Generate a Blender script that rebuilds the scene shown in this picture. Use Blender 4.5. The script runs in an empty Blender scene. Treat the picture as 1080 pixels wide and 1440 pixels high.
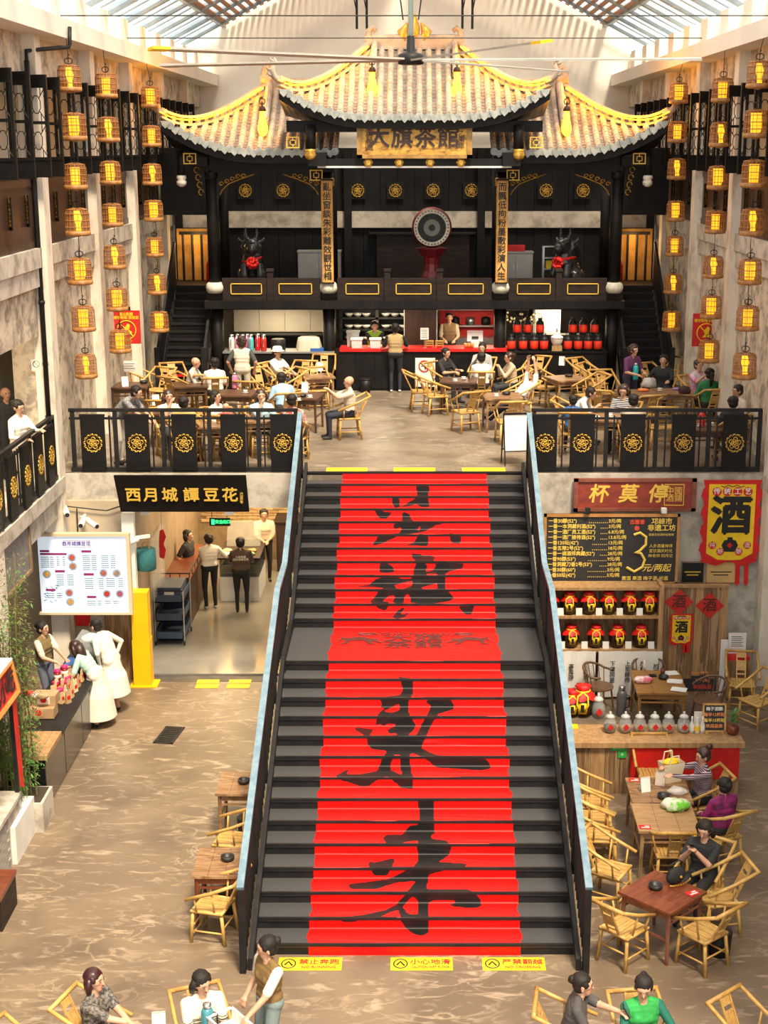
import bpy, math, random
import numpy as np
from mathutils import Vector, Matrix, noise as mnoise
R = math.radians; PI = math.pi
random.seed(7)
scene = bpy.context.scene
COL = scene.collection
# ---------------------------------------------------------------- camera
F = 2050.; CX = 583.; CY = 720.; TILT = math.atan(512 / 2050.); ZC = 9.6
cam = bpy.data.objects.new('camera', bpy.data.cameras.new('camera')); COL.objects.link(cam)
cam.location = (0, 0, ZC); cam.rotation_euler = (PI / 2 - TILT, 0, 0)
cam.data.sensor_fit = 'VERTICAL'; cam.data.sensor_height = 24; cam.data.lens = 24 * F / 1440
cam.data.shift_x = -(CX - 540) / 1440; cam.data.clip_end = 300
scene.camera = cam
# ---------------------------------------------------------------- world, sun, exposure
w = bpy.data.worlds.new('sky'); scene.world = w; w.use_nodes = True
wn = w.node_tree.nodes; wl = w.node_tree.links
wn['Background'].inputs[0].default_value = (1.0, .965, .91, 1)
wn['Background'].inputs[1].default_value = 1.55
sd = bpy.data.lights.new('sun', 'SUN'); sd.energy = 6.2; sd.angle = R(11); sd.color = (1, .84, .62)
sun = bpy.data.objects.new('sun', sd); COL.objects.link(sun); sun.rotation_euler = (R(27), R(13), 0)
scene.view_settings.view_transform = 'Standard'; scene.view_settings.look = 'None'
scene.view_settings.exposure = 0.48; scene.view_settings.gamma = 1; scene.view_settings.use_curve_mapping = False
scene.cycles.max_bounces = 7; scene.cycles.transparent_max_bounces = 16
scene.cycles.sample_clamp_indirect = 6; scene.cycles.caustics_reflective = False; scene.cycles.caustics_refractive = False
# ---------------------------------------------------------------- pixel -> place
CT, ST = math.cos(TILT), math.sin(TILT)
def ray(x, y):
    v = (y - CY) / F
    return Vector(((x - CX) / F, CT - v * ST, -ST - v * CT))
CAMP = Vector((0, 0, ZC))
def atz(x, y, z): r = ray(x, y); return CAMP + r * ((z - ZC) / r.z)
def aty(x, y, Y): r = ray(x, y); return CAMP + r * (Y / r.y)
def atx(x, y, X): r = ray(x, y); return CAMP + r * (X / r.x)
def proj(X, Y, Z):
    z = Z - ZC; D = Y * CT - z * ST
    return CX + F * X / D, CY - F * (Y * ST + z * CT) / D
# ---------------------------------------------------------------- materials
MATS = {}
def mat(name, c, c2=None, scale=6., rough=.6, metal=0., bump=0., emit=0., detail=4., lo=.4, hi=.6, dist=0., stretch=None, spec=.5, c3=None, scale3=1., trans=0.):
    if name in MATS: return MATS[name]
    m = bpy.data.materials.new(name); m.use_nodes = True; nt = m.node_tree; n = nt.nodes; l = nt.links
    b = n['Principled BSDF']; b.inputs['Roughness'].default_value = rough; b.inputs['Metallic'].default_value = metal
    b.inputs['Specular IOR Level'].default_value = spec
    b.inputs['Base Color'].default_value = (*c, 1); m.diffuse_color = (*c, 1)
    if c2 or bump:
        tc = n.new('ShaderNodeTexCoord'); mp = n.new('ShaderNodeMapping'); l.new(tc.outputs['Object'], mp.inputs[0])
        if stretch: mp.inputs['Scale'].default_value = stretch
        nz = n.new('ShaderNodeTexNoise'); nz.inputs['Scale'].default_value = scale; nz.inputs['Detail'].default_value = detail
        nz.inputs['Distortion'].default_value = dist; nz.inputs['Roughness'].default_value = .62
        l.new(mp.outputs[0], nz.inputs['Vector'])
        if c2:
            rp = n.new('ShaderNodeMapRange'); rp.inputs[1].default_value = lo; rp.inputs[2].default_value = hi
            l.new(nz.outputs[0], rp.inputs[0])
            mx = n.new('ShaderNodeMix'); mx.data_type = 'RGBA'; mx.inputs[6].default_value = (*c, 1); mx.inputs[7].default_value = (*c2, 1)
            l.new(rp.outputs[0], mx.inputs[0]); out = mx.outputs[2]
            if c3:
                n3 = n.new('ShaderNodeTexNoise'); n3.inputs['Scale'].default_value = scale3; n3.inputs['Detail'].default_value = 6; n3.inputs['Distortion'].default_value = 1.2
                l.new(mp.outputs[0], n3.inputs['Vector'])
                r3 = n.new('ShaderNodeMapRange'); r3.inputs[1].default_value = .52; r3.inputs[2].default_value = .62; l.new(n3.outputs[0], r3.inputs[0])
                m3 = n.new('ShaderNodeMix'); m3.data_type = 'RGBA'; l.new(r3.outputs[0], m3.inputs[0]); l.new(out, m3.inputs[6]); m3.inputs[7].default_value = (*c3, 1); out = m3.outputs[2]
            l.new(out, b.inputs['Base Color'])
        if bump:
            bp = n.new('ShaderNodeBump'); bp.inputs['Strength'].default_value = bump; bp.inputs['Distance'].default_value = .02
            l.new(nz.outputs[0], bp.inputs['Height']); l.new(bp.outputs[0], b.inputs['Normal'])
    if emit:
        b.inputs['Emission Color'].default_value = (*c, 1); b.inputs['Emission Strength'].default_value = emit
    if trans:
        tr = n.new('ShaderNodeBsdfTransparent'); mxs = n.new('ShaderNodeMixShader'); mxs.inputs[0].default_value = trans
        l.new(b.outputs[0], mxs.inputs[1]); l.new(tr.outputs[0], mxs.inputs[2]); l.new(mxs.outputs[0], n['Material Output'].inputs[0])
    MATS[name] = m; return m
BLACK = mat('black lacquer', (.006, .0055, .0055), (.011, .010, .0095), 3, .5, bump=.08, spec=.22)
DARKW = mat('dark stained wood', (.016, .010, .008), (.030, .019, .015), 3, .55, stretch=(1, 1, 5), spec=.25)
BROWN = mat('red brown panel wood', (.075, .036, .022), (.045, .022, .015), 2.5, .4, stretch=(4, 4, .6))
METAL = mat('black painted steel', (.010, .0095, .010), (.017, .016, .016), 5, .5, spec=.3)
STEPM = mat('ribbed charcoal tread', (.050, .048, .050), (.075, .072, .073), 40, .55, stretch=(6, .5, 1), bump=.25, spec=.35)
PLAST = mat('peeling plaster', (.66, .56, .43), (.30, .25, .19), 2.6, .85, bump=.35, detail=10, lo=.46, hi=.58, dist=.15, c3=(.50, .43, .34), scale3=4.5)
PLASTW = mat('pale column plaster', (.78, .70, .58), (.50, .42, .33), 3., .85, bump=.2, detail=10, lo=.5, hi=.68, dist=.1, stretch=(1, 1, .45))
GREYC = mat('grey weathered concrete', (.56, .51, .43), (.33, .29, .24), 3., .85, bump=.25, detail=10, lo=.44, hi=.62, dist=.15)
CREAM = mat('cream painted wall', (.86, .82, .72), (.80, .75, .65), .5, .8)
GOLD = mat('gold leaf', (.78, .50, .10), (.55, .32, .05), 20, .38, metal=.6)
GOLDP = mat('gold paint', (.85, .55, .08), rough=.5)
RED = mat('red cloth', (.70, .012, .008), (.55, .008, .006), 4, .55)
REDP = mat('red print', (.62, .02, .015), (.5, .015, .01), 3, .6)
YELLOW = mat('yellow print', (.90, .62, .02), (.82, .52, .01), 4, .6)
INK = mat('black ink', (.01, .01, .01), rough=.6)
WHITE = mat('white paint', (.82, .81, .78), (.74, .72, .68), 3, .55)
PAPER = mat('white paper', (.85, .84, .80), (.78, .75, .68), 2, .8)
BAMBOO = mat('pale bamboo', (.60, .36, .10), (.38, .19, .045), 9, .42, lo=.4, hi=.7)
BAMBOO2 = mat('golden bamboo', (.68, .43, .13), (.48, .26, .065), 7, .4, lo=.4, hi=.7)
CANE = mat('split bamboo seat', (.64, .40, .13), (.44, .24, .065), 14, .5, stretch=(8, 1, 1))
WOODT = mat('worn table wood', (.30, .165, .075), (.17, .085, .04), 4, .45, stretch=(1, 8, 1), bump=.1, c3=(.42, .26, .13), scale3=3)
WOODR = mat('red varnished wood', (.20, .055, .025), (.13, .03, .015), 3, .28, stretch=(1, 7, 1))
WOODP = mat('pine plank', (.48, .29, .13), (.34, .19, .08), 3, .55, stretch=(5, 5, .6), bump=.1)
WOODO = mat('old plank', (.27, .155, .07), (.16, .085, .04), 3, .6, stretch=(6, 6, .5), bump=.15, c3=(.38, .25, .13), scale3=2)
CHROME = mat('brushed steel', (.55, .56, .57), rough=.3, metal=.9)
STONE = mat('pale carved stone', (.72, .70, .60), (.58, .56, .47), 9, .7, bump=.3)
TILE = mat('clay roof tile', (.44, .37, .30), (.26, .21, .17), 3.5, .7, detail=6, lo=.4, hi=.66)
TILEC = mat('glazed grey tile end', (.27, .30, .29), (.40, .42, .39), 6, .55)
GLASS = mat('clear glass', (.75, .80, .80), rough=.06, trans=.72)
# ---------------------------------------------------------------- mesh builder
class MB:
    def __init__(s): s.v = []; s.f = []; s.m = []; s.mi = 0
    def add(s, vs, fs):
        o = len(s.v); s.v += [tuple(v) for v in vs]; s.f += [tuple(i + o for i in f) for f in fs]; s.m += [s.mi] * len(fs); return s
    def box(s, a, b, M=None):
        x0, y0, z0 = a; x1, y1, z1 = b
        vs = [(x0, y0, z0), (x1, y0, z0), (x1, y1, z0), (x0, y1, z0), (x0, y0, z1), (x1, y0, z1), (x1, y1, z1), (x0, y1, z1)]
        if M is not None: vs = [M @ Vector(v) for v in vs]
        return s.add(vs, [(0, 3, 2, 1), (4, 5, 6, 7), (0, 1, 5, 4), (1, 2, 6, 5), (2, 3, 7, 6), (3, 0, 4, 7)])
    def cbox(s, c, d, rz=0, rx=0, ry=0):
        M = Matrix.Translation(c) @ Matrix.Rotation(rz, 4, 'Z') @ Matrix.Rotation(ry, 4, 'Y') @ Matrix.Rotation(rx, 4, 'X')
        h = Vector(d) / 2; return s.box(-h, h, M)
    def tube(s, pts, r, n=8, r1=None, cap=True, up=None):
        pts = [Vector(p) for p in pts]; k = len(pts)
        rs = r if isinstance(r, (list, tuple)) else [r + ((r1 if r1 is not None else r) - r) * i / max(1, k - 1) for i in range(k)]
        vs = []; fs = []; pn = None
        for i, p in enumerate(pts):
            t = (pts[min(i + 1, k - 1)] - pts[max(i - 1, 0)])
            if t.length < 1e-9: t = Vector((0, 0, 1))
            t.normalize()
            if pn is None:
                a = Vector((0, 0, 1)) if abs(t.z) < .9 else Vector((1, 0, 0))
                pn = t.cross(a).normalized()
            else:
                pn = (pn - t * pn.dot(t)); pn = pn.normalized() if pn.length > 1e-6 else t.orthogonal().normalized()
            bn = t.cross(pn)
            for j in range(n):
                a = 2 * PI * j / n; vs.append(p + (pn * math.cos(a) + bn * math.sin(a)) * rs[i])
        for i in range(k - 1):
            for j in range(n):
                fs.append((i * n + j, i * n + (j + 1) % n, (i + 1) * n + (j + 1) % n, (i + 1) * n + j))
        if cap: fs.append(tuple(range(n))[::-1]); fs.append(tuple((k - 1) * n + j for j in range(n)))
        return s.add(vs, fs)
    def lathe(s, prof, n=16, c=(0, 0, 0), M=None):
        vs = []; fs = []; k = len(prof)
        for r, z in prof:
            for j in range(n):
                a = 2 * PI * j / n; v = Vector((r * math.cos(a), r * math.sin(a), z)); v = M @ v if M is not None else v
                vs.append(v + Vector(c))
        for i in range(k - 1):
            for j in range(n): fs.append((i * n + j, i * n + (j + 1) % n, (i + 1) * n + (j + 1) % n, (i + 1) * n + j))
        fs.append(tuple(range(n))[::-1]); fs.append(tuple((k - 1) * n + j for j in range(n)))
        return s.add(vs, fs)
    def prism(s, poly, d, M):            # poly in local xy, thickness d along +z, matrix M
        k = len(poly); vs = [M @ Vector((x, y, 0)) for x, y in poly] + [M @ Vector((x, y, d)) for x, y in poly]
        fs = [tuple(range(k))[::-1], tuple(range(k, 2 * k))] + [(i, (i + 1) % k, k + (i + 1) % k, k + i) for i in range(k)]
        return s.add(vs, fs)
    def ball(s, c, r, n=10, m=6, M=None):
        rx, ry, rz = r if isinstance(r, (tuple, list)) else (r, r, r); vs = [(0, 0, -1)]; fs = []
        for i in range(1, m):
            a = -PI / 2 + PI * i / m
            for j in range(n): b = 2 * PI * j / n; vs.append((math.cos(a) * math.cos(b), math.cos(a) * math.sin(b), math.sin(a)))
        vs.append((0, 0, 1)); t = len(vs) - 1
        for j in range(n):
            fs.append((0, 1 + (j + 1) % n, 1 + j)); fs.append((t, 1 + (m - 2) * n + j, 1 + (m - 2) * n + (j + 1) % n))
            for i in range(m - 2): fs.append((1 + i * n + j, 1 + i * n + (j + 1) % n, 1 + (i + 1) * n + (j + 1) % n, 1 + (i + 1) * n + j))
        out = []
        for v in vs:
            q = Vector((v[0] * rx, v[1] * ry, v[2] * rz)); q = M @ q if M is not None else q; out.append(q + Vector(c))
        return s.add(out, fs)
    def mesh(s, name, mats, smooth=False):
        me = bpy.data.meshes.new(name); me.from_pydata(s.v, [], s.f)
        for m in (mats if isinstance(mats, (list, tuple)) else [mats]): me.materials.append(m)
        if any(s.m): me.polygons.foreach_set('material_index', s.m)
        if smooth: me.polygons.foreach_set('use_smooth', [True] * len(s.f)); 
        me.update(); return me
    def build(s, name, mats, parent=None, smooth=False, loc=None, **tags):
        return link(name, s.mesh(name, mats, smooth), parent, loc, **tags)
def link(name, me, parent=None, loc=None, rot=None, **tags):
    o = bpy.data.objects.new(name, me); COL.objects.link(o)
    if parent is not None: o.parent = parent
    if loc is not None: o.location = loc
    if rot is not None: o.rotation_euler = rot
    for k, v in tags.items(): o[k] = v
    return o
def thing(name, label, cat, loc=(0, 0, 0), rz=0, group=None):
    o = bpy.data.objects.new(name, None); COL.objects.link(o); o.empty_display_size = .1
    o.location = loc; o.rotation_euler = (0, 0, rz); o['label'] = label; o['category'] = cat
    if group: o['group'] = group
    return o
def tag(o, label, cat, group=None):
    o['label'] = label; o['category'] = cat
    if group: o['group'] = group
    return o
def dup(root, loc, rz, label=None, group=None, rot=None, scale=None):
    def cp(o, par):
        c = o.copy(); COL.objects.link(c)
        if par is not None: c.parent = par; c.matrix_parent_inverse = o.matrix_parent_inverse
        for ch in KIDS.get(o.name, None) or list(o.children): cp(ch, c)
        return c
    r = cp(root, None); r.location = loc; r.rotation_euler = rot if rot else (0, 0, rz)
    if scale: r.scale = scale
    if label: r['label'] = label
    if group: r['group'] = group
    return r
KIDS = {}
NTH = ['first', 'second', 'third', 'fourth', 'fifth', 'sixth', 'seventh', 'eighth']
def struct(name, mb, m, parent=None, smooth=False):
    return mb.build(name, m, parent, smooth, kind='structure') if parent is None else mb.build(name, m, parent, smooth)
def text(name, body, size, m, parent, loc, rot=(PI / 2, 0, 0), off=0., ext=.004, align='CENTER', sx=1., shear=0, vert=False, spacing=1., res=2, line=1.):
    c = bpy.data.curves.new(name, 'FONT')
    if vert: body = '\n'.join(body)
    c.body = body; c.size = size; c.extrude = ext; c.resolution_u = res; c.align_x = align; c.align_y = 'CENTER'
    c.shear = shear; c.space_character = spacing; c.space_line = line
    o = bpy.data.objects.new(name, c); COL.objects.link(o)
    me = bpy.data.meshes.new_from_object(o.evaluated_get(bpy.context.evaluated_depsgraph_get()))
    bpy.data.objects.remove(o); bpy.data.curves.remove(c)
    if off:                                   # heavier stroke: shifted copies of the outline
        nv = len(me.vertices); co = np.empty(nv * 3); me.vertices.foreach_get('co', co); co = co.reshape(-1, 3)
        fc = [tuple(p.vertices) for p in me.polygons]; vv = []; ff = []; r_ = off * size * 1.1
        for k, (dx, dy) in enumerate(((0, 0), (1, 0), (-1, 0), (0, 1), (0, -1))):
            q = co.copy(); q[:, 0] += dx * r_; q[:, 1] += dy * r_; q[:, 2] += k * .0002; vv.append(q); ff += [tuple(i + k * nv for i in f) for f in fc]
        bpy.data.meshes.remove(me); me = bpy.data.meshes.new(name); me.from_pydata(np.concatenate(vv).tolist(), [], ff)
    me.materials.clear(); me.materials.append(m); me.name = name
    ob = link(name, me, parent, loc, rot); ob.scale = (sx, 1, 1); return ob
def XZ(x=0, y=0, z=0):                   # local xy -> world XZ, thickness towards -Y
    return Matrix(((1, 0, 0, x), (0, 0, -1, y), (0, 1, 0, z), (0, 0, 0, 1)))
# ================================================================ structure
H1 = 3.9; H2 = 6.25; WX = 6.5; Y0 = 25.8; YB = 46.
# floor: polished concrete with trowel swirls
def floor_mat(name, base, dark, light, rough):
    m = bpy.data.materials.new(name); m.use_nodes = True; nt = m.node_tree; n = nt.nodes; l = nt.links; b = n['Principled BSDF']
    tc = n.new('ShaderNodeTexCoord')
    def nz(sc, det, dis, st=None):
        mp = n.new('ShaderNodeMapping'); l.new(tc.outputs['Object'], mp.inputs[0])
        if st: mp.inputs['Scale'].default_value = st
        q = n.new('ShaderNodeTexNoise'); q.inputs['Scale'].default_value = sc; q.inputs['Detail'].default_value = det; q.inputs['Distortion'].default_value = dis
        l.new(mp.outputs[0], q.inputs['Vector']); return q.outputs[0]
    def rng(s, a, c):
        r = n.new('ShaderNodeMapRange'); r.inputs[1].default_value = a; r.inputs[2].default_value = c; l.new(s, r.inputs[0]); return r.outputs[0]
    def mix(f, a, c):
        x = n.new('ShaderNodeMix'); x.data_type = 'RGBA'; l.new(f, x.inputs[0])
        for i, q in ((6, a), (7, c)):
            if isinstance(q, tuple): x.inputs[i].default_value = (*q, 1)
            else: l.new(q, x.inputs[i])
        return x.outputs[2]
    c1 = mix(rng(nz(.55, 6, 1.), .38, .62), base, dark)
    st = nz(1.3, 12, 1.1, (1.0, 2.0, 1)); a = n.new('ShaderNodeMath'); a.operation = 'SUBTRACT'; l.new(st, a.inputs[0]); a.inputs[1].default_value = .5
    ab = n.new('ShaderNodeMath'); ab.operation = 'ABSOLUTE'; l.new(a.outputs[0], ab.inputs[0])
    s1 = rng(ab.outputs[0], .03, .0); mk = rng(nz(.5, 5, .8), .44, .62)
    mm = n.new('ShaderNodeMath'); mm.operation = 'MULTIPLY'; l.new(s1, mm.inputs[0]); l.new(mk, mm.inputs[1]); mh = n.new('ShaderNodeMath'); mh.operation = 'MULTIPLY'; l.new(mm.outputs[0], mh.inputs[0]); mh.inputs[1].default_value = .5; mm = mh
    c2 = mix(mm.outputs[0], c1, light)
    s2 = rng(nz(3.4, 12, .9, (.8, 2.2, 1)), .56, .72); m2 = n.new('ShaderNodeMath'); m2.operation = 'MULTIPLY'; l.new(s2, m2.inputs[0]); m2.inputs[1].default_value = .6
    c3 = mix(m2.outputs[0], c2, light); l.new(c3, b.inputs['Base Color'])
    r = n.new('ShaderNodeMapRange'); r.inputs[3].default_value = rough; r.inputs[4].default_value = rough + .2; l.new(nz(2, 4, .5), r.inputs[0]); l.new(r.outputs[0], b.inputs['Roughness'])
    bp = n.new('ShaderNodeBump'); bp.inputs['Strength'].default_value = .12; bp.inputs['Distance'].default_value = .01; l.new(nz(6, 6, 1), bp.inputs['Height']); l.new(bp.outputs[0], b.inputs['Normal'])
    return m
FLOORM = floor_mat('trowelled concrete floor', (.215, .155, .10), (.142, .10, .065), (.50, .39, .275), .36)
FLOORU = floor_mat('polished teahouse floor', (.25, .20, .145), (.145, .115, .085), (.46, .39, .30), .24)
SHOPF = mat('grey epoxy floor', (.24, .23, .205), (.20, .19, .17), 1, .12)
mb = MB(); mb.box((-9.5, 0, -.2), (9.5, Y0, 0)); struct('floor', mb, FLOORM)
mb = MB(); mb.box((-5.2, Y0, -.2), (9.5, 37, .03)); struct('floor', mb, SHOPF)
mb = MB(); mb.box((-9.5, Y0, 3.45), (9.5, YB, H1)); struct('floor', mb, FLOORU)
# front faces of the upper floor
mb = MB(); mb.box((-WX, Y0 - .06, 3.25), (-2.0, Y0 + .14, H1 - .02)); struct('wall_mezzanine', mb, GREYC)
mb = MB(); mb.box((2.0, Y0 - .06, 0), (WX + 1.5, Y0 + .14, H1 - .02)); struct('wall_wine', mb, GREYC)
# left gallery slab and beam
mb = MB(); mb.box((-10, 2, 3.2), (-6.36, Y0 - .3, H1 - .25)); mb.box((-10, 2, H1 - .25), (-6.26, Y0 - .3, H1)); struct('floor', mb, GREYC)
mb = MB(); mb.box((6.36, 2, 3.2), (10, Y0 - .3, H1 - .25)); mb.box((6.26, 2, H1 - .25), (10, Y0 - .3, H1)); struct('floor', mb, GREYC)
COLY = [8.8, 13, 17.2, 21.3, 25.42, 29.65, 33.65, 37.85, 42.]
for sx, side in ((-1, 'left'), (1, 'right')):
    wl_ = MB()
    def wb(y0, y1, z0, z1, x0=WX, x1=WX + .3): wl_.box((min(sx * x0, sx * x1), y0, z0), (max(sx * x0, sx * x1), y1, z1))
    for a, c in zip(COLY[4:], COLY[5:] + [YB]):                  # infill bays, doors beside columns B and C
        g = .0 if a < 26 else .55
        if a < 41: wb(a + .2 + g, c - .2, H1, 7.4); wb(a + .2, a + .2 + g, 6.1, 7.4) if g else None
        else: wb(a + .2, c, H1, 7.4)
    wb(2, 25.25, 6.45, 7.4)
    wl_.box((min(sx * 6.4, sx * 7.0), 25.25, H1), (max(sx * 6.4, sx * 7.0), 25.4, 7.4))
    wb(2, YB, 10.8, 11.7, WX, WX + .3)
    struct('wall_' + side, wl_, PLAST)
    wb2 = MB(); wb2.box((min(sx * 8.6, sx * 8.9), 2, H1), (max(sx * 8.6, sx * 8.9), YB, 12)); struct('wall_' + side + '_gallery', wb2, CREAM)
    lw = MB(); lw.box((min(sx * 9.2, sx * 9.5), 2, 0), (max(sx * 9.2, sx * 9.5), Y0, 3.3)); struct('wall_' + side + '_lower', lw, GREYC)
    cw = MB()
    for k, y in enumerate(COLY):
        cm = MB(); cm.box((min(sx * 6.28, sx * 6.6), y - .2, 0), (max(sx * 6.28, sx * 6.6), y + .2, 11.5)); struct('trim_%d' % (k + 1 + (20 if sx > 0 else 0)), cm, PLASTW)
    lg = MB(); lg.box((min(sx * 6.4, sx * 7), 2, 7.3), (max(sx * 6.4, sx * 7), YB, 7.62)); lg.box((min(sx * 6.36, sx * 8.6), 2, 7.62), (max(sx * 6.36, sx * 8.6), YB, 7.95))
    struct('trim_%d' % (50 + sx), lg, GREYC)
    bm_ = MB(); bm_.box((min(sx * 5.95, sx * 6.8), 2, 11.42), (max(sx * 5.95, sx * 6.8), YB, 11.74)); struct('trim_%d' % (60 + sx), bm_, CREAM)
    gr = MB(); gr.box((min(sx * 6.8, sx * 9.5), 2, 12.3), (max(sx * 6.8, sx * 9.5), YB, 12.4)); struct('ceiling', gr, CREAM)  # unseen roof slab added over the galleries to keep them dim
    # parapet blocks under the skylight
    pb = MB(); pb.box((min(sx * 6.5, sx * 7.3), 2, 11.7), (max(sx * 6.5, sx * 7.3), YB, 12.35))
    for y in np.arange(3, 45, 2.1): pb.box((min(sx * 6.2, sx * 6.5), y, 11.74), (max(sx * 6.2, sx * 6.5), y + .75, 12.28))
    struct('wall_' + side + '_parapet', pb, CREAM)
# back wall with gable
mb = MB(); mb.prism([(-9.5, H1), (9.5, H1), (9.5, 12.4), (7.3, 12.4), (0, 16.1), (-7.3, 12.4), (-9.5, 12.4)], -.3, XZ(0, YB, 0)); struct('wall_back', mb, CREAM)
# ---------------------------------------------------------------- roof: glazed slopes, slatted timber towards the back
SLT = (16.1 - 12.35) / 7.3
def rz(x): return 12.4 + (7.3 - abs(x)) * SLT
RAFT = mat('blue grey steel rafter', (.20, .27, .34), (.27, .33, .38), 2, .4)
SLAT = mat('orange timber slat', (.42, .17, .05), (.30, .11, .03), 2, .5, stretch=(1, 4, 1))
ROOFG = mat('skylight glass', (.80, .86, .88), rough=.1, trans=.86)
ceil = thing('ceiling', 'steel framed skylight roof with orange timber slats near the ridge', 'roof'); ceil['kind'] = 'structure'
del ceil['category']
for sx in (-1, 1):
    for k, y in enumerate(np.arange(3, 46, 2.1)):
        g = MB(); x1 = 5.75 if y > 33 else .3  # unseen nearer roof glazed full width to let daylight in
        g.add([(sx * 7.3, y, rz(7.3) + .06), (sx * x1, y, rz(x1) + .06), (sx * x1, y + 2.1, rz(x1) + .06), (sx * 7.3, y + 2.1, rz(7.3) + .06)], [(0, 1, 2, 3)]); g.build('pane', ROOFG, ceil)
        r = MB(); r.tube([(sx * 7.3, y, rz(7.3) - .05), (sx * .2, y, rz(.2) - .05)], .09, 8); r.build('rafter', RAFT, ceil)
        for q in (.7, 1.4):
            r = MB(); r.tube([(sx * 7.3, y + q, rz(7.3)), (sx * 5.7, y + q, rz(5.7))], .035, 6); r.build('glazing_bar', RAFT, ceil)
    e = MB(); e.cbox((sx * 5.72, 24.5, rz(5.72) - .03), (.12, 43, .16)); e.cbox((sx * 7.25, 24.5, rz(7.25)), (.12, 43, .14)); e.build('purlin', RAFT, ceil)
    for k in range(26):
        x = 5.6 - k * .21; s = MB(); s.cbox((sx * x, 39.6, rz(x) - .05), (.125, 12.6, .05), ry=sx * math.atan(SLT)); s.build('slat', SLAT, ceil)
    bk = MB(); bk.add([(sx * 5.75, 33.3, rz(5.75) + .12), (0, 33.3, rz(0) + .12), (0, 46, rz(0) + .12), (sx * 5.75, 46, rz(5.75) + .12)], [(0, 1, 2, 3)]); bk.build('pane', ROOFG, ceil)
for k, y in enumerate((22, 27.5, 33.)):
    for dz in (0,):
        t = MB(); t.tube([(-7., y, 11.9), (7., y, 11.9)], .012, 6); struct('trim_%d' % (70 + k), t, METAL)
# ---------------------------------------------------------------- staircase
NL, NU, RS = 14, 12, .15
YS0, YL0, YL1 = 16.02, 20.75, 22.33
T1 = (YL0 - YS0) / (NL - 1); T2 = (Y0 - YL1) / (NU - 1)
NOS = [(YS0 + T1 * k, RS * (k + 1)) for k in range(NL)] + [(YL1 + T2 * k, RS * (NL + 1 + k)) for k in range(NU)]
st = thing('staircase', 'wide black steel staircase with ribbed treads and handrails coloured with sky reflection', 'staircase', (0, YS0, 0))
def SL(o): o.location = (0, -YS0, 0); return o
for i, (y, z) in enumerate(NOS):
    yn = NOS[i + 1][0] if i + 1 < len(NOS) else Y0 + .5
    if i == len(NOS) - 1: yn = y + .06
    a = MB(); a.box((-1.96, y, z - .05), (1.96, yn + .02, z)); SL(a.build('landing' if i == NL - 1 else 'tread', STEPM, st))
    a = MB(); a.box((-1.96, y + .015, z - RS), (1.96, y + .03, z - .05)); SL(a.build('riser', METAL, st))
    a = MB(); a.box((-1.96, y - .012, z - .028), (1.96, y + .02, z + .006)); SL(a.build('nosing', METAL, st))
def nosz(y):
    if y <= YS0: return RS + (y - YS0) * RS / T1
    if y <= YL0: return RS + (y - YS0) * RS / T1
    if y <= YL1: return NL * RS + (y - YL0) * 0
    return RS * (NL + 1) + (y - YL1) * RS / T2
RAILSKY = mat('rail top sky reflection blue', (.13, .22, .29), (.2, .29, .35), 8, .5, spec=.3)  # blue of the reflected sky is put into the rail colour
for sx in (-1, 1):
    g = MB()
    pl = [(YS0 - .35, -.0), (YL0 - .1, nosz(YL0 - .1)), (YL1 - .2, NL * RS + .05), (Y0 + .1, H1)]
    for (ya, za), (yb, zb) in zip(pl, pl[1:]):
        g.add([(sx * X, y, z + d) for X in (1.94, 2.0) for (y, z) in ((ya, za), (yb, zb)) for d in (-.22 if za > .3 else -.0, .16)], [(0, 2, 3, 1), (4, 5, 7, 6), (1, 3, 7, 5), (0, 4, 6, 2), (0, 1, 5, 4), (2, 6, 7, 3)])
    SL(g.build('stringer', METAL, st))
    hp = [(15.62, 1.12), (YL0 + .2, 3.17), (YL1 - .1, 3.2), (Y0 + .05, H1 + 1.06)]
    for (ya, za), (yb, zb) in zip(hp, hp[1:]):
        h = MB(); L = math.hypot(yb - ya, zb - za)
        h.cbox((sx * 2.06, (ya + yb) / 2, (za + zb) / 2), (.085, L + .02, .05), rx=math.atan2(zb - za, yb - ya)); SL(h.build('handrail', RAILSKY, st))
        h = MB(); h.cbox((sx * 2.055, (ya + yb) / 2, (za + zb) / 2 - .06), (.05, L, .07), rx=math.atan2(zb - za, yb - ya)); SL(h.build('under_rail', METAL, st))
    n = 78
    for k in range(n):
        y = 15.66 + (Y0 - 15.66) * k / (n - 1); zt = np.interp(y, [p[0] for p in hp], [p[1] for p in hp]); zb = max(0, np.interp(y, [p[0] for p in pl], [p[1] for p in pl]) - .05)
        if k == 0: zb = 0
        wd = .075 if k % 11 == 0 else .028
        b = MB(); b.cbox((sx * 2.055, y, (zt + zb) / 2 - .02), (wd * (1 if wd > .05 else .8), wd * 1.6, zt - zb - .03)); SL(b.build('newel_post' if wd > .05 else 'baluster', METAL, st))
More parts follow.
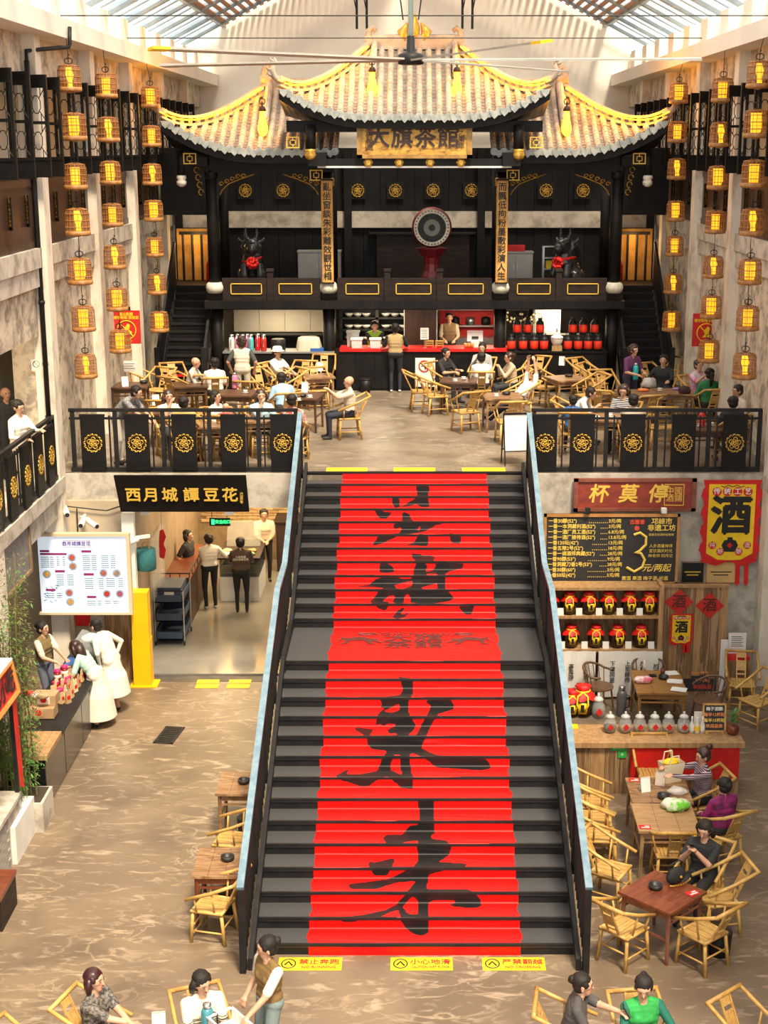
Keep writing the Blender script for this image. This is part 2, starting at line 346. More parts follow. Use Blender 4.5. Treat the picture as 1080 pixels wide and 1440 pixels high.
# ---------------------------------------------------------------- red stair runner with brush writing
U = lambda ox, oy, s, pts: [(ox + x / s, oy + y / s) for x, y in pts]
A_ = lambda *p: U(480, 660, 4.909, p); B_ = lambda *p: U(460, 880, 4.154, p); C_ = lambda *p: U(430, 1100, 3.484, p)
INKP = [A_((515,112),(607,112),(602,190),(607,262),(548,262),(520,238),(470,255),(425,262),(420,255),(500,205),(525,190)),
 A_((345,178),(398,198),(402,262),(372,268),(352,240)), A_((205,245),(250,275),(300,292),(355,290),(312,342),(268,340),(240,310),(232,285)),
 A_((420,295),(470,305),(488,350),(520,365),(640,360),(735,362),(690,378),(660,382),(585,425),(530,440),(440,452),(395,458),(300,505),(225,530),(215,510),(250,480),(240,465),(330,445),(400,440),(425,400),(365,412),(352,385),(380,370),(415,355)),
 A_((540,440),(600,462),(605,510),(590,530),(445,526),(505,498)), A_((745,432),(790,452),(832,462),(830,500),(810,515),(765,510),(745,478)),
 A_((480,572),(510,588),(610,592),(648,605),(640,632),(600,636),(560,660),(720,640),(845,650),(840,685),(760,700),(720,720),(718,822),(760,870),(778,890),(750,910),(650,925),(560,930),(480,920),(470,860),(440,860),(430,925),(380,930),(330,900),(320,960),(300,975),(260,965),(235,935),(195,915),(240,870),(260,830),(300,820),(200,812),(90,812),(190,795),(250,752),(340,742),(470,760),(490,745),(500,690),(520,640),(490,612)),
 A_((258,655),(320,648),(360,680),(368,708),(320,716),(268,712)), A_((470,945),(415,955),(375,990),(350,1022),(385,1035),(440,1020),(475,985),(480,970),(440,1000),(408,1002),(430,970)),
 A_((800,942),(915,938),(910,985),(890,1005),(855,1002),(830,975)),
 B_((410,295),(505,310),(500,400),(478,440),(480,520),(520,580),(505,610),(470,640),(380,645),(340,600),(310,570),(280,590),(240,660),(225,645),(160,605),(170,592),(270,605),(290,545),(300,510),(340,480),(310,480),(320,450),(300,425),(360,412),(425,405),(440,380),(432,320)),
 B_((555,440),(620,435),(720,430),(745,465),(735,490),(650,515),(620,560),(590,620),(560,690),(550,715),(640,755),(800,770),(930,775),(962,832),(900,845),(640,828),(560,770),(490,740),(480,780),(500,880),(502,955),(440,950),(400,920),(350,880),(290,905),(240,942),(180,935),(90,905),(45,878),(90,855),(150,820),(210,785),(130,840),(110,865),(200,865),(290,850),(320,780),(350,730),(260,720),(230,690),(240,650),(440,640),(520,640),(560,560),(600,490),(605,465)),
 C_((550,85),(632,88),(628,215),(636,250),(612,262),(620,278),(690,285),(715,315),(700,360),(650,390),(800,400),(770,420),(690,430),(600,455),(595,525),(800,525),(850,560),(862,605),(840,618),(740,612),(690,600),(760,585),(640,575),(605,590),(602,735),(570,755),(530,745),(490,715),(470,690),(455,625),(420,635),(330,675),(200,685),(100,668),(280,650),(380,630),(440,600),(490,545),(540,485),(450,490),(340,525),(220,525),(205,500),(280,490),(400,475),(480,440),(530,410),(548,390),(545,320),(552,285),(480,295),(440,320),(395,300),(375,272),(395,258),(470,258),(515,212),(558,205)),
 C_((318,382),(330,395),(430,372),(440,375),(405,450),(380,462),(340,460),(318,430),(305,402))]
HOLES = [A_((530,400),(560,388),(520,440)), A_((600,660),(660,655),(640,690),(580,708)), A_((590,720),(665,720),(665,735),(580,740)), A_((370,800),(495,768),(490,800),(420,830),(375,820)), A_((555,815),(665,785),(665,825),(560,828)), A_((285,912),(330,870),(372,868),(360,905),(320,915)),
 B_((335,570),(430,568),(345,612)), B_((340,640),(400,625),(410,638)), B_((330,500),(420,455),(425,490),(380,508)), B_((395,750),(425,755),(435,870),(375,845),(370,810)),
 C_((475,610),(525,556),(548,580),(552,650),(500,645))]
def inpoly(px, py, poly):
    q = np.zeros(px.shape, bool); k = len(poly)
    for i in range(k):
        x1, y1 = poly[i]; x2, y2 = poly[(i + 1) % k]
        if y1 == y2: continue
        q ^= ((y1 > py) != (y2 > py)) & (px < (x2 - x1) * (py - y1) / (y2 - y1) + x1)
    return q
prof = [(YS0 - .004, .0)]
for i, (y, z) in enumerate(NOS):
    yn = NOS[i + 1][0] if i + 1 < len(NOS) else y + .02
    prof += [(y - .004, z + .005), (yn - .004, z + .005)]
pts = []
for (ya, za), (yb, zb) in zip(prof, prof[1:]):
    n = max(2, int(math.hypot(yb - ya, zb - za) / .022)); pts += [(ya + (yb - ya) * k / n, za + (zb - za) * k / n) for k in range(n)]
pts.append(prof[-1]); nx = 120
py_ = np.array(pts); xs = np.linspace(-1.31, 1.31, nx)
V = np.zeros((len(pts), nx, 3)); V[:, :, 0] = xs[None, :]; V[:, :, 1] = py_[:, :1]; V[:, :, 2] = py_[:, 1:]
rr = np.random.RandomState(3)
edge = 1 + .012 * np.sin(py_[:, 0] * 9)[:, None] + .006 * np.sin(py_[:, 0] * 23)[:, None]; V[:, :, 0] *= edge
D = V[:, :, 1] * CT - (V[:, :, 2] - ZC) * ST
PX = CX + F * V[:, :, 0] / D; PY = CY - F * (V[:, :, 1] * ST + (V[:, :, 2] - ZC) * CT) / D
ink = np.zeros(PX.shape, bool)
for p in INKP: ink |= inpoly(PX, PY, p)
for p in HOLES: ink &= ~inpoly(PX, PY, p)
inkf = ink.astype(float)
for _ in range(2):
    q = inkf.copy(); q[1:-1, 1:-1] = (inkf[1:-1, 1:-1] * 2 + inkf[:-2, 1:-1] + inkf[2:, 1:-1] + inkf[1:-1, :-2] + inkf[1:-1, 2:]) / 6; inkf = q
wr = np.zeros(PX.shape)
for _ in range(150):                                  # loose wrinkles in the vinyl
    yy, xx = rr.uniform(16, 25.7), rr.uniform(-1.3, 1.3); L, W_ = rr.uniform(.2, .7), rr.uniform(.008, .02)
    d = (V[:, :, 1] + V[:, :, 2] - yy - np.interp(yy, [16, 25.8], [0, 3.9])) - (V[:, :, 0] - xx) * rr.uniform(-.15, .15)
    wr += np.exp(-(d / W_) ** 2) * np.exp(-((V[:, :, 0] - xx) / L) ** 2) * rr.uniform(.003, .009)
V[:, :, 2] += wr * .9; V[:, :, 1] -= wr * .6
nr = len(pts); idx = np.arange(nr * nx).reshape(nr, nx)
fs = np.stack([idx[:-1, :-1], idx[:-1, 1:], idx[1:, 1:], idx[1:, :-1]], -1).reshape(-1, 4)
me = bpy.data.meshes.new('stair_runner'); me.from_pydata(V.reshape(-1, 3).tolist(), [], fs.tolist())
at = me.attributes.new('ink', 'FLOAT', 'POINT'); at.data.foreach_set('value', inkf.reshape(-1).astype(np.float32))
m = bpy.data.materials.new('printed red vinyl'); m.use_nodes = True; n = m.node_tree.nodes; l = m.node_tree.links; b = n['Principled BSDF']
an = n.new('ShaderNodeAttribute'); an.attribute_name = 'ink'; rp = n.new('ShaderNodeMapRange'); rp.inputs[1].default_value = .42; rp.inputs[2].default_value = .58; l.new(an.outputs['Fac'], rp.inputs[0])
mx = n.new('ShaderNodeMix'); mx.data_type = 'RGBA'; mx.inputs[6].default_value = (.70, .004, .002, 1); mx.inputs[7].default_value = (.009, .007, .007, 1); l.new(rp.outputs[0], mx.inputs[0]); l.new(mx.outputs[2], b.inputs['Base Color'])
b.inputs['Roughness'].default_value = .42; b.inputs['Specular IOR Level'].default_value = .35
me.materials.append(m); me.polygons.foreach_set('use_smooth', [True] * len(me.polygons))
run = link('stair_runner', me); tag(run, 'red vinyl runner with big black brush characters laid down the stairs', 'carpet')
# printed crest on the landing part of the runner
INKR = mat('dark red ink', (.10, .015, .012), rough=.6)
zl = NL * RS + .012
text('printed_letters', 'DAQICHAGUAN', .17, INKR, run, (0.02, 21.99, zl), (0, 0, 0), off=.03, ext=.001, sx=1.15, spacing=1.35)
text('printed_name', '大旗\n茶館', .36, INKR, run, (-.02, 21.62, zl), (0, 0, 0), off=.015, ext=.001, sx=1.35, line=.85)
for sx in (-1, 1):
    q = MB(); horse = [(.0,.0),(.12,.1),(.1,.22),(.2,.2),(.34,.3),(.42,.32),(.6,.24),(.72,.3),(.7,.2),(.78,.08),(.7,.12),(.66,.2),(.64,.02),(.72,-.08),(.6,-.05),(.56,.1),(.34,.12),(.24,-.06),(.12,-.1),(.2,.0),(.18,.08),(.06,-.02)]
    if sx > 0: poly = [(.48 + x * .95, 21.62 + y * .9 - .05) for x, y in horse]
    else: poly = [(-.48 - x * .95, 21.62 + y * .9 - .05) for x, y in horse][::-1]
    q.prism(poly, .002, Matrix.Translation((0, 0, zl))); q.build('printed_horse', INKR, run)
    q = MB(); q.tube([(sx * (.78 + .12 * math.cos(a)), 21.98 + .05 * math.sin(a), zl) for a in np.linspace(.5, 6, 14)], .01, 4); q.build('printed_cloud', INKR, run)
# ================================================================ emblem of gold curls (shared)
def emblem_mesh(r=.17, n=5):
    b = MB()
    def curl(cx, cy, rad, a0, turn, w):
        p = []
        for k in range(13):
            t = k / 12; a = a0 + turn * t; q = rad * (1 - .75 * t); p.append((cx + q * math.cos(a), 0, cy + q * math.sin(a)))
        b.tube(p, w, n)
    for k in range(5):
        a = 2 * PI * k / 5 + .3; curl(.44 * r * math.cos(a), .44 * r * math.sin(a), .33 * r, a + 2.2, 8.4, .062 * r)
    for k in range(13):
        a = 2 * PI * k / 13; b.tube([(r * .80 * math.cos(a), 0, r * .80 * math.sin(a)), (r * .98 * math.cos(a + .12), 0, r * .98 * math.sin(a + .12)), (r * .93 * math.cos(a + .36), 0, r * .93 * math.sin(a + .36)), (r * .80 * math.cos(a + .3), 0, r * .80 * math.sin(a + .3))], .075 * r, n)
    b.tube([(.12 * r * math.cos(a), 0, .12 * r * math.sin(a)) for a in np.linspace(0, 6.3, 9)], .05 * r, n)
    return b.mesh('emblem', GOLD, True)
EMB = emblem_mesh(); EMB_S = emblem_mesh(.17, 4)
# ================================================================ opera stage
YF = 35.2
stg = thing('opera_stage', 'black lacquered Chinese opera stage with curved tiled roofs and gold plaque', 'stage', (0, YF, H1))
def SG(o): o.location = (o.location.x, o.location.y - YF, o.location.z - H1); return o
def sbox(name, a, b, m=BLACK, parent=stg):
    q = MB(); q.box(a, b); o = q.build(name, m, parent)
    return SG(o) if parent is stg else o
# ---- roofs
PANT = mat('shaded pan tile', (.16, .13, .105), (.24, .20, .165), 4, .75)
def roof(name, x0, x1, corners, ye, z0, dm, rise, lift, xg, fin=True):
    # corners: list of (xc, sign); rows between x0 and x1; eave at ye
    rf = MB(); root = None
    def lt(x):
        v = 0
        for xc, xk in corners: v = max(v, max(0., 1 - abs(x - xc) / abs(xc - xk)))
        return v
    def smax(x):
        s = dm
        for xc, xk in corners:
            lo, hi = min(xc, xk), max(xc, xk)
            if lo <= x <= hi: s = min(s, dm * abs(x - xc) / abs(xc - xk))
        return s
    def Z(x, s): return z0 + rise * (s / dm) ** 1.22 + lift * lt(x) ** 2.2 * (1 - s / dm)
    def YY(x, s): return ye + s - .22 * lt(x) ** 2 * (1 - s / dm)
    # deck below the tiles
    nx = 40; ns = 8; vs = []; fs = []
    for i in range(nx + 1):
        x = x0 + (x1 - x0) * i / nx
        for j in range(ns + 1):
            s = max(.02, smax(x)) * j / ns; vs.append((x, YY(x, s), Z(x, s) - .05))
    for i in range(nx):
        for j in range(ns): a = i * (ns + 1) + j; fs.append((a, a + ns + 1, a + ns + 2, a + 1))
    rf.add(vs, fs)
    # fascia and soffit
    for i in range(nx):
        xa = x0 + (x1 - x0) * i / nx; xb = x0 + (x1 - x0) * (i + 1) / nx
        P = lambda x, dy, dz: (x, YY(x, 0) + dy, Z(x, 0) + dz)
        rf.add([P(xa, .03, -.05), P(xb, .03, -.05), P(xb, .05, -.26), P(xa, .05, -.26), P(xa, 1.6, -.26 - .5 * lift * lt(xa) ** 2.2), P(xb, 1.6, -.26 - .5 * lift * lt(xb) ** 2.2)], [(0, 3, 2, 1), (3, 4, 5, 2)])
    root = SG(rf.build(name, BLACK, stg))
    n = int(round((x1 - x0) / .222)); pitch = (x1 - x0) / n
    for i in range(n + 1):
        x = x0 + pitch * i; S = smax(x)
        if S > .14:
            b = MB(); nt = max(1, int(S / .12)); h = 8
            rings = []
            for t in range(nt):
                for q, rad in ((0, .074), (1, .062)):
                    s = S * (t + q * .98) / nt; rings.append((Vector((x, YY(x, s), Z(x, s) - .01)), rad))
            vs = []; fs = []
            for c, rad in rings:
                for j in range(h): a = PI * j / (h - 1); vs.append(c + Vector((math.cos(a) * rad, 0, math.sin(a) * rad * 1.55)))
            for k in range(len(rings) - 1):
                for j in range(h - 1): o = k * h + j; fs.append((o, o + h, o + h + 1, o + 1))
            b.add(vs, fs); b.mi = 1
            c = Vector((x, YY(x, 0) - .02, Z(x, 0) + .0))
            b.lathe([(.0, 0), (.085, 0), (.092, .03), (.08, .05)], 12, c + Vector((0, -.02, 0)), Matrix.Rotation(-PI / 2, 4, 'X') )
            b.build('tile_row', [TILE, TILEC], root)
        if i < n:
            xm = x + pitch / 2; S = smax(xm); w = pitch / 2 - .03
            b = MB()
            if S > .1:
                nt = max(1, int(S / .12)); vs = []; fs = []
                for t in range(nt):
                    for q, dz in ((0, .012), (1, -.004)):
                        s = S * (t + q) / nt; vs += [(xm - w, YY(xm, s), Z(xm, s) + dz), (xm, YY(xm, s), Z(xm, s) - .03 + dz), (xm + w, YY(xm, s), Z(xm, s) + dz)]
                for k in range(2 * nt - 1):
                    for j in (0, 1): o = k * 3 + j; fs.append((o, o + 3, o + 4, o + 1))
                b.add(vs, fs)
            b.mi = 1; c = Vector((xm, YY(xm, 0) - .03, Z(xm, 0)))
            b.prism([(-w - .02, .03), (-w, -.06), (0, -.14), (w, -.06), (w + .02, .03)], .025, XZ(*c))
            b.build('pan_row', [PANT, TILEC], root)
    # hip ridges with pierced band, fish tail finial
    for xc, xk in corners:
        sg = 1 if xc > xk else -1
        path = []; N = 14
        for k in range(N + 1):
            t = k / N; x = xk + (xc - xk) * t; s = dm * (1 - t); path.append(Vector((x, YY(x, s), Z(x, s) + .02)))
        b = MB()
        for dz, wd, hh in ((.0, .07, .05), (.17, .075, .055)):
            for p, q in zip(path, path[1:]):
                d = q - p; L = d.length; M = Matrix.Translation((p + q) / 2 + Vector((0, 0, dz + hh / 2))) @ d.to_track_quat('X', 'Z').to_matrix().to_4x4(); b.box((-L / 2 - .01, -wd, -hh / 2), (L / 2 + .01, wd, hh / 2), M)
        for k in range(N):
            p = path[k] * .5 + path[k + 1] * .5; b.cbox(p + Vector((0, 0, .11)), (.05, .1, .14), rz=PI / 4 * sg)
        hp = SG(b.build('hip_ridge', TILE, stg))
        e = path[-1]; f = MB()
        sp = [e + Vector((sg * d, -d * .5, h)) for d, h in ((-.12, .1), (.02, .14), (.10, .22), (.13, .34), (.10, .46), (.05, .52))]
        f.tube(sp, [.07, .075, .07, .06, .045, .03], 8)
        for k in range(1, 6):
            p = sp[k]; f.tube([p, p + Vector((sg * .09, -.05, .02)), p + Vector((sg * .12, -.06, .08))], [.035, .03, .008], 6)
        f.tube([sp[4], sp[4] + Vector((-sg * .06, 0, .08)), sp[4] + Vector((-sg * .02, 0, .15))], [.04, .035, .01], 6)
        SG(f.build('ridge_finial', TILE, stg, True))
        # warm light strip along the hip
        ls = MB()
        for p, q in zip(path[1:], path[2:]):
            o = Vector((-sg * .02, -.12, .13)); ls.tube([p + o, q + o], .012, 5)
        SG(ls.build('light_strip', mat('amber light strip', (1, .40, .01), emit=8), stg))
        for k in range(2, N, 2):
            p = path[k]; ld = bpy.data.lights.new('amber', 'POINT'); ld.energy = 17.; ld.color = (1, .36, .0); ld.shadow_soft_size = .05
            lo = bpy.data.objects.new('hip_light', ld); COL.objects.link(lo); lo.location = p + Vector((-sg * .05, -.3, .24))
    return Z, YY, root
ZM, YM, _ = roof('main_roof', -3.0, 3.0, [(-3.0, -.95), (3.0, .95)], 33.7, 10.28, 2.45, 1.62, .62, .95)
ZLf, YLf, _ = roof('side_roof', -5.75, -1.82, [(-5.75, -3.5)], 34.35, 9.52, 2.35, 1.45, .72, 3.5)
ZRf, YRf, _ = roof('side_roof', 1.82, 5.75, [(5.75, 3.5)], 34.35, 9.52, 2.35, 1.45, .72, 3.5)
def ridgebeam(name, pts, w=.08, h=.22, m=TILE):
    b = MB()
    for p, q in zip(pts, pts[1:]):
        p = Vector(p); q = Vector(q); d = q - p; M = Matrix.Translation((p + q) / 2 + Vector((0, 0, h / 2))) @ d.to_track_quat('X', 'Z').to_matrix().to_4x4()
        b.box((-d.length / 2, -w, -h / 2), (d.length / 2, w, h / 2), M); b.tube([p + Vector((0, 0, h)), q + Vector((0, 0, h))], w, 8)
    return SG(b.build(name, m, stg))
def curlfin(p, sg, s=1.):
    f = MB(); sp = [Vector(p) + Vector((sg * d * s, 0, h * s)) for d, h in ((0, 0), (.06, .14), (.03, .3), (-.08, .38), (-.16, .32), (-.12, .24))]
    f.tube(sp, [.12 * s, .1 * s, .09 * s, .075 * s, .06 * s, .03 * s], 8); f.cbox(Vector(p) + Vector((0, 0, .03)), (.3 * s, .2 * s, .2 * s)); SG(f.build('ridge_finial', TILE, stg, True))
ridgebeam('ridge', [(-1.0, YM(0, 2.45), 11.86), (1.0, YM(0, 2.45), 11.86)], .09, .26)
for sg in (-1, 1):
    ridgebeam('ridge', [(sg * 3.5, 36.7, 10.95), (sg * 1.2, 36.7, 10.95)], .09, .2)
    zz = lambda s: (sg * 3.5, YLf(-3.5, s), ZLf(-2.5, s) + .03)
    ridgebeam('descending_ridge', [zz(2.35), zz(1.9), zz(1.4), zz(.95)], .08, .2); curlfin((sg * 3.56, 36.6, 11.18), sg, .95)
    mm = lambda s: (sg * .95, YM(0, s), ZM(0, s) + .03)
    ridgebeam('descending_ridge', [mm(2.4), mm(1.9), mm(1.45)], .07, .16); curlfin((sg * 1.05, 36.15, 12.05), sg, .8)
# roof-corner lamps shaped like little gourds, on the descending ridges
LAMP = mat('glowing amber glass', (1, .50, .02), emit=5)
for sg in (-1, 1):
    for (x, y, z) in ((sg * .97, 34.75, 10.78), (sg * 3.52, 34.95, 9.92)):
        t = thing('ridge_lamp', ('amber gourd lamp on the %s ridge, %s side' % ('main stage roof' if abs(x) < 2 else 'side wing roof', 'drain pipe' if sg < 0 else 'wine banner')) , 'lamp', (x, y, z), 0, 'amber lamps on the stage roofs')
        b = MB(); b.lathe([(.03, -.05), (.1, .02), (.12, .12), (.09, .26), (.07, .36), (.06, .5)], 12); b.build('glass_body', LAMP, t, True)
        b = MB(); b.lathe([(.07, .5), (.09, .53), (.06, .6), (.02, .62), (.03, .68), (.01, .72)], 10); b.build('cap', DARKW, t, True)
        b = MB(); b.tube([(.07 * math.cos(a), 0, .72 + .07 * math.sin(a)) for a in np.linspace(0, 6.28, 9)], .012, 5); b.build('ring', DARKW, t)
        ld = bpy.data.lights.new('amber', 'POINT'); ld.energy = 14; ld.color = (1, .36, .0); ld.shadow_soft_size = .1
        lo = bpy.data.objects.new('ridge_lamp_light', ld); COL.objects.link(lo); lo.location = (x, y - .25, z + .2)
# crown ornament on the main ridge
b = MB()
for dx, h in ((-.22, .42), (0, .62), (.22, .42)): b.tube([(dx, 36.15, 12.05), (dx * 1.3, 36.15, 12.05 + h * .5), (dx * .7, 36.15, 12.05 + h)], [.1, .13, .02], 8)
SG(b.build('ridge_ornament', GOLD, stg, True))
# ---- timber frame
for x in (-4.78, 4.78, -2.06, 2.06):
    b = MB(); b.tube([(x, YF, 6.5), (x, YF, 9.35)], .145, 14); SG(b.build('column', BLACK, stg, True))
    b = MB(); b.lathe([(.16, 0), (.21, .06), (.225, .14), (.2, .22), (.16, .26)], 16, (x, YF, 6.22)); SG(b.build('stone_drum', STONE, stg, True))
    b = MB(); b.lathe([(.15, 0), (.175, .03), (.165, .08), (.175, .14), (.15, .2)], 14, (x, YF, 8.72 if abs(x) < 3 else 8.9)); SG(b.build('gilt_collar', GOLD if abs(x) < 3 else BLACK, stg, True))
    for y in (37.2,):
        b = MB(); b.tube([(x, y, 6.2), (x, y, 9.6)], .13, 10); SG(b.build('column', BLACK, stg, True))
for x in (-4.75, -2.06, 2.06, 4.75):
    b = MB(); b.tube([(x, YF, H1), (x, YF, 6.0)], .15, 12); SG(b.build('column', BLACK, stg, True))
sbox('stage_deck', (-5.0, 34.85, 5.88), (5.0, 39.4, 6.06))
sbox('stage_floor', (-5.0, 35.26, 6.06), (5.0, 39.4, 6.24), DARKW)
# parapet: panels with gold outlines between posts
xs_ = [-4.56, -3.5, -2.26, -.9, .45, 1.86]; 
edges = [-4.6, -3.45, -2.25, -1.85, -.65, .6, 1.85, 2.25, 3.45, 4.6]
for a, c in zip(edges, edges[1:]):
    if abs(abs(a + c) / 2 - 2.05) < .1: continue
    p = sbox('parapet_panel', (a, 35.12, 6.06), (c, 35.24, 6.58), DARKW)
    q = MB()
    for (x0, x1, z0, z1) in ((a + .2, c - .2, 6.44, 6.46), (a + .2, c - .2, 6.2, 6.22), (a + .2, a + .22, 6.2, 6.46), (c - .22, c - .2, 6.2, 6.46)): q.box((x0, 35.10, z0), (x1, 35.125, z1))
    o = q.build('gilt_outline', GOLDP, p)
for x in (-3.45, -.65, .6, 3.45):
    b = MB(); b.box((x - .07, 35.08, 6.06), (x + .07, 35.28, 6.72)); b.box((x - .085, 35.06, 6.74), (x + .085, 35.3, 6.8)); SG(b.build('parapet_post', DARKW, stg))
# beams under the eaves, curved braces and gilt brackets
sbox('eave_beam', (-4.9, 35.05, 9.05), (-1.9, 35.35, 9.45)); sbox('eave_beam', (1.9, 35.05, 9.05), (4.9, 35.35, 9.45))
sbox('main_beam', (-2.3, 34.0, 9.2), (2.3, 34.3, 9.36)); sbox('main_beam_upper', (-2.9, 34.1, 9.95), (2.9, 34.5, 10.2))
sbox('beam_trim', (-2.2, 33.97, 9.16), (2.2, 34.0, 9.2), WHITE)
for sg in (-1, 1):
    sbox('side_beam', (min(sg * 2., sg * 2.4), 33.9, 9.2), (max(sg * 2., sg * 2.4), 36.5, 9.5))
    b = MB(); b.tube([(sg * 2.35, 33.95, 9.55), (sg * 2.35, 33.95, 10.1)], .12, 12); SG(b.build('hanging_post', BLACK, stg, True))
    b = MB(); b.lathe([(.05, 0), (.12, .05), (.14, .12), (.11, .2), (.13, .24)], 12, (sg * 2.35, 33.95, 9.33)); SG(b.build('carved_pendant', GOLD, stg, True))
    b = MB(); b.tube([(sg * 5.42, 34.75, 9.0), (sg * 5.42, 34.75, 9.55)], .09, 12); SG(b.build('hanging_post', BLACK, stg, True))
    b = MB(); b.lathe([(.04, 0), (.11, .05), (.12, .12), (.09, .16), (.12, .2), (.1, .26)], 12, (sg * 5.42, 34.75, 8.72)); SG(b.build('carved_pendant', STONE, stg, True))
    sbox('side_tie', (min(sg * 4.8, sg * 5.5), 34.7, 9.2), (max(sg * 4.8, sg * 5.5), 35.3, 9.4))
    for (xa, xb) in ((4.62, 3.75), (2.22, 3.1)):              # curved gilt spandrels
        d = 1 if xb > xa else -1; w_ = abs(xb - xa)
        poly = [(0, 0), (w_, 0), (w_, -.1), (w_ * .8, -.16), (w_ * .7, -.13), (w_ * .5, -.24), (w_ * .35, -.22), (w_ * .22, -.42), (w_ * .1, -.46), (0, -.62)]
        poly = [(sg * (xa + d * x), z) for x, z in poly]
        if sg * d < 0: poly = poly[::-1]
        b = MB(); b.prism(poly, .06, XZ(0, 35.15, 9.06)); sp_ = SG(b.build('spandrel', BLACK, stg))
        b = MB()
        for k in range(5):
            x = sg * (xa + d * (.08 + .13 * k)); z = 8.96 - .3 * max(0, 1 - k / 3.2) * .6
            b.tube([(x + .06 * math.cos(a) * (1 - a / 9), 35.07, z + .06 * math.sin(a) * (1 - a / 9)) for a in np.linspace(0, 6, 8)], .014, 4)
        b.tube([(sg * (xa + d * x), 35.07, 9.06 + z + .02) for x, z in ((.04, -.55), (.1, -.44), (.25, -.3), (.5, -.2), (.85, -.08))], .012, 4)
        b.build('gilt_carving', GOLD, sp_)
    b = MB()                                                     # carved side bracket outside the corner column
    b.prism([(0, 0), (sg * .34, 0), (sg * .26, -.25), (sg * .1, -.6), (0, -1.0)][::sg], .08, XZ(sg * 4.92, 35.2, 9.2)); k_ = SG(b.build('corner_bracket', BLACK, stg))
    b = MB()
    for k in range(4): b.tube([(sg * (5.02 + .03 * (3 - k)) + .06 * math.cos(a), 35.1, 9.1 - .17 * k + .07 * math.sin(a)) for a in np.linspace(0, 5, 7)], .014, 4)
    b.build('gilt_carving', GOLD, k_)
    for (xx, yy, zz_) in ((sg * 2.75, 33.98, 9.72), (sg * 5.2, 34.7, 9.36), (sg * 2.3, 34.98, 8.98)):
        b = MB()
        for q in ((-.15, .15, .1, .125), (-.15, .15, -.125, -.1), (-.15, -.125, -.1, .1), (.125, .15, -.1, .1), (-.07, .07, .04, .06), (-.07, .07, -.06, -.04), (-.07, -.05, -.06, .06), (.05, .07, -.06, .06), (-.01, .01, .06, .1), (-.01, .01, -.1, -.06)): b.box((xx + q[0], yy - .02, zz_ + q[2]), (xx + q[1], yy, zz_ + q[3]))
        SG(b.build('gilt_lattice', GOLDP, stg))
for x in (-1.05, -.35, .35, 1.05):
    b = MB(); b.lathe([(.02, 0), (.1, .01), (.11, .03), (.06, .06)], 6, (x, 33.98, 9.28), Matrix.Rotation(PI / 2, 4, 'X')); SG(b.build('gilt_medallion', GOLD, stg))
# name plaque
pq = thing('name_plaque', 'gilded wooden plaque with four dark characters under the main roof', 'plaque', (0, 33.9, 9.37))
PLQ = mat('worn gilt board', (.58, .33, .06), (.25, .12, .03), 5, .5, stretch=(1, 1, 2.5), lo=.48, hi=.62, c3=(.70, .42, .08), scale3=4, metal=.25)
b = MB(); b.box((-1.28, 0, .03), (1.28, .06, .76)); b.build('board', PLQ, pq)
b = MB()
for q in ((-1.3, 1.3, 0, .08), (-1.3, 1.3, .7, .78), (-1.3, -1.18, 0, .78), (1.18, 1.3, 0, .78)): b.box((q[0], -.04, q[2]), (q[1], .05, q[3]))
b.build('frame', mat('plaque frame', (.30, .16, .04), (.42, .24, .06), 8, .5), pq)
INKB = mat('dark brown carving', (.05, .025, .02), rough=.6)
text('characters', '大旗茶館', .52, INKB, pq, (-.02, -.012, .44), off=.022, spacing=1.06, sx=.98)
text('seal_writing', '乙未年', .16, INKB, pq, (1.05, -.012, .40), vert=True, line=.8); text('seal_writing', '書寫匾', .2, INKB, pq, (-1.02, -.012, .42), vert=True, line=.8)
# couplet boards on the inner columns
CPL = mat('ochre couplet board', (.74, .42, .12), (.60, .31, .08), 4, .5, stretch=(3, 3, 1))
for x, s, lb in ((-2.06, '亂坐窗談朱彩雕效觀世相', 'ochre couplet board on the stage column beside the guardian beast facing forward'), (2.06, '而飄低拘粉墨敷彩演人生', 'ochre couplet board on the stage column just past the drum')):
    t = thing('couplet_board', lb, 'sign', (x, 35.03, 6.5))
    b = MB()
    for k in range(9):
        a0, a1 = [(-1 + 2 * (k + j) / 9) for j in (0, 1)]
        f = lambda a, o: (a * .135, -o * math.sqrt(max(0, 1 - (a * .8) ** 2)) * .1 + .03)
        p = [f(a0, .8), f(a1, .8), f(a1, 1.1), f(a0, 1.1)]
        b.add([(q[0], q[1], z) for z in (0, 2.35) for q in p], [(0, 1, 5, 4), (1, 2, 6, 5), (2, 3, 7, 6), (3, 0, 4, 7), (4, 5, 6, 7), (3, 2, 1, 0)])
    b.build('board', CPL, t)
    text('characters', s, .2, INK, t, (0, -.085, 1.17), vert=True, off=.012, line=1.03)
    b = MB(); b.box((-.15, -.08, 2.36), (.15, 0, 2.4)); b.box((-.15, -.08, -.04), (.15, 0, 0)); b.build('end_cap', DARKW, t)
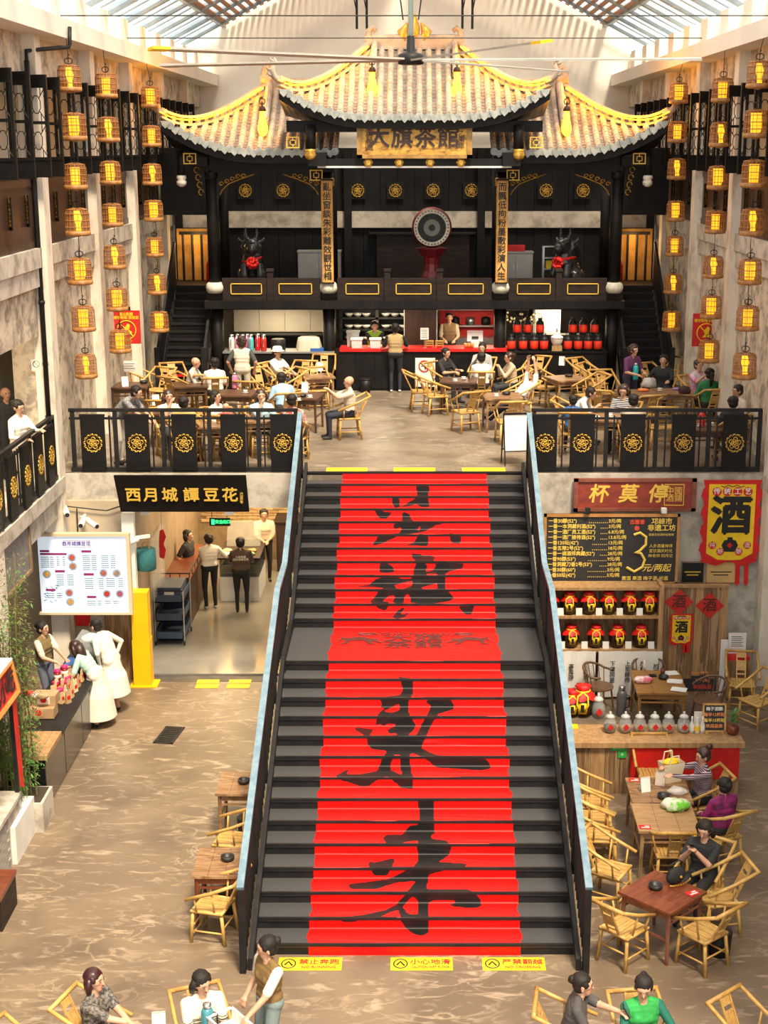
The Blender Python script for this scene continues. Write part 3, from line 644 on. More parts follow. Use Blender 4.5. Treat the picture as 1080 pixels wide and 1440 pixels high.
# stage back wall: black boards, pale concrete band, gold emblems
for k in range(28):
    x = -6.3 + k * .45; sbox('wall_board', (x + .006, 39.2 + (.012 if k % 2 else 0), 7.98), (x + .444, 39.3, 9.6), mat('matt black board', (.007, .007, .008), (.012, .012, .0125), 2, .7, spec=.2))
for k in range(22):
    x = -4.95 + k * .45; sbox('wall_board', (x + .006, 39.2 + (.012 if k % 2 else 0), 6.24), (x + .444, 39.3, 7.58), MATS['matt black board'])
sbox('concrete_band', (-6.3, 39.1, 7.56), (6.3, 39.4, 7.98), GREYC)
sbox('wall_backing', (-6.3, 39.3, 6.24), (6.3, 39.36, 9.6), MATS['matt black board'])  # added to stop light showing through the board gaps
for px in (345, 398, 503, 556, 609, 663, 768, 820):
    p = aty(px, 268, 39.1); q = MB(); q.cbox((p.x, 39.14, p.z), (.44, .04, .44)); pn = SG(q.build('emblem_panel', BLACK, stg))
    e = link('emblem', EMB_S, pn, (p.x, 39.1, p.z))
for x in (-6.2, -1.75, 1.75, 6.2): sbox('back_post', (x - .1, 39.0, 6.2), (x + .1, 39.2, 9.6))
sbox('sliding_door', (-1.0, 39.05, 6.24), (.45, 39.15, 7.4), DARKW); sbox('sliding_door', (.5, 39.05, 6.24), (1.45, 39.15, 7.4), DARKW)
sbox('back_shelf', (-1.2, 38.9, 7.4), (1.6, 39.2, 7.45), DARKW)
sbox('side_wall', (-6.3, 37.0, 7.98), (-4.9, 37.1, 9.6)); sbox('side_wall', (4.9, 37.0, 7.98), (6.3, 37.1, 9.6))
# side doorways at the head of the stage stairs
WARMP = mat('lit amber panel', (.80, .42, .09), (.62, .30, .05), 3, .6)
for sg in (-1, 1):
    sbox('door_panel', (min(sg * 5.0, sg * 6.2), 38.6, 6.24), (max(sg * 5.0, sg * 6.2), 38.65, 7.56), WARMP)
    for k in range(5):
        x = sg * (5.05 + .24 * k); b = MB(); b.tube([(x, 38.4, 6.24), (x, 38.4, 7.5)], .035, 6); SG(b.build('gate_bar', METAL, stg))
    sbox('gate_rail', (min(sg * 4.95, sg * 6.1), 38.37, 7.42), (max(sg * 4.95, sg * 6.1), 38.43, 7.5), METAL)
    sbox('upper_landing', (min(sg * 4.95, sg * 6.28), 37.2, 6.1), (max(sg * 4.95, sg * 6.28), 39.4, 6.24), DARKW)
    l = bpy.data.lights.new('door_light', 'POINT'); l.energy = 14; l.color = (1, .6, .2); l.shadow_soft_size = .2
    lo = bpy.data.objects.new('door_light', l); COL.objects.link(lo); lo.location = (sg * 5.6, 38.1, 7.3)
    # stage stairs
    ss = thing('stage_stairs', 'narrow black stairs up to the stage, beside the %s' % ('no smoking poster and bald man' if sg < 0 else 'woman in purple with the flask'), 'stairs', (sg * 5.5, 34.2, H1))
    for k in range(14):
        y = 34.2 + k * .214; z = H1 + (k + 1) * .1675
        b = MB(); b.box((-.5, k * .214, z - H1 - .04), (.5, k * .214 + .24, z - H1)); b.build('tread', STEPM if False else METAL, ss)
        b = MB(); b.box((-.5, k * .214 + .02, z - H1 - .1675), (.5, k * .214 + .035, z - H1 - .04)); b.build('riser', BLACK, ss)
    b = MB(); b.box((-.42, -.002 + 2 * .214, .335 + .05), (.42, .03 + 2 * .214, .335 + .11)); b.build('warning_strip', RED, ss)
    for side in (-.55, .55):
        b = MB(); a = math.atan2(2.34, 3.0)
        b.cbox((side, 1.5, 1.25), (.06, 3.85, .28), rx=a); b.build('stringer', METAL, ss)
        hh = 1.0
        b = MB(); b.cbox((side, 1.5, 1.2 + hh), (.06, 3.85, .08), rx=a); b.build('handrail', METAL, ss)
        if sg * side > 0:
            b = MB(); b.add([(side + d, y, z) for d in (-.02, .02) for y, z in ((-.05, .1), (3.0, 2.4), (3.0, 3.35), (-.05, 1.05))], [(0, 1, 2, 3), (7, 6, 5, 4), (0, 4, 5, 1), (3, 2, 6, 7)]); b.build('side_panel', BLACK, ss)
        else:
            for k in range(8):
                y = .2 + k * .38; b = MB(); b.box((side - .02, y, y * .78), (side + .02, y + .04, y * .78 + 1.0)); b.build('baluster', METAL, ss)
        b = MB(); b.box((side - .06, -.12, 0), (side + .06, 0, 1.15)); b.build('newel_post', METAL, ss)
# ---------------------------------------------------------------- drum, beasts, cabinets on the stage
dr = thing('drum', 'large round drum with ringed white face on a red stand', 'drum', (.42, 36.2, 6.24))
MR = Matrix.Rotation(PI / 2, 4, 'X')
DRUMR = mat('dark red lacquer', (.22, .015, .02), (.15, .01, .015), 4, .4)
b = MB(); b.lathe([(.44, -.2), (.48, -.1), (.49, 0), (.48, .1), (.44, .2)], 28, (0, 0, 1.48), MR); b.build('barrel', DRUMR, dr, True)
for k, (r0, r1, m_) in enumerate(((0, .44, STONE), (.33, .345, INK), (.22, .25, INK), (.14, .2, mat('grey green paint', (.18, .22, .19))), (.0, .08, INK))):
    b = MB(); b.lathe([(r0, 0), (r1, 0), (r1, .004), (r0, .004)], 28, (0, -.205 - .003 * k, 1.48), MR); b.build('face_ring' if k else 'drum_skin', m_, dr)
b = MB()
for k in range(32): a = 2 * PI * k / 32; b.ball((.40 * math.cos(a), -.21, 1.48 + .40 * math.sin(a)), .017, 6, 4)
for k in range(16): a = 2 * PI * k / 16; b.ball((.29 * math.cos(a), -.21, 1.48 + .29 * math.sin(a)), .022, 6, 4)
b.build('studs', INK, dr, kind='stuff')
b = MB(); b.lathe([(.38, 0), (.36, .08), (.3, .12), (.26, .3), (.2, .42), (.17, .6), (.2, .75), (.32, .9), (.4, .98), (.3, 1.0)], 10); b.build('stand', DRUMR, dr)
STAT = mat('polished black stone', (.02, .02, .022), (.035, .035, .037), 6, .22)
def beast(name, label, loc, rz, sx=1):
    t = thing(name, label, 'statue', loc, rz)
    b = MB()
    b.ball((0, .12, .38), (.26, .34, .36)); b.ball((0, -.1, .62), (.24, .24, .32)); b.ball((0, -.18, .98), (.19, .24, .2)); b.ball((0, -.4, .93), (.13, .14, .11))
    b.ball((0, -.46, .99), (.07, .05, .05), 8, 5); b.ball((0, -.4, .84), (.1, .1, .05), 8, 5)
    for s in (-1, 1):
        b.tube([(s * .17, -.24, .55), (s * .19, -.32, .3), (s * .17, -.3, .06)], [.1, .085, .075], 8); b.ball((s * .17, -.36, .06), (.09, .14, .07), 8, 5)
        b.ball((s * .24, .14, .24), (.12, .26, .22), 8, 6); b.ball((s * .24, -.1, .06), (.09, .16, .07), 8, 5)
        b.tube([(s * .1, -.12, 1.12), (s * .14, -.08, 1.28), (s * .13, -.1, 1.46)], [.06, .05, .015], 7)
        b.tube([(s * .18, -.05, 1.05), (s * .3, .0, 1.12), (s * .33, .02, 1.22)], [.05, .05, .01], 6)
    for k in range(10):
        a = 2 * PI * k / 10; b.ball((.2 * math.cos(a), -.05 + .06 * math.sin(a), .95 + .17 * math.sin(a)), .075, 7, 5)
    b.tube([(0, .42, .3), (0, .55, .5), (0, .5, .8), (0, .4, 1.0), (0, .48, 1.12)], [.08, .09, .1, .08, .02], 8)
    o = b.build('body', STAT, t, True); md = o.modifiers.new('weld', 'REMESH'); md.mode = 'VOXEL'; md.voxel_size = .028; md.use_smooth_shade = True
    b = MB()
    for k in range(40):
        a = random.uniform(0, 2 * PI); e = random.uniform(-1.2, 1.2); b.ball((.12 * math.cos(a) * math.cos(e), -.42 + .08 * math.sin(a) * math.cos(e), .60 + .12 * math.sin(e)), .045, 6, 4)
    b.build('red_rosette', RED, t, True)
    b = MB(); b.tube([(.22 * math.cos(a), -.05 + .27 * math.sin(a), .66 + .05 * math.cos(a)) for a in np.linspace(0, 6.28, 14)], .035, 6); b.build('red_sash', RED, t)
    b = MB(); b.box((-.34, -.5, -.06), (.34, .5, .0)); b.build('plinth', STAT, t)
    return t
beast('guardian_beast', 'black stone guardian beast with red rosette beside the grey cabinets', (-3.98, 36.05, 6.3), R(8))
beast('guardian_beast', 'black stone guardian beast with red rosette beside the metal shelf rack', (3.72, 36.05, 6.3), R(-38))
def cabinet(label, x0, x1, y, z0, z1):
    t = thing('storage_cabinet', label, 'cabinet', ((x0 + x1) / 2, y, z0)); w_ = x1 - x0; h_ = z1 - z0; g = mat('grey laminate', (.47, .45, .42), (.42, .40, .37), 2, .5)
    b = MB(); b.box((-w_ / 2, -.2, 0), (w_ / 2, .25, h_)); b.build('body', g, t)
    for s in (-1, 1):
        b = MB(); b.box((min(s * .01, s * w_ / 2 - s * .015), -.225, .03), (max(s * .01, s * w_ / 2 - s * .015), -.2, h_ - .03)); d = b.build('door', g, t)
        b = MB(); b.box((s * .05 - .01, -.24, h_ * .5), (s * .05 + .01, -.225, h_ * .5 + .1)); b.build('handle', CHROME, d)
    b = MB(); b.box((-w_ / 2 - .02, -.24, h_), (w_ / 2 + .02, .27, h_ + .03)); b.build('top', g, t)
cabinet('low grey cabinet on the stage beside the beast facing forward', -2.98, -1.9, 37.9, 6.24, 7.02)
cabinet('low grey cabinet on the stage between couplet board and shelf rack', 2.12, 3.0, 37.6, 6.24, 7.02)
b = MB(); b.box((2.25, 37.5, 7.06), (2.8, 37.8, 7.2)); o = b.build('red_box', RED); tag(o, 'flat red box lying on the stage cabinet', 'box')
t = thing('shelf_rack', 'small metal shelf rack with boxes behind the beast turned sideways', 'rack', (3.55, 37.3, 6.24))
for s in (-1, 1):
    for y in (-.15, .15): b = MB(); b.box((s * .3 - .015, y - .015, 0), (s * .3 + .015, y + .015, .95)); b.build('upright', CHROME, t)
for z in (.1, .38, .66, .94): b = MB(); b.box((-.3, -.16, z), (.3, .16, z + .02)); b.build('shelf', CHROME, t)
for k, (x, z, m_) in enumerate(((-.15, .4, YELLOW), (.1, .4, WHITE), (0, .12, DARKW), (.1, .68, WHITE))):
    b = MB(); b.box((x + 3.47, 37.2, 6.24 + z + .003), (x + 3.63, 37.4, 6.24 + z + .2)); o = b.build('small_carton', m_); tag(o, ('yellow', 'white', 'dark', 'white')[k] + ' carton on the %s shelf of the stage rack' % ('second', 'second', 'bottom', 'third')[k], 'box')
for sg in (-1, 1):
    t = thing('fire_extinguisher', 'red fire extinguisher at the head of the stage stairs, %s side' % ('drain pipe' if sg < 0 else 'wine banner'), 'extinguisher', (sg * 5.25, 37.75, 6.24), 0, 'extinguishers by the stage stairs')
    b = MB(); b.lathe([(.07, 0), (.09, .02), (.09, .45), (.06, .54), (.03, .57)], 12); b.build('cylinder', RED, t, True)
    b = MB(); b.tube([(0, 0, .57), (0, 0, .64), (0, -.1, .66)], .02, 6); b.build('valve', METAL, t)
# stage lights: soft area lights under the roof, without fixtures
for x in (-3.4, 0, 3.4):
    l = bpy.data.lights.new('stage_light', 'AREA'); l.energy = 9; l.size = .8; l.color = (1, .9, .75)
    lo = bpy.data.objects.new('stage_light', l); COL.objects.link(lo); lo.location = (x, 36.2, 9.0); lo.rotation_euler = (R(20), 0, 0)
# ================================================================ side walls: panels, shutters
SHF = MB()
for q in ((0, .05, 0, 1.65), (.37, .42, 0, 1.65), (.05, .37, 0, .05), (.05, .37, .28, .33), (.05, .37, .86, .91), (.05, .37, 1.44, 1.49), (.05, .37, 1.6, 1.65)): SHF.box((q[0], -.02, q[2]), (q[1], .02, q[3]))
SHF.box((.05, -.006, .05), (.37, .006, .28)); SHF.box((.05, -.006, 1.49), (.37, .006, 1.6)); SHF = SHF.mesh('shutter_frame', BLACK)
LAT = MB()
for z0 in (.33, .91):
    h = .53; cx = .21; cz = z0 + h / 2
    oc = [(cx + .08 * math.cos(a), cz + .15 * math.sin(a)) for a in np.linspace(PI / 8, 2 * PI + PI / 8, 9)]
    for p, q in zip(oc, oc[1:]): LAT.tube([(p[0], 0, p[1]), (q[0], 0, q[1])], .008, 4)
    for a in range(4):
        t = PI / 4 + a * PI / 2; LAT.tube([(cx + .08 * math.cos(t), 0, cz + .15 * math.sin(t)), (cx + .16 * (1 if math.cos(t) > 0 else -1), 0, cz + .26 * (1 if math.sin(t) > 0 else -1))], .008, 4)
    for x in (.13, .29): LAT.tube([(x, 0, z0), (x, 0, z0 + .12)], .008, 4); LAT.tube([(x, 0, z0 + h), (x, 0, z0 + h - .12)], .008, 4)
LAT = LAT.mesh('shutter_lattice', BLACK)
ORN = MB(); ORN.box((-.09, -.02, -.26), (.09, .0, .26)); ORN.mi = 1
for k in range(7):
    z = -.18 + .06 * k
    for s in (-1, 1): ORN.ball((s * .03 * math.sin(k * 1.1 + 1), -.025, z), (.035, .012, .03), 6, 4)
ORN.ball((0, -.025, .22), (.03, .012, .05), 6, 4); ORN = ORN.mesh('gilt_ornament', [BLACK, GOLD])
for sx, side in ((-1, 'left'), (1, 'right')):
    for bi, (a, c) in enumerate(zip(COLY[3:8], COLY[4:9])):
        pn = MB(); x0, x1 = sorted((sx * 6.46, sx * 6.52)); pn.box((x0, a + .2, 7.95), (x1, c - .2, 9.12))
        for f in (0, 1.02): pn.box((sx * 6.44 if sx > 0 else sx * 6.52, a + .2, 7.95 + f), (sx * 6.52 if sx > 0 else sx * 6.44, c - .2, 8.07 + f))
        p = struct('wall_%s_panelling_%d' % (side, bi + 1), pn, BROWN); 
        nsh = 4
        for k in range(nsh):
            y = a + .45 + (c - a - .9) * k / (nsh - 1) - (.0)
            o = link('gilt_ornament', ORN, p, (sx * 6.42, y - .25, 8.58), (0, 0, R(-62 * -sx)))
            s = thing('lattice_shutter', 'black lattice shutter, %s from its %s column, %s bay' % (('first','second','third','last')[k], 'drain pipe side' if sx < 0 else 'wine banner side', ('first', 'second', 'third', 'fourth', 'fifth')[bi]), 'shutter', (sx * 6.46, y + .1, 9.12), R(-14) if sx < 0 else R(180 + 14), 'lattice shutters, %s wall' % side)
            link('frame', SHF, s); link('lattice', LAT, s)
# black drain pipe on the left wall
b = MB(); b.tube([(-6.4, 25.14, 11.0), (-6.4, 25.14, 10.6), (-6.4, 25.14, 3.6)], .045, 8)
for z in (9.1, 7.0, 5.0, 4.1): b.tube([(-6.4, 25.14, z), (-6.4, 25.14, z + .06)], .06, 8)
o = b.build('drain_pipe', METAL, None, True); tag(o, 'black drain pipe running down beside the pale column', 'pipe')
b = MB(); q0 = atx(98, 38, -5.9); q1 = atx(98, 62, -5.9); b.tube([q0, q1, (-5.92, q1.y, q1.z - .05), (-6.2, 25.5, 11.2), (-6.4, 25.14, 11.15), (-6.4, 25.14, 10.9)], .035, 8); o = b.build('cable_conduit', METAL, None, True); tag(o, 'black conduit bent around the cream roof beam', 'pipe')
# ---------------------------------------------------------------- birdcage lanterns
CAGEM = mat('brown cage bamboo', (.30, .13, .035), (.42, .20, .06), 9, .5)
CAGEN = mat('cage mesh', (.40, .17, .045), (.28, .11, .03), 30, .6, trans=.62)
GLOW = []
for k in range(3):
    m = bpy.data.materials.new('glowing paper %d' % k); m.use_nodes = True; n = m.node_tree.nodes; l = m.node_tree.links; bs = n['Principled BSDF']
    tc = n.new('ShaderNodeTexCoord'); br = n.new('ShaderNodeTexBrick'); mp = n.new('ShaderNodeMapping'); mp.inputs['Rotation'].default_value = (PI / 2, 0, 0); mp.inputs['Scale'].default_value = (14, 14, 14)
    l.new(tc.outputs['Object'], mp.inputs[0]); l.new(mp.outputs[0], br.inputs['Vector']); br.offset = 0; br.inputs['Color1'].default_value = (1, .44, .012, 1); br.inputs['Color2'].default_value = (1, .40, .01, 1); br.inputs['Mortar'].default_value = (.55, .17, .0, 1) if k != 1 else (1, .44, .02, 1)
    br.inputs['Mortar Size'].default_value = .07; br.inputs['Scale'].default_value = 1; br.inputs['Brick Width'].default_value = .8; br.inputs['Row Height'].default_value = .8
    l.new(br.outputs['Color'], bs.inputs['Base Color']); l.new(br.outputs['Color'], bs.inputs['Emission Color']); bs.inputs['Emission Strength'].default_value = 2.1
    GLOW.append(m)
cw = MB(); NB = 18
for k in range(NB):
    a = 2 * PI * k / NB; c_, s_ = math.cos(a), math.sin(a)
    cw.tube([(.205 * c_, .205 * s_, .02), (.2 * c_, .2 * s_, .34), (.175 * c_, .175 * s_, .41), (.05 * c_, .05 * s_, .44)], .0042, 4, cap=False)
for z, r in ((.02, .208), (.12, .206), (.23, .204), (.34, .203), (.41, .178)): cw.tube([(r * math.cos(a), r * math.sin(a), z) for a in np.linspace(0, 2 * PI, 17)], .0065, 4, cap=False)
CW = cw.mesh('cage_wires', CAGEM)
cn = MB(); vs = []; fs = []
prf = [(.2, .06), (.198, .34), (.172, .405), (.05, .436)]
for r, z in prf:
    for j in range(18): a = 2 * PI * j / 18; vs.append((r * math.cos(a), r * math.sin(a), z))
for i in range(3):
    for j in range(18): fs.append((i * 18 + j, i * 18 + (j + 1) % 18, (i + 1) * 18 + (j + 1) % 18, (i + 1) * 18 + j))
cn.add(vs, fs); CN = cn.mesh('cage_netting', CAGEN, True)
cb = MB(); cb.lathe([(.17, -.03), (.21, -.02), (.218, .0), (.214, .05), (.2, .055)], 18); cb.lathe([(.03, -.05), (.06, -.03)], 10); CB = cb.mesh('cage_base', CAGEM, True)
ch = MB()
for s in (-1, 1): ch.tube([(0, 0, .44), (s * .06, 0, .47), (s * .065, 0, .52), (s * .02, 0, .55), (0, 0, .53)], .009, 5)
ch.tube([(0, 0, .43), (0, 0, .58), (.02, 0, .6), (.0, 0, .62)], .008, 5); CH = ch.mesh('cage_hook', METAL)
GP = []
for k in range(3):
    pl = [[(-.09, .06), (.07, .06), (.10, .14), (.09, .38), (-.10, .38)], [(-.03, .05), (.06, .06), (.05, .16), (.08, .26), (.04, .39), (-.05, .39), (-.06, .25), (-.03, .16)], [(-.08, .05), (.08, .05), (.085, .36), (-.085, .36)]][k]
    g = MB(); g.prism(pl, .012, XZ(0, .006, 0)); GP.append(g.mesh('glowing_paper', GLOW[k]))
STR = {'a': [(97,110),(106,179),(106,248),(109,313),(112,382),(118,448),(121,514)], 'b': [(149,121),(152,183),(155,243),(158,302),(161,362),(165,421),(170,480)], 'c': [(213,137),(214,192),(214,246),(216,297),(217,347),(221,400),(225,453)],
 'd': [(1066,105),(1062,175),(1059,245),(1058,313),(1055,382),(1052,447),(1047,515)], 'e': [(1017,127),(1014,190),(1010,250),(1006,312),(1003,375),(1000,432),(997,494)], 'f': [(953,131),(951,186),(951,238),(950,297),(949,346),(947,399),(945,452)]}
SNM = {'a': 'beside the drain pipe', 'b': 'before the poster by the white notice', 'c': 'beside the pipe-side stage stairs', 'd': 'above the big wine banner', 'e': 'before the poster near the pink woman', 'f': 'beside the stairs behind purple cardigan'}
ORD = ['topmost', 'second', 'third', 'middle', 'fifth', 'sixth', 'lowest']
for key, cs in STR.items():
    sx = -1 if key in 'abc' else 1; mid = atx(*cs[3], sx * 5.95); Y = mid.y; top = None
    for k, (px, py) in enumerate(cs):
        p = aty(px, py, Y); loc = Vector((sx * 5.95 + (p.x - sx * 5.95) * .6, Y, p.z - .2))
        t = thing('birdcage_lantern', '%s birdcage lantern of the string %s' % (ORD[k], SNM[key]), 'lantern', loc, R(random.uniform(-25, 25)), 'birdcage lanterns')
        link('wires', CW, t); link('netting', CN, t); link('base', CB, t); link('hook', CH, t); g = link('glowing_paper', GP[(k * 2 + ord(key)) % 3], t); g.rotation_euler = (0, 0, R(random.uniform(-15, 15)))
        sc = random.uniform(.95, 1.04); t.scale = (sc, sc, sc)
        if k == 0: top = loc
    b = MB(); z1 = 11.42; q = aty(*cs[-1], Y)
    b.tube([(sx * 5.97, Y, z1), (top.x, Y, top.z + .6), (q.x, Y, q.z)], .006, 5); o = b.build('lantern_cable', METAL); tag(o, 'thin cable carrying the birdcage string ' + SNM[key], 'cable')
# ---------------------------------------------------------------- railings with emblem panels
PAN = MB(); PAN.box((-.215, -.03, 0), (.215, .03, .98)); PAN.box((-.225, -.035, -.02), (.225, .035, .02)); PAN.box((-.225, -.035, .96), (.225, .035, 1.0)); PAN = PAN.mesh('rail_panel', BLACK)
BAL = MB(); BAL.box((-.014, -.014, 0), (.014, .014, .98)); BAL = BAL.mesh('baluster', METAL)
POS = MB(); POS.box((-.035, -.035, 0), (.035, .035, 1.12)); POS = POS.mesh('post', METAL)
def railing(label, p0, p1, panels, posts, rz=0):
    p0 = Vector(p0); p1 = Vector(p1); L = (p1 - p0).length; d = (p1 - p0) / L
    t = thing('railing', label, 'railing', p0, math.atan2(d.y, d.x))
    b = MB(); b.box((0, -.035, 1.10), (L, .035, 1.16)); b.build('top_rail', METAL, t)
    b = MB(); b.box((0, -.02, .96), (L, .02, 1.0)); b.build('upper_bar', METAL, t)
    b = MB(); b.box((0, -.05, -.02), (L, .05, .08)); b.build('bottom_rail', METAL, t)
    for x in panels:
        o = link('panel', PAN, t, (x, -.05, .06)); e = link('emblem', EMB, o, (0, -.035, .48))
    for x in posts: link('post', POS, t, (x, 0, 0))
    x = .1
    while x < L - .05:
        if min([abs(x - q) for q in panels] + [9]) > .22 and min([abs(x - q) for q in posts] + [9]) > .06: link('baluster', BAL, t, (x, 0, .05))
        x += .155
    return t
lx = lambda px, x0: aty(px, 620, 25.86).x - x0
railing('black railing with gold emblem panels above the hanging shop sign', (-6.22, 25.86, H1), (-2.1, 25.86, H1), [lx(p, -6.22) for p in (132, 194, 260, 329, 398)], [.06, lx(163, -6.22), lx(230, -6.22), lx(295, -6.22), lx(364, -6.22), 4.08])
railing('black railing with gold emblem panels above the wine shop signs', (2.1, 25.86, H1), (6.25, 25.86, H1), [lx(p, 2.1) for p in (766, 818, 889, 960, 1032)], [.05, lx(852, 2.1), lx(922, 2.1), lx(996, 2.1), 4.12])
railing('black railing with gold emblem panels along the side gallery', (-6.36, 19.2, H1), (-6.36, 25.3, H1), [.5, 1.35, 2.2, 3.05, 3.9, 4.75, 5.5], [.05, 2.6, 4.4, 6.05])
# ---------------------------------------------------------------- ceiling fan
fn = thing('ceiling_fan', 'huge ceiling fan with long slim grey blades in front of the stage roof', 'fan', (-.05, 20., 10.72))
b = MB(); b.lathe([(.14, -.06), (.17, -.05), (.17, .06), (.14, .08), (.06, .1), (.05, .3)], 16); b.build('motor_hub', METAL, fn, True)
b = MB(); b.tube([(0, 0, .3), (0, 0, 4.4)], .035, 10); b.build('down_rod', mat('pale teal paint', (.45, .58, .56), rough=.5), fn, True)
for s in (-1, 1):
    b = MB(); b.tube([(s * .1, 0, .5), (s * .5, .1, 3.4)], .01, 5); b.build('guy_wire', METAL, fn)
BLADE = mat('brushed aluminium blade', (.42, .38, .32), (.5, .46, .4), 3, .4, metal=.3)
for a in (-3, 52, 158, 217, 293):
    b = MB(); M = Matrix.Rotation(R(a), 4, 'Z') @ Matrix.Rotation(R(8), 4, 'X')
    b.box((.15, -.07, -.012), (3.55, .07, .012), M); bl = b.build('blade', BLADE, fn)
    b = MB(); b.box((3.55, -.075, -.016), (3.78, .075, .016), M); b.build('tip', YELLOW if a in (293, 217) else BLADE, bl)
# hanging rods behind the fan
for x in (-1.45, -1.2, 1.2, 1.45):
    b = MB(); b.tube([(x, 38.5, 12.5), (x, 38.5, 15.4)], .035, 6); b.tube([(x, 38.5, 12.9), (x + (.35 if x > 0 else -.35), 38.5, 14.6)], .015, 5); o = b.build('hanger_rod', METAL); tag(o, 'dark hanger rod above the stage roof ridge', 'rod', 'hanger rods above the stage')
# round lamp and service pipe on the back wall
for sg in (-1,):
    b = MB(); b.lathe([(.02, 0), (.2, .04), (.27, .16), (.27, .3), (.2, .42), (.02, .46)], 16, (sg * 6.0, 45.73, 10.2)); o = b.build('globe_lamp', WHITE, None, True); tag(o, 'white globe lamp on the wall beneath the cream beam', 'lamp')
b = MB(); b.tube([(-5.6, 45.7, 10.42), (6.4, 45.7, 10.42)], .05, 8); b.tube([(-5.6, 45.7, 10.25), (6.4, 45.7, 10.25)], .03, 6); o = b.build('wall_pipe', WHITE); tag(o, 'pale service pipe along the back wall behind the stage roof', 'pipe')
# ---------------------------------------------------------------- posters
for sx, px, py, lb in ((-1, 178, 460, 'red no smoking poster hanging above the white paper notice'), (1, 993, 464, 'red no smoking poster hanging behind the lantern near the woman in pink')):
    Y = 31.6 if sx < 0 else 31.9; c = aty(px, py, Y); t = thing('no_smoking_poster', lb, 'poster', c)
    b = MB(); b.box((-.30, -.01, -.36), (.30, .01, .36)); b.build('board', REDP, t)
    b = MB(); b.box((-.1, -.008, .36), (.1, .008, .44)); b.tube([(0, 0, .44), (0, .1, .55)], .01, 5); b.build('hanger', METAL, t)
    text('lettering', '禁止吸烟\n请勿吸烟 感谢您', .075, YELLOW, t, (0, -.012, .24), off=.03, ext=.002)
    b = MB(); b.tube([(.2 * math.cos(a), -.014, -.06 + .2 * math.sin(a)) for a in np.linspace(0, 2 * PI, 25)], .012, 5); b.tube([(-.14, -.014, .08), (.14, -.014, -.2)], .012, 5); b.build('ring_mark', YELLOW, t)
    b = MB(); b.prism([(-.08, -.16), (.1, -.16), (.12, -.1), (.05, -.06), (.08, .04), (.03, .08), (-.01, .03), (-.06, -.04), (-.02, -.08)], .004, XZ(0, -.012, 0)); b.build('figure_mark', YELLOW, t)
    text('lettering', '大旗茶館', .05, YELLOW, t, (0, -.012, -.3), ext=.002)
c = aty(58, 515, 25.24); t = thing('notice_plate', 'cream notice plate with two prohibition rings on plaster', 'sign', (c.x, 25.235, c.z))
b = MB(); b.box((-.17, -.01, -.12), (.17, .0, .12)); b.build('plate', PAPER, t)
b = MB(); b.box((-.17, -.013, -.12), (.17, -.01, -.085)); b.build('brown_band', WOODP, t)
for x in (-.08, .08): b = MB(); b.tube([(x + .055 * math.cos(a), -.013, .04 + .055 * math.sin(a)) for a in np.linspace(0, 2 * PI, 17)], .006, 4); b.tube([(x - .04, -.013, .08), (x + .04, -.013, 0)], .005, 4); b.build('ring', INK, t)
c = aty(182, 515, 32.4); t = thing('wall_notice', 'white paper notice on the plaster behind the stacked table', 'sign', (c.x, 32.4, c.z)); b = MB(); b.box((-.17, 0, -.12), (.17, .01, .12)); b.build('sheet', PAPER, t)
b = MB()
for k in range(3): b.box((-.12, -.004, .05 - k * .05), (.12 - .04 * (k % 2), 0, .058 - k * .05))
b.build('printed_lines', INK, t)
# yellow floor strips at the top and foot of the stairs
def strip(name, label, x0, x1, y0, y1, z, words, eng, grp=None):
    t = thing(name, label, 'floor sticker', ((x0 + x1) / 2, (y0 + y1) / 2, z), 0, grp)
    w_ = (x1 - x0) / 2; h_ = (y1 - y0) / 2
    b = MB(); b.box((-w_, -h_, 0), (w_, h_, .004)); b.build('sticker', YELLOW, t)
    if words:
        text('warning', words, h_ * .85, REDP, t, (w_ * .28, h_ * .25, .006), (0, 0, 0), ext=.001, off=.012, sx=1.02)
        text('translation', eng, h_ * .5, REDP, t, (w_ * .28, -h_ * .55, .006), (0, 0, 0), ext=.001, off=.01, sx=.62 if len(eng) > 12 else .9)
        b = MB(); b.tube([(-w_ * .68 + w_ * .22 * math.cos(a), h_ * .7 * math.sin(a), .006) for a in np.linspace(0, 2 * PI, 17)], .008, 4); b.tube([(-w_ * .8, -h_ * .2, .006), (-w_ * .68, h_ * .3, .006), (-w_ * .55, -h_ * .3, .006)], .012, 4); b.build('pictogram', INK, t)
for (x0, x1, wd, en, lb) in ((390, 480, '禁止奔跑', 'NO RUNNING', 'running'), (549, 637, '小心地滑', 'CAUTION WET FLOOR', 'wet floor'), (679, 768, '严禁翻越', 'NO CROSSING', 'no crossing')):
    a = atz(x0, 1365, 0); c = atz(x1, 1347, 0); strip('warning_sticker', 'yellow %s warning sticker on the floor at the foot of the stairs' % lb, a.x, atz(x1, 1365, 0).x, a.y, c.y, .002, wd, en)
for (x0, x1, lb) in ((458, 517, 'at the stair top, beside the bald man in beige'), (553, 612, 'in the middle of the stair top'), (650, 710, 'next to the folding signboard')):
    a = atz(x0, 664, H1); c = atz(x1, 659, H1); strip('warning_sticker', 'narrow yellow floor sticker ' + lb, a.x, c.x, a.y + .06, c.y + .06, H1 + .002, '', '')
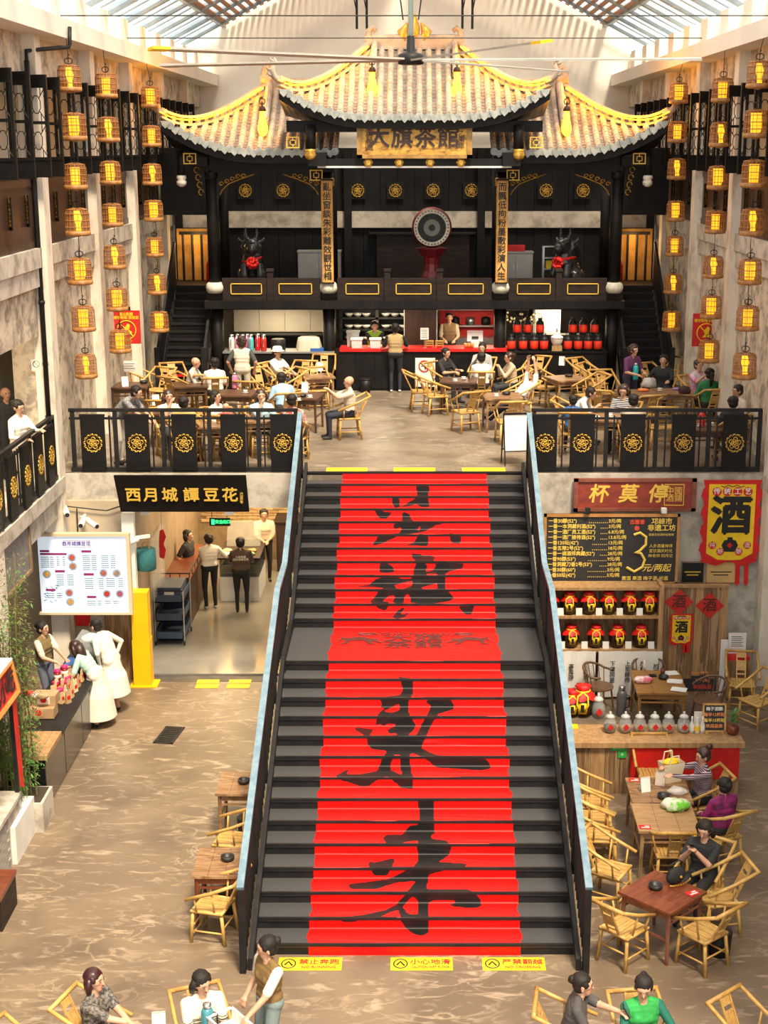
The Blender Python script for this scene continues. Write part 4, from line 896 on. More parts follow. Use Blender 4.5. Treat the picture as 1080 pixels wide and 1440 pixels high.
# ================================================================ bamboo armchair
def chair_proto(name, mA):
    t = thing(name, 'bamboo armchair', 'chair')
    L = lambda n_, pts, r, nn=7, m=mA: (lambda b: b.build(n_, m, t, True))(MB().tube(pts, r, nn))
    for sx in (-1, 1):
        L('leg', [(sx * .2, -.19, .43), (sx * .225, -.215, 0)], .023); L('leg', [(sx * .19, .18, .43), (sx * .215, .23, 0)], .023)
        L('arm_post', [(sx * .215, -.13, .42), (sx * .28, -.13, .645)], .014, 6); L('arm_post', [(sx * .2, .1, .42), (sx * .278, .1, .735)], .014, 6)
        L('stretcher', [(sx * .215, -.205, .16), (sx * .205, .21, .16)], .012, 6)
        L('arm_rail', [(sx * .285, -.25, .61), (sx * .28, .1, .74), (sx * .268, .40, .88)], .023)
    L('stretcher', [(-.215, -.2, .22), (.215, -.2, .22)], .012, 6); L('stretcher', [(-.2, .2, .22), (.2, .2, .22)], .012, 6); L('stretcher', [(-.22, -.21, .1), (.22, -.21, .1)], .012, 6)
    L('back_rail', [(-.285, .40, .88), (.285, .40, .88)], .026)
    b = MB()
    for p, q in (((-.23, -.2), (.23, -.2)), ((-.22, .19), (.22, .19)), ((-.21, -.22), (-.2, .21)), ((.21, -.22), (.2, .21))): b.tube([(*p, .425), (*q, .425)], .022, 7)
    b.build('seat_frame', mA, t, True)
    b = MB()
    for k in range(8): x = -.175 + .05 * k; b.box((x - .022, -.19, .425 + .003 * (k % 2)), (x + .022, .18, .438 + .003 * (k % 2)))
    b.build('seat', CANE, t)
    b = MB(); M = Matrix.Translation((0, .19, .43)) @ Matrix.Rotation(-math.atan2(.21, .45), 4, 'X') @ Matrix.Scale(1.27, 4, (0, 0, 1))
    for s in (-1, 1): b.box((s * .075 - .012, -.012, 0), (s * .075 + .012, .012, .385), M)
    for z in (.06, .12, .24, .3): b.box((-.075, -.008, z), (.075, .008, z + .02), M)
    b.box((-.065, -.004, .13), (.065, .004, .24), M); b.box((-.065, -.004, .31), (.065, .004, .37), M)
    b.build('back_splat', CANE, t)
    KIDS[t.name] = list(t.children); return t
CH_A = chair_proto('bamboo_chair', BAMBOO); CH_B = chair_proto('bamboo_chair', BAMBOO2)
_used = {}
def chair(loc, rz_deg, label, group='bamboo armchairs', proto=None, rot=None):
    proto = proto or (CH_A if random.random() < .5 else CH_B)
    if proto.name not in _used:
        _used[proto.name] = 1; proto.location = loc; proto.rotation_euler = rot or (0, 0, R(rz_deg)); proto['label'] = label; proto['group'] = group; return proto
    return dup(proto, loc, R(rz_deg), label, group, rot)
# ---------------------------------------------------------------- tables
def table(loc, rz_deg, w_, d_, label, top=WOODT, legm=None, h=.72, planks=3, group=None):
    legm = legm or top; t = thing('wooden_table', label, 'table', loc, R(rz_deg), group)
    for k in range(planks):
        x0 = -w_ / 2 + w_ * k / planks; b = MB(); b.box((x0 + .002, -d_ / 2, h - .035), (x0 + w_ / planks - .002, d_ / 2, h - .001 * (k % 2))); b.build('top_plank', top, t)
    for s in (-1, 1):
        b = MB(); b.box((-w_ / 2 + .05, s * (d_ / 2 - .06) - .012, h - .13), (w_ / 2 - .05, s * (d_ / 2 - .06) + .012, h - .036)); b.build('apron', legm, t)
        b = MB(); b.box((s * (w_ / 2 - .06) - .012, -d_ / 2 + .05, h - .13), (s * (w_ / 2 - .06) + .012, d_ / 2 - .05, h - .036)); b.build('apron', legm, t)
        b = MB(); b.box((s * (w_ / 2 - .06) - .012, -d_ / 2 + .05, .3), (s * (w_ / 2 - .06) + .012, d_ / 2 - .05, .33)); b.build('stretcher', legm, t)
        b = MB(); b.box((-w_ / 2 + .05, s * (d_ / 2 - .06) - .01, h - .2), (w_ / 2 - .05, s * (d_ / 2 - .06) + .01, h - .175)); b.build('rail', legm, t)
        for q in (-1, 1):
            b = MB(); x, y = s * (w_ / 2 - .06), q * (d_ / 2 - .06); b.tube([(x * 1.03, y * 1.03, 0), (x, y, h - .036)], .024, 6, .03); b.build('leg', legm, t)
    return t
TD = mat('dark teahouse table', (.13, .062, .032), (.075, .036, .02), 3, .4, stretch=(1, 7, 1))
# ---------------------------------------------------------------- people
def ik(a, b, l1, l2, hint):
    d = b - a; L = d.length
    if L > l1 + l2 - .005: b = a + d.normalized() * (l1 + l2 - .005); d = b - a; L = d.length
    x = (l1 * l1 - l2 * l2 + L * L) / (2 * L); h = math.sqrt(max(0, l1 * l1 - x * x)); u = d / L
    n = hint - u * hint.dot(u); n = n.normalized() if n.length > 1e-4 else u.orthogonal()
    return a + u * x + n * h, b
SKIN = mat('skin', (.62, .36, .24), (.56, .31, .20), 8, .5); SKIND = mat('tanned skin', (.48, .26, .16), (.43, .23, .14), 8, .5)
HAIR = mat('black hair', (.012, .010, .009), (.026, .020, .017), 40, .55, stretch=(3, 3, .3), spec=.3, bump=.3); HAIRB = mat('brown hair', (.055, .025, .018), (.035, .016, .012), 20, .4); HAIRP = mat('plum dyed hair', (.05, .012, .016), (.035, .01, .012), 20, .35); HAIRG = mat('grey hair', (.16, .15, .14), (.1, .095, .09), 20, .5)
LIP = mat('lips', (.42, .10, .09), rough=.4); EYE = mat('dark eye', (.02, .014, .012), rough=.2)
def cloth(c, c2=None, sc=6, **k):
    key = 'cloth %s %s' % (c, c2); return mat(key, c, c2, sc, .8, **k)
SHOE = cloth((.03, .03, .03)); SHOEW = cloth((.78, .77, .74))
def stripes(name, c, c2, per, zmax):
    m = mat(name, c); n = m.node_tree.nodes; l = m.node_tree.links
    tc = n.new('ShaderNodeTexCoord'); sp = n.new('ShaderNodeSeparateXYZ'); l.new(tc.outputs['Object'], sp.inputs[0])
    def mt(op, a, v):
        q = n.new('ShaderNodeMath'); q.operation = op; l.new(a, q.inputs[0])
        if isinstance(v, float): q.inputs[1].default_value = v
        else: l.new(v, q.inputs[1])
        return q.outputs[0]
    f = mt('MULTIPLY', mt('GREATER_THAN', mt('PINGPONG', sp.outputs[2], per), per * .6), mt('LESS_THAN', sp.outputs[2], zmax))
    mx = n.new('ShaderNodeMix'); mx.data_type = 'RGBA'; mx.inputs[6].default_value = (*c, 1); mx.inputs[7].default_value = (*c2, 1); l.new(f, mx.inputs[0]); l.new(mx.outputs[2], n['Principled BSDF'].inputs['Base Color']); n['Principled BSDF'].inputs['Roughness'].default_value = .8
    return m
def person(label, loc, rz_deg, sit=None, lean=0., top=WHITE, bottom=None, sl=None, hair=HAIR, style='short', sleeve='short', hl=None, hr=None, head=(0, 0), skirt=0, h=1., skin=SKIN, vox=.017, shoe=SHOE, feet=None, side=0., gender='f', recline=0., collar=None, slim=1.):
    bottom = bottom or cloth((.03, .03, .035)); sl = sl or top
    t = thing('person', label, 'person', loc, R(rz_deg))
    V_ = Vector; caps = []
    def cap(a, b, ra, rb, m): caps.append((V_(a), V_(b), ra, rb, m))
    pz = (sit + .10) if sit is not None else .92 * h
    P = V_((0, 0, pz)); T = Matrix.Translation(P) @ Matrix.Rotation(R(side), 4, 'Y') @ Matrix.Rotation(R(lean), 4, 'X')
    q = lambda x, y, z: T @ V_((x * h, y * h, z * h))
    g = .01 if gender == 'f' else .0
    w_ = slim
    cap(q(-.085, 0.01, 0), q(.085, 0.01, 0), .108 * h * w_, .108 * h * w_, 1 if not skirt == -1 else 0)
    cap(q(-.06, .005, .13), q(.06, .005, .13), (.108 - g) * h * w_, (.108 - g) * h * w_, 0); cap(q(-.075, 0, .27), q(.075, 0, .27), .112 * h * w_, .112 * h * w_, 0)
    cap(q(-.068, .003, .2), q(.068, .003, .2), (.112 - g * .5) * h * w_, (.112 - g * .5) * h * w_, 0); cap(q(-.07, .008, .065), q(.07, .008, .065), .109 * h * w_, .109 * h * w_, 0); cap(q(-.095, .004, .33), q(.095, .004, .33), .098 * h * w_, .098 * h * w_, 0)
    cap(q(-.12, .01, .385), q(.12, .01, .385), .075 * h, .075 * h, 0)
    for s in (-1, 1): cap(q(s * .03, .012, .455), q(s * .15, .01, .405), .045 * h, .055 * h, 0)
    if gender == 'f':
        for s in (-1, 1): cap(q(s * .07, -.062, .285), q(s * .07, -.066, .275), .056 * h, .052 * h, 0)
    nk = q(0, .0, .44); hd0 = q(0, -.012, .47)
    cap(nk, q(0, -.015, .52), .052 * h, .048 * h, 2)
    Hm = Matrix.Translation(q(0, -.02, .60)) @ Matrix.Rotation(R(side * .5), 4, 'Y') @ Matrix.Rotation(R(head[0]), 4, 'Z') @ Matrix.Rotation(R(lean * .35 + head[1]), 4, 'X') @ Matrix.Scale(h, 4)
    hq = lambda x, y, z: Hm @ V_((x, y, z))
    cap(hq(0, .02, .03), hq(0, -.005, .02), .092 * h, .085 * h, 2); cap(hq(0, -.02, -.03), hq(0, -.035, -.075), .068 * h, .042 * h, 2)
    cap(hq(0, -.084, .005), hq(0, -.095, -.02), .010 * h, .0145 * h, 2)
    for s in (-1, 1): cap(hq(s * .084, .01, .015), hq(s * .088, .012, -.025), .018 * h, .014 * h, 2)
    hands = []
    # arms
    for s, tgt in ((-1, hr), (1, hl)):
        sh = q(s * .178, .005, .395)
        if tgt is None: tgt = (s * .26, -.06, pz - .02) if sit is None else (s * .13, -.3, pz + .09)
        el, wr = ik(sh, V_(tgt), .275 * h, .245 * h, V_((s * .55, .5, -.65)))
        cap(sh, el, .056 * h, .045 * h, 3); cap(el, wr, .041 * h, .028 * h, 3 if sleeve == 'long' else 2)
        if sleeve == 'short': caps[-2] = (sh, sh + (el - sh) * .8, .06 * h, .058 * h, 3); cap(sh + (el - sh) * .7, el, .046 * h, .043 * h, 2)
        d = (wr - el).normalized(); up = V_((0, 0, 1)); sd_ = d.cross(up); sd_ = sd_.normalized() if sd_.length > .1 else V_((1, 0, 0)); nn = sd_.cross(d)
        pm = wr + d * .05 * h; hands.append(wr + d * .085 * h)
        cap(wr, pm + sd_ * .012, .027 * h, .027 * h, 2); cap(wr + d * .02, pm - sd_ * .016, .025 * h, .026 * h, 2)
        for k, ln in enumerate((.06, .075, .07, .055)):
            sp = .033 - .022 * k; b0 = pm + sd_ * sp * .85 + d * .018; m1 = b0 + d * ln * .55 + sd_ * sp * .25 - nn * .012; cap(b0, m1, .0098, .009, 2); cap(m1, m1 + d * ln * .3 - nn * ln * .45, .009, .008, 2)
        th0 = wr + d * .02 - s * sd_ * .02; cap(th0, th0 + d * .035 - s * sd_ * .035 - nn * .01, .013, .011, 2); cap(th0 + d * .035 - s * sd_ * .035 - nn * .01, th0 + d * .07 - s * sd_ * .038 - nn * .018, .011, .009, 2)
    # legs
    for i, s in enumerate((-1, 1)):
        hp_ = P + V_((s * .092 * h, 0, -.02))
        if sit is not None: ft = V_((s * .12, -.42, .075)) if not feet else V_(feet[i])
        else: ft = V_((s * .1, .02, .075)) if not feet else V_(feet[i])
        kn, an = ik(hp_, ft, .43 * h, .41 * h, V_((s * .08, -1, .55)))
        lm = 1
        cap(hp_, kn, .092 * h * w_, .062 * h, lm); cap(kn, an, .056 * h, .042 * h, 2 if skirt and sit is None else lm)
        dr_ = V_((0, -1, 0)) if recline == 0 else V_((0, -.5, .8))
        cap(an + V_((0, .02, -.035)), an + dr_ * .13 * h + V_((0, 0, -.04)), .036 * h, .034 * h, 4)
    b = MB()
    for a, c, ra, rb, m in caps:
        d = c - a; Ln = d.length
        if Ln < 1e-4: d = V_((0, 0, .001)); Ln = .001
        u = d.normalized(); prof = [a - u * ra * .98, a - u * ra * .72, a - u * ra * .25, a + d * .5, c + u * rb * .25, c + u * rb * .72, c + u * rb * .98]
        rs = [ra * .2, ra * .7, ra * .97, (ra + rb) / 2, rb * .97, rb * .7, rb * .2]; b.tube(prof, rs, 10)
    sk = None
    if skirt > 0:
        zw = pz + .06; zb = max(.04, zw - skirt); n_ = 24
        pr = [(.12, zw + .08), (.14, zw), (.19, zw - .2), (.22 + skirt * .06, (zw + zb) / 2), (.25 + skirt * .1, zb), (.2, zb + .01)]
        b.lathe(pr, n_); sk = (zw + .03, zb)
    o = b.build('tmp', WHITE); md = o.modifiers.new('r', 'REMESH'); md.mode = 'VOXEL'; md.voxel_size = vox * h
    md = o.modifiers.new('s', 'SMOOTH'); md.factor = .5; md.iterations = 2
    me = bpy.data.meshes.new_from_object(o.evaluated_get(bpy.context.evaluated_depsgraph_get())); om = o.data; bpy.data.objects.remove(o); bpy.data.meshes.remove(om)
    me.materials.clear()
    for m in (top, bottom, skin, sl, shoe): me.materials.append(m)
    nf = len(me.polygons); cen = np.empty(nf * 3); me.polygons.foreach_get('center', cen); cen = cen.reshape(-1, 3); best = np.full(nf, 9.); mi = np.zeros(nf, int)
    for a, c, ra, rb, m in caps:
        a = np.array(a); c = np.array(c); d = c - a; L2 = max(1e-8, d @ d); tt = np.clip(((cen - a) @ d) / L2, 0, 1); ds = np.linalg.norm(cen - a - tt[:, None] * d, axis=1) - (ra + (rb - ra) * tt)
        k = ds < best; best[k] = ds[k]; mi[k] = m
    if sk:
        rr_ = np.hypot(cen[:, 0], cen[:, 1]); k = (cen[:, 2] < sk[0]) & (cen[:, 2] > sk[1] - .03) & (best > -.02) & (best > .012); mi[k] = 1
        mi[(cen[:, 2] < sk[0]) & (cen[:, 2] > sk[1]) & (rr_ > .1) & (mi == 0)] = 1
    me.polygons.foreach_set('material_index', mi.astype(np.int32)); me.polygons.foreach_set('use_smooth', np.ones(nf, bool)); me.name = 'body'
    link('body', me, t)
    # face
    if vox < .016:
        for s in (-1, 1):
            f = MB(); f.ball(hq(s * .034, -.079, .02), .0075 * h, 8, 5); f.build('eye', EYE, t, True)
            f = MB(); f.tube([hq(s * .018, -.084, .044), hq(s * .036, -.083, .049), hq(s * .054, -.073, .042)], .003 * h, 5); f.build('eyebrow', EYE, t, True)
    else:
        f = MB(); f.tube([hq(-.05, -.078, .03), hq(-.034, -.089, .034), hq(0, -.08, .03), hq(.034, -.089, .034), hq(.05, -.078, .03)], [.003 * h, .006 * h, .002 * h, .006 * h, .003 * h], 5); f.build('brow', EYE, t, True)
    f = MB(); f.tube([hq(-.022, -.074, -.054), hq(-.008, -.081, -.051), hq(.008, -.081, -.051), hq(.022, -.074, -.054)], [.003 * h, .006 * h, .006 * h, .003 * h], 6); f.build('mouth', LIP, t, True)
    # hair
    if style != 'bald':
        f = MB(); RM = Hm.to_3x3().to_4x4()
        f.ball(hq(0, .034, .056), (.098, .1, .085), 22, 14, RM); f.ball(hq(0, .05, .0), (.092, .075, .092), 20, 12, RM)
        for s in (-1, 1): f.ball(hq(s * .07, .008, .04), (.028, .056, .05), 8, 6, RM)
        if style in ('bun', 'highbun'):
            f.ball(hq(0, .125, .05 if style == 'bun' else .12), .05 * h, 10, 7); 
        if style == 'pony': f.tube([hq(0, .1, .06), hq(0, .16, .02), hq(.01, .15, -.12), hq(.01, .13, -.24)], [.03 * h, .045 * h, .04 * h, .012 * h], 9)
        if style == 'bob':
            for s in (-1, 1): f.tube([hq(s * .078, .022, .06), hq(s * .095, .03, -.02), hq(s * .09, .03, -.1)], [.035 * h, .042 * h, .03 * h], 9)
            f.ball(hq(0, .06, -.04), (.095, .065, .1), 12, 8, RM)
        if style == 'long':
            for s in (-1, 1): f.tube([hq(s * .075, .02, .06), hq(s * .098, .03, -.03), hq(s * .09, .045, -.16)], [.034 * h, .042 * h, .03 * h], 9)
            f.tube([hq(0, .08, .05), hq(0, .1, -.08), hq(0, .11, -.22), hq(0, .11, -.34)], [.085 * h, .095 * h, .085 * h, .03 * h], 10)
        if style == 'curly':
            for k in range(60):
                a = random.uniform(0, 2 * PI); e = random.uniform(-.9, 1.5); x, y, z = .1 * math.cos(a) * math.cos(e), .035 + .1 * math.sin(a) * math.cos(e), .03 + .1 * math.sin(e)
                if y < -.045 and z < .075: continue
                f.ball(hq(x, y, z), .03 * h, 7, 5)
            f.ball(hq(0, .06, -.05), (.09, .06, .07), 10, 7, RM)
        if style == 'hat':
            pass
        vv = []
        for v in f.v:
            v = Vector(v); q = Vector((v.x * 55, v.y * 55, v.z * 12)); n_ = mnoise.noise_vector(q); vv.append(v + Vector((n_.x, n_.y, n_.z * .6)) * .010 * h)
        f.v = vv; f.build('hair', hair, t, True)
    if style == 'hat':
        f = MB(); RM = Hm.to_3x3().to_4x4(); f.lathe([(.165, .045), (.16, .055), (.115, .075), (.108, .13), (.085, .155), (.0, .16)], 18, Hm.translation, RM); f.build('bucket_hat', cloth((.75, .70, .60)), t, True)
    t['hx'] = 0; del t['hx']
    return t, Hm, T, hands
def headpos(px, py, zf, rz_deg, sit, lean, h=1., side=0):
    pz = (sit + .10) if sit is not None else .92 * h
    T = Matrix.Rotation(R(side), 4, 'Y') @ Matrix.Rotation(R(lean), 4, 'X'); o = T @ Vector((0, -.02 * h, .62 * h)); o.z += pz
    o = Matrix.Rotation(R(rz_deg), 4, 'Z') @ o
    p = atz(px, py, zf + o.z); return Vector((p.x - o.x, p.y - o.y, zf))
def P_(label, px, py, zf, rz_deg, seat=.44, chairs=True, who=None, cg=None, **k):
    sit = seat; lean = k.get('lean', 0.); loc = headpos(px, py, zf, rz_deg, sit, lean, k.get('h', 1.), k.get('side', 0.))
    if zf == H1 and loc.x > -6.2: loc.y = max(loc.y, 26.5)
    r = person(label, loc, rz_deg, sit=sit, **k)
    if sit is not None and chairs:
        M = Matrix.Rotation(R(rz_deg), 4, 'Z'); o = M @ Vector((0, -.02, 0))
        chair(loc + o, rz_deg, 'bamboo armchair taken by the ' + who, cg or 'bamboo armchairs with sitters')
    return loc, r
# ================================================================ tea bar under the stage
C = cloth
bar = thing('tea_bar', 'long black bar counter with red top under the stage', 'counter', (.25, 34.95, H1))
b = MB(); b.box((-2.15, 0, 0), (2.0, .6, .95)); b.build('body', BLACK, bar)
for k in range(9): b = MB(); x = -2.12 + k * .458; b.box((x, -.02, .06), (x + .44, 0, .92)); b.build('front_panel', BLACK, bar)
b = MB(); b.box((-2.05, -.06, .95), (2.0, .64, 1.02)); b.build('red_top', RED, bar)
def counter(label, x0, x1, h_, topm, y=35.0):
    t = thing('side_counter', label, 'counter', ((x0 + x1) / 2, y, H1)); w_ = (x1 - x0) / 2
    b = MB(); b.box((-w_, 0, 0), (w_, .6, h_)); b.build('body', BLACK, t)
    n_ = max(2, int(w_ * 4))
    for k in range(n_): b = MB(); b.box((-w_ + 2 * w_ * k / n_ + .01, -.015, .05), (-w_ + 2 * w_ * (k + 1) / n_ - .01, 0, h_ - .04)); b.build('front_panel', BLACK, t)
    b = MB(); b.box((-w_ - .02, -.04, h_), (w_ + .02, .62, h_ + .04)); b.build('top', topm, t)
counter('black side counter carrying the row of coloured flasks', -4.6, -1.95, .9, mat('grey steel top', (.35, .35, .34), rough=.35, metal=.5))
counter('black side counter carrying the rows of red-labelled tea tins', 2.3, 4.6, .94, BLACK, 34.75)
# tea tins in two tiers
b = MB(); b.box((2.45, 35.02, H1 + .98), (4.5, 35.34, H1 + 1.34)); o = b.build('display_step', BLACK); tag(o, 'black step behind the front row of tea tins', 'shelf')
TIN = MB(); TIN.lathe([(.085, 0), (.095, .02), (.098, .2), (.095, .27), (.075, .31), (.045, .33), (.05, .35), (.045, .38), (.02, .39)], 14); TIN = TIN.mesh('tin_body', METAL, True)
LBL = MB(); LBL.lathe([(.097, .05), (.1005, .055), (.1005, .23), (.097, .235)], 14); LBL = LBL.mesh('red_label', mat('bright red label', (.80, .04, .012), (.7, .03, .01), 9, .5), True)
HDL = MB(); HDL.tube([(.05 * math.cos(a), 0, .36 + .07 * math.sin(a)) for a in np.linspace(0, PI, 7)], .008, 5); HDL = HDL.mesh('handle', METAL)
for row, xs, y, z in ((0, (719, 735.5, 751, 765, 798.5, 813, 827, 840.7), 34.9, H1 + .98), (1, (727, 742, 759, 805, 819.6, 835.5), 35.18, H1 + 1.34)):
    for i, px in enumerate(xs):
        t = thing('tea_tin', 'black tea tin with bright red label, %s row, %s' % ('front' if row == 0 else 'raised back', 'beside the smoking partition half' if px > 782 else 'on the bar side half'), 'tin', (aty(px, 480, y).x, y, z), 0, 'tea tins on the black counter')
        t['label'] = '%s red-labelled tea tin from the tureen, %s row, %s side' % (NTH[sum(1 for q in xs if (q > 782) == (px > 782) and abs(q - 782) < abs(px - 782))], 'front' if row == 0 else 'back', 'stairs' if px > 782 else 'bar')
        link('body', TIN, t); link('red_label', LBL, t); link('handle', HDL, t)
t = thing('tureen', 'white lidded tureen standing between the red tea tins', 'pot', (aty(783, 485, 34.9).x, 34.9, H1 + .98))
b = MB(); b.lathe([(.09, .12), (.13, .2), (.15, .28), (.155, .3)], 16); b.build('bowl', WHITE, t, True); b = MB(); b.lathe([(.16, .3), (.14, .34), (.05, .39), (.02, .4), (.03, .43), (.0, .44)], 16); b.build('lid', WHITE, t, True); b = MB(); b.box((-.12, -.1, 0), (.12, .1, .12)); b.build('stand', WOODP, t)
# coloured vacuum flasks
for i, (px, c) in enumerate(((326, (.75, .75, .72)), (333, (.75, .3, .45)), (341, (.7, .05, .08)), (347, (.75, .12, .3)), (353, (.1, .5, .55)), (362, (.65, .02, .03)), (371, (.6, .03, .02)))):
    nm = ('clear', 'pink', 'crimson', 'rose', 'teal', 'red', 'dark red')[i]
    t = thing('vacuum_flask', '%s vacuum flask standing on the black side counter' % nm, 'flask', (aty(px, 490, 35.15).x, 35.15 + .1 * (i % 2), H1 + .94), 0, 'flasks on the side counter')
    b = MB(); b.lathe([(.065, 0), (.07, .02), (.07, .26), (.05, .33)], 12); b.build('body', mat('flask ' + nm, c, rough=.25), t, True)
    b = MB(); b.lathe([(.05, .33), (.052, .38), (.03, .4)], 12); b.build('cap', CHROME, t, True); b = MB(); b.tube([(0, -.05, .36), (0, -.1, .3), (0, -.1, .15), (0, -.07, .1)], .008, 5); b.build('handle', CHROME, t)
b = MB(); b.lathe([(.16, 0), (.18, .03), (.18, .26), (.15, .28)], 16, (aty(391, 485, 35.2).x, 35.25, H1 + .94)); o = b.build('stock_pot', METAL, None, True); tag(o, 'dark stock pot on the black side counter', 'pot')
# draped machine and blue box
t = MB(); vs = []; p0 = aty(434, 482, 35.2)
for z, rr_ in ((0, .31), (.1, .3), (.22, .28), (.3, .26), (.33, .2), (.335, .02)):
    for j in range(20):
        a = 2 * PI * j / 20; k_ = 1 + (.05 * math.sin(5 * a) if z < .2 else 0); cx_, sy_ = math.cos(a), math.sin(a); e_ = max(abs(cx_), abs(sy_)) ** .6
        vs.append((rr_ * k_ * cx_ / e_, rr_ * .75 * k_ * sy_ / e_, z))
fs = [(i * 20 + j, i * 20 + (j + 1) % 20, (i + 1) * 20 + (j + 1) % 20, (i + 1) * 20 + j) for i in range(5) for j in range(20)] + [tuple(range(100, 120))]
t.add(vs, fs); o = t.build('draped_appliance', C((.62, .55, .42)), None, True, loc=(p0.x, 35.3, H1 + .94)); tag(o, 'beige cloth draped over an appliance on the side counter', 'cloth')
b = MB(); b.box((-.16, -.1, 0), (.16, .1, .07)); o = b.build('tray', mat('blue plastic', (.03, .12, .4), rough=.4), loc=(-2.35, 35.12, H1 + .942)); tag(o, 'flat blue tray beside the draped appliance', 'tray')
# things on the red bar
for px, w_, h_, m_, nm, lb in ((494, .3, .34, mat('grey clear plastic', (.45, .47, .45), rough=.3), 'crate', 'grey stacked plastic crate at the end of the red bar'), (500, .26, .2, WHITE, 'storage_box', 'white lidded storage box on the red bar near the crate'), (526, .26, .2, WHITE, 'storage_box', 'white lidded storage box on the red bar before the staff in the vest')):
    t = thing(nm, lb, 'box', (aty(px + 2, 490, 35.15).x, 35.15 if nm != 'crate' else 35.42, H1 + 1.02)); b = MB(); s_ = w_ / 2
    b.add([(-s_ * .9, -.12, 0), (s_ * .9, -.12, 0), (s_ * .9, .12, 0), (-s_ * .9, .12, 0), (-s_, -.14, h_), (s_, -.14, h_), (s_, .14, h_), (-s_, .14, h_)], [(0, 3, 2, 1), (0, 1, 5, 4), (1, 2, 6, 5), (2, 3, 7, 6), (3, 0, 4, 7)]); b.build('body', m_, t)
    b = MB(); b.box((-s_ - .015, -.155, h_), (s_ + .015, .155, h_ + .03)); b.build('lid', m_, t)
t = thing('cash_register', 'white cash register screen on the red bar', 'till', (aty(668, 488, 35.2).x, 35.2, H1 + 1.02)); b = MB(); b.box((-.19, -.02, .14), (.19, .03, .4), Matrix.Rotation(R(-10), 4, 'X')); b.build('screen', WHITE, t); b = MB(); b.box((-.1, -.05, 0), (.1, .1, .15)); b.build('base', WHITE, t); b = MB(); b.box((-.08, -.045, .2), (.08, -.035, .26), Matrix.Rotation(R(-10), 4, 'X')); b.build('receipt_slot', INK, t)
t = thing('menu_stand', 'white framed notice standing on the red bar', 'sign', (aty(597, 480, 35.1).x, 35.1, H1 + 1.02)); b = MB(); b.box((-.1, 0, .2), (.1, .01, .48)); b.build('sheet', PAPER, t); b = MB(); b.tube([(0, .01, 0), (0, .01, .2)], .012, 6); b.lathe([(.06, 0), (.06, .01)], 10); b.build('foot', CHROME, t)
b = MB()
for k in range(5): b.box((-.07, -.003, .24 + k * .045), (.07, 0, .25 + k * .045))
b.build('printed_lines', INK, t)
for i, px in enumerate((655, 659.5, 664)):
    b = MB(); b.lathe([(.035, 0), (.045, .12), (.04, .12)], 10); o = b.build('paper_cup', mat('orange cup', (.7, .22, .05), rough=.5), None, True, loc=(aty(px, 490, 35.0).x, 35.0, H1 + 1.022)); tag(o, 'small orange paper cup on the red bar by the till', 'cup', 'orange cups on the bar')
for i, px in enumerate((604, 618)):
    t = thing('bamboo_stand', ('small bamboo display stool on the bar beside the notice', 'small bamboo display stool on the bar before the brown vest staff')[i], 'stand', (aty(px, 486, 35.15).x, 35.15, H1 + 1.02))
    for z in (.05, .1, .15): b = MB(); b.box((-.1, -.06, z), (.1, .06, z + .015)); b.build('shelf', BAMBOO, t)
    for s in (-1, 1): b = MB(); b.box((s * .09 - .01, -.05, 0), (s * .09 + .01, .05, .17)); b.build('side', BAMBOO, t)
t = thing('no_smoking_sheet', 'white sheet with red no smoking ring on the bar front', 'poster', (aty(598, 520, 34.92).x, 34.92, H1 + .1)); b = MB(); b.box((-.24, -.004, 0), (.24, 0, .7)); b.build('sheet', PAPER, t)
b = MB(); b.tube([(-.02 + .13 * math.cos(a), -.008, .5 + .13 * math.sin(a)) for a in np.linspace(0, 2 * PI, 20)], .014, 5); b.tube([(-.11, -.008, .59), (.07, -.008, .41)], .012, 5); b.build('ring', RED, t); b = MB(); b.box((-.1, -.006, .49), (.06, -.004, .51)); b.tube([(0, -.006, .42), (-.03, -.006, .58)], .012, 4); b.build('cigarette_mark', INK, t)
t = thing('waste_bin', 'small black waste bin against the bar front', 'bin', (aty(514, 540, 34.7).x, 34.7, H1)); b = MB(); b.lathe([(.11, 0), (.14, .3), (.13, .3)], 14); b.build('bucket', METAL, t, True); b = MB(); b.lathe([(.142, .3), (.15, .33), (.13, .34), (.05, .335)], 14); b.build('rim', METAL, t, True)
# kitchen behind the bar
KIT = mat('kitchen wall tile', (.60, .52, .40), (.52, .45, .34), 2, .5)
mb = MB(); mb.box((-5, 38.2, H1), (5, 38.3, 5.9)); struct('wall_kitchen', mb, KIT)
mb = MB(); mb.box((-5, 35.4, 5.8), (5, 38.3, 5.88)); struct('ceiling', mb, DARKW)
t = thing('bowl_cupboard', 'tall black glazed cupboard full of stacked white bowls', 'cupboard', (-.95, 37.2, H1)); b = MB()
for q in ((-.95, -.88), (-.04, .04), (.88, .95)): b.box((q[0], -.25, 0), (q[1], .25, 1.88))
for z in (0, .9, 1.2, 1.5, 1.84): b.box((-.95, -.25, z), (.95, .25, z + .04))
b.box((-.95, .2, 0), (.95, .25, 1.88)); b.box((-.9, -.24, 0), (.9, -.2, .9)); b.build('carcass', METAL, t)
BW = MB(); BW.lathe([(.05, 0), (.1, .05), (.115, .09), (.1, .085)], 12); BW = BW.mesh('bowl', WHITE, True)
for z in (.945, 1.245, 1.545):
    for k, x in enumerate((-.72, -.5, -.28, .22, .45, .68)):
        o = link('white_bowl', BW, None, (-.95 + x, 37.15, H1 + z)); tag(o, '%s white bowl from the partition, %s glazed cupboard shelf' % (NTH[5 - k], {.945: 'lowest', 1.245: 'middle', 1.545: 'upper'}[z]), 'bowl', 'white bowls in the cupboard')
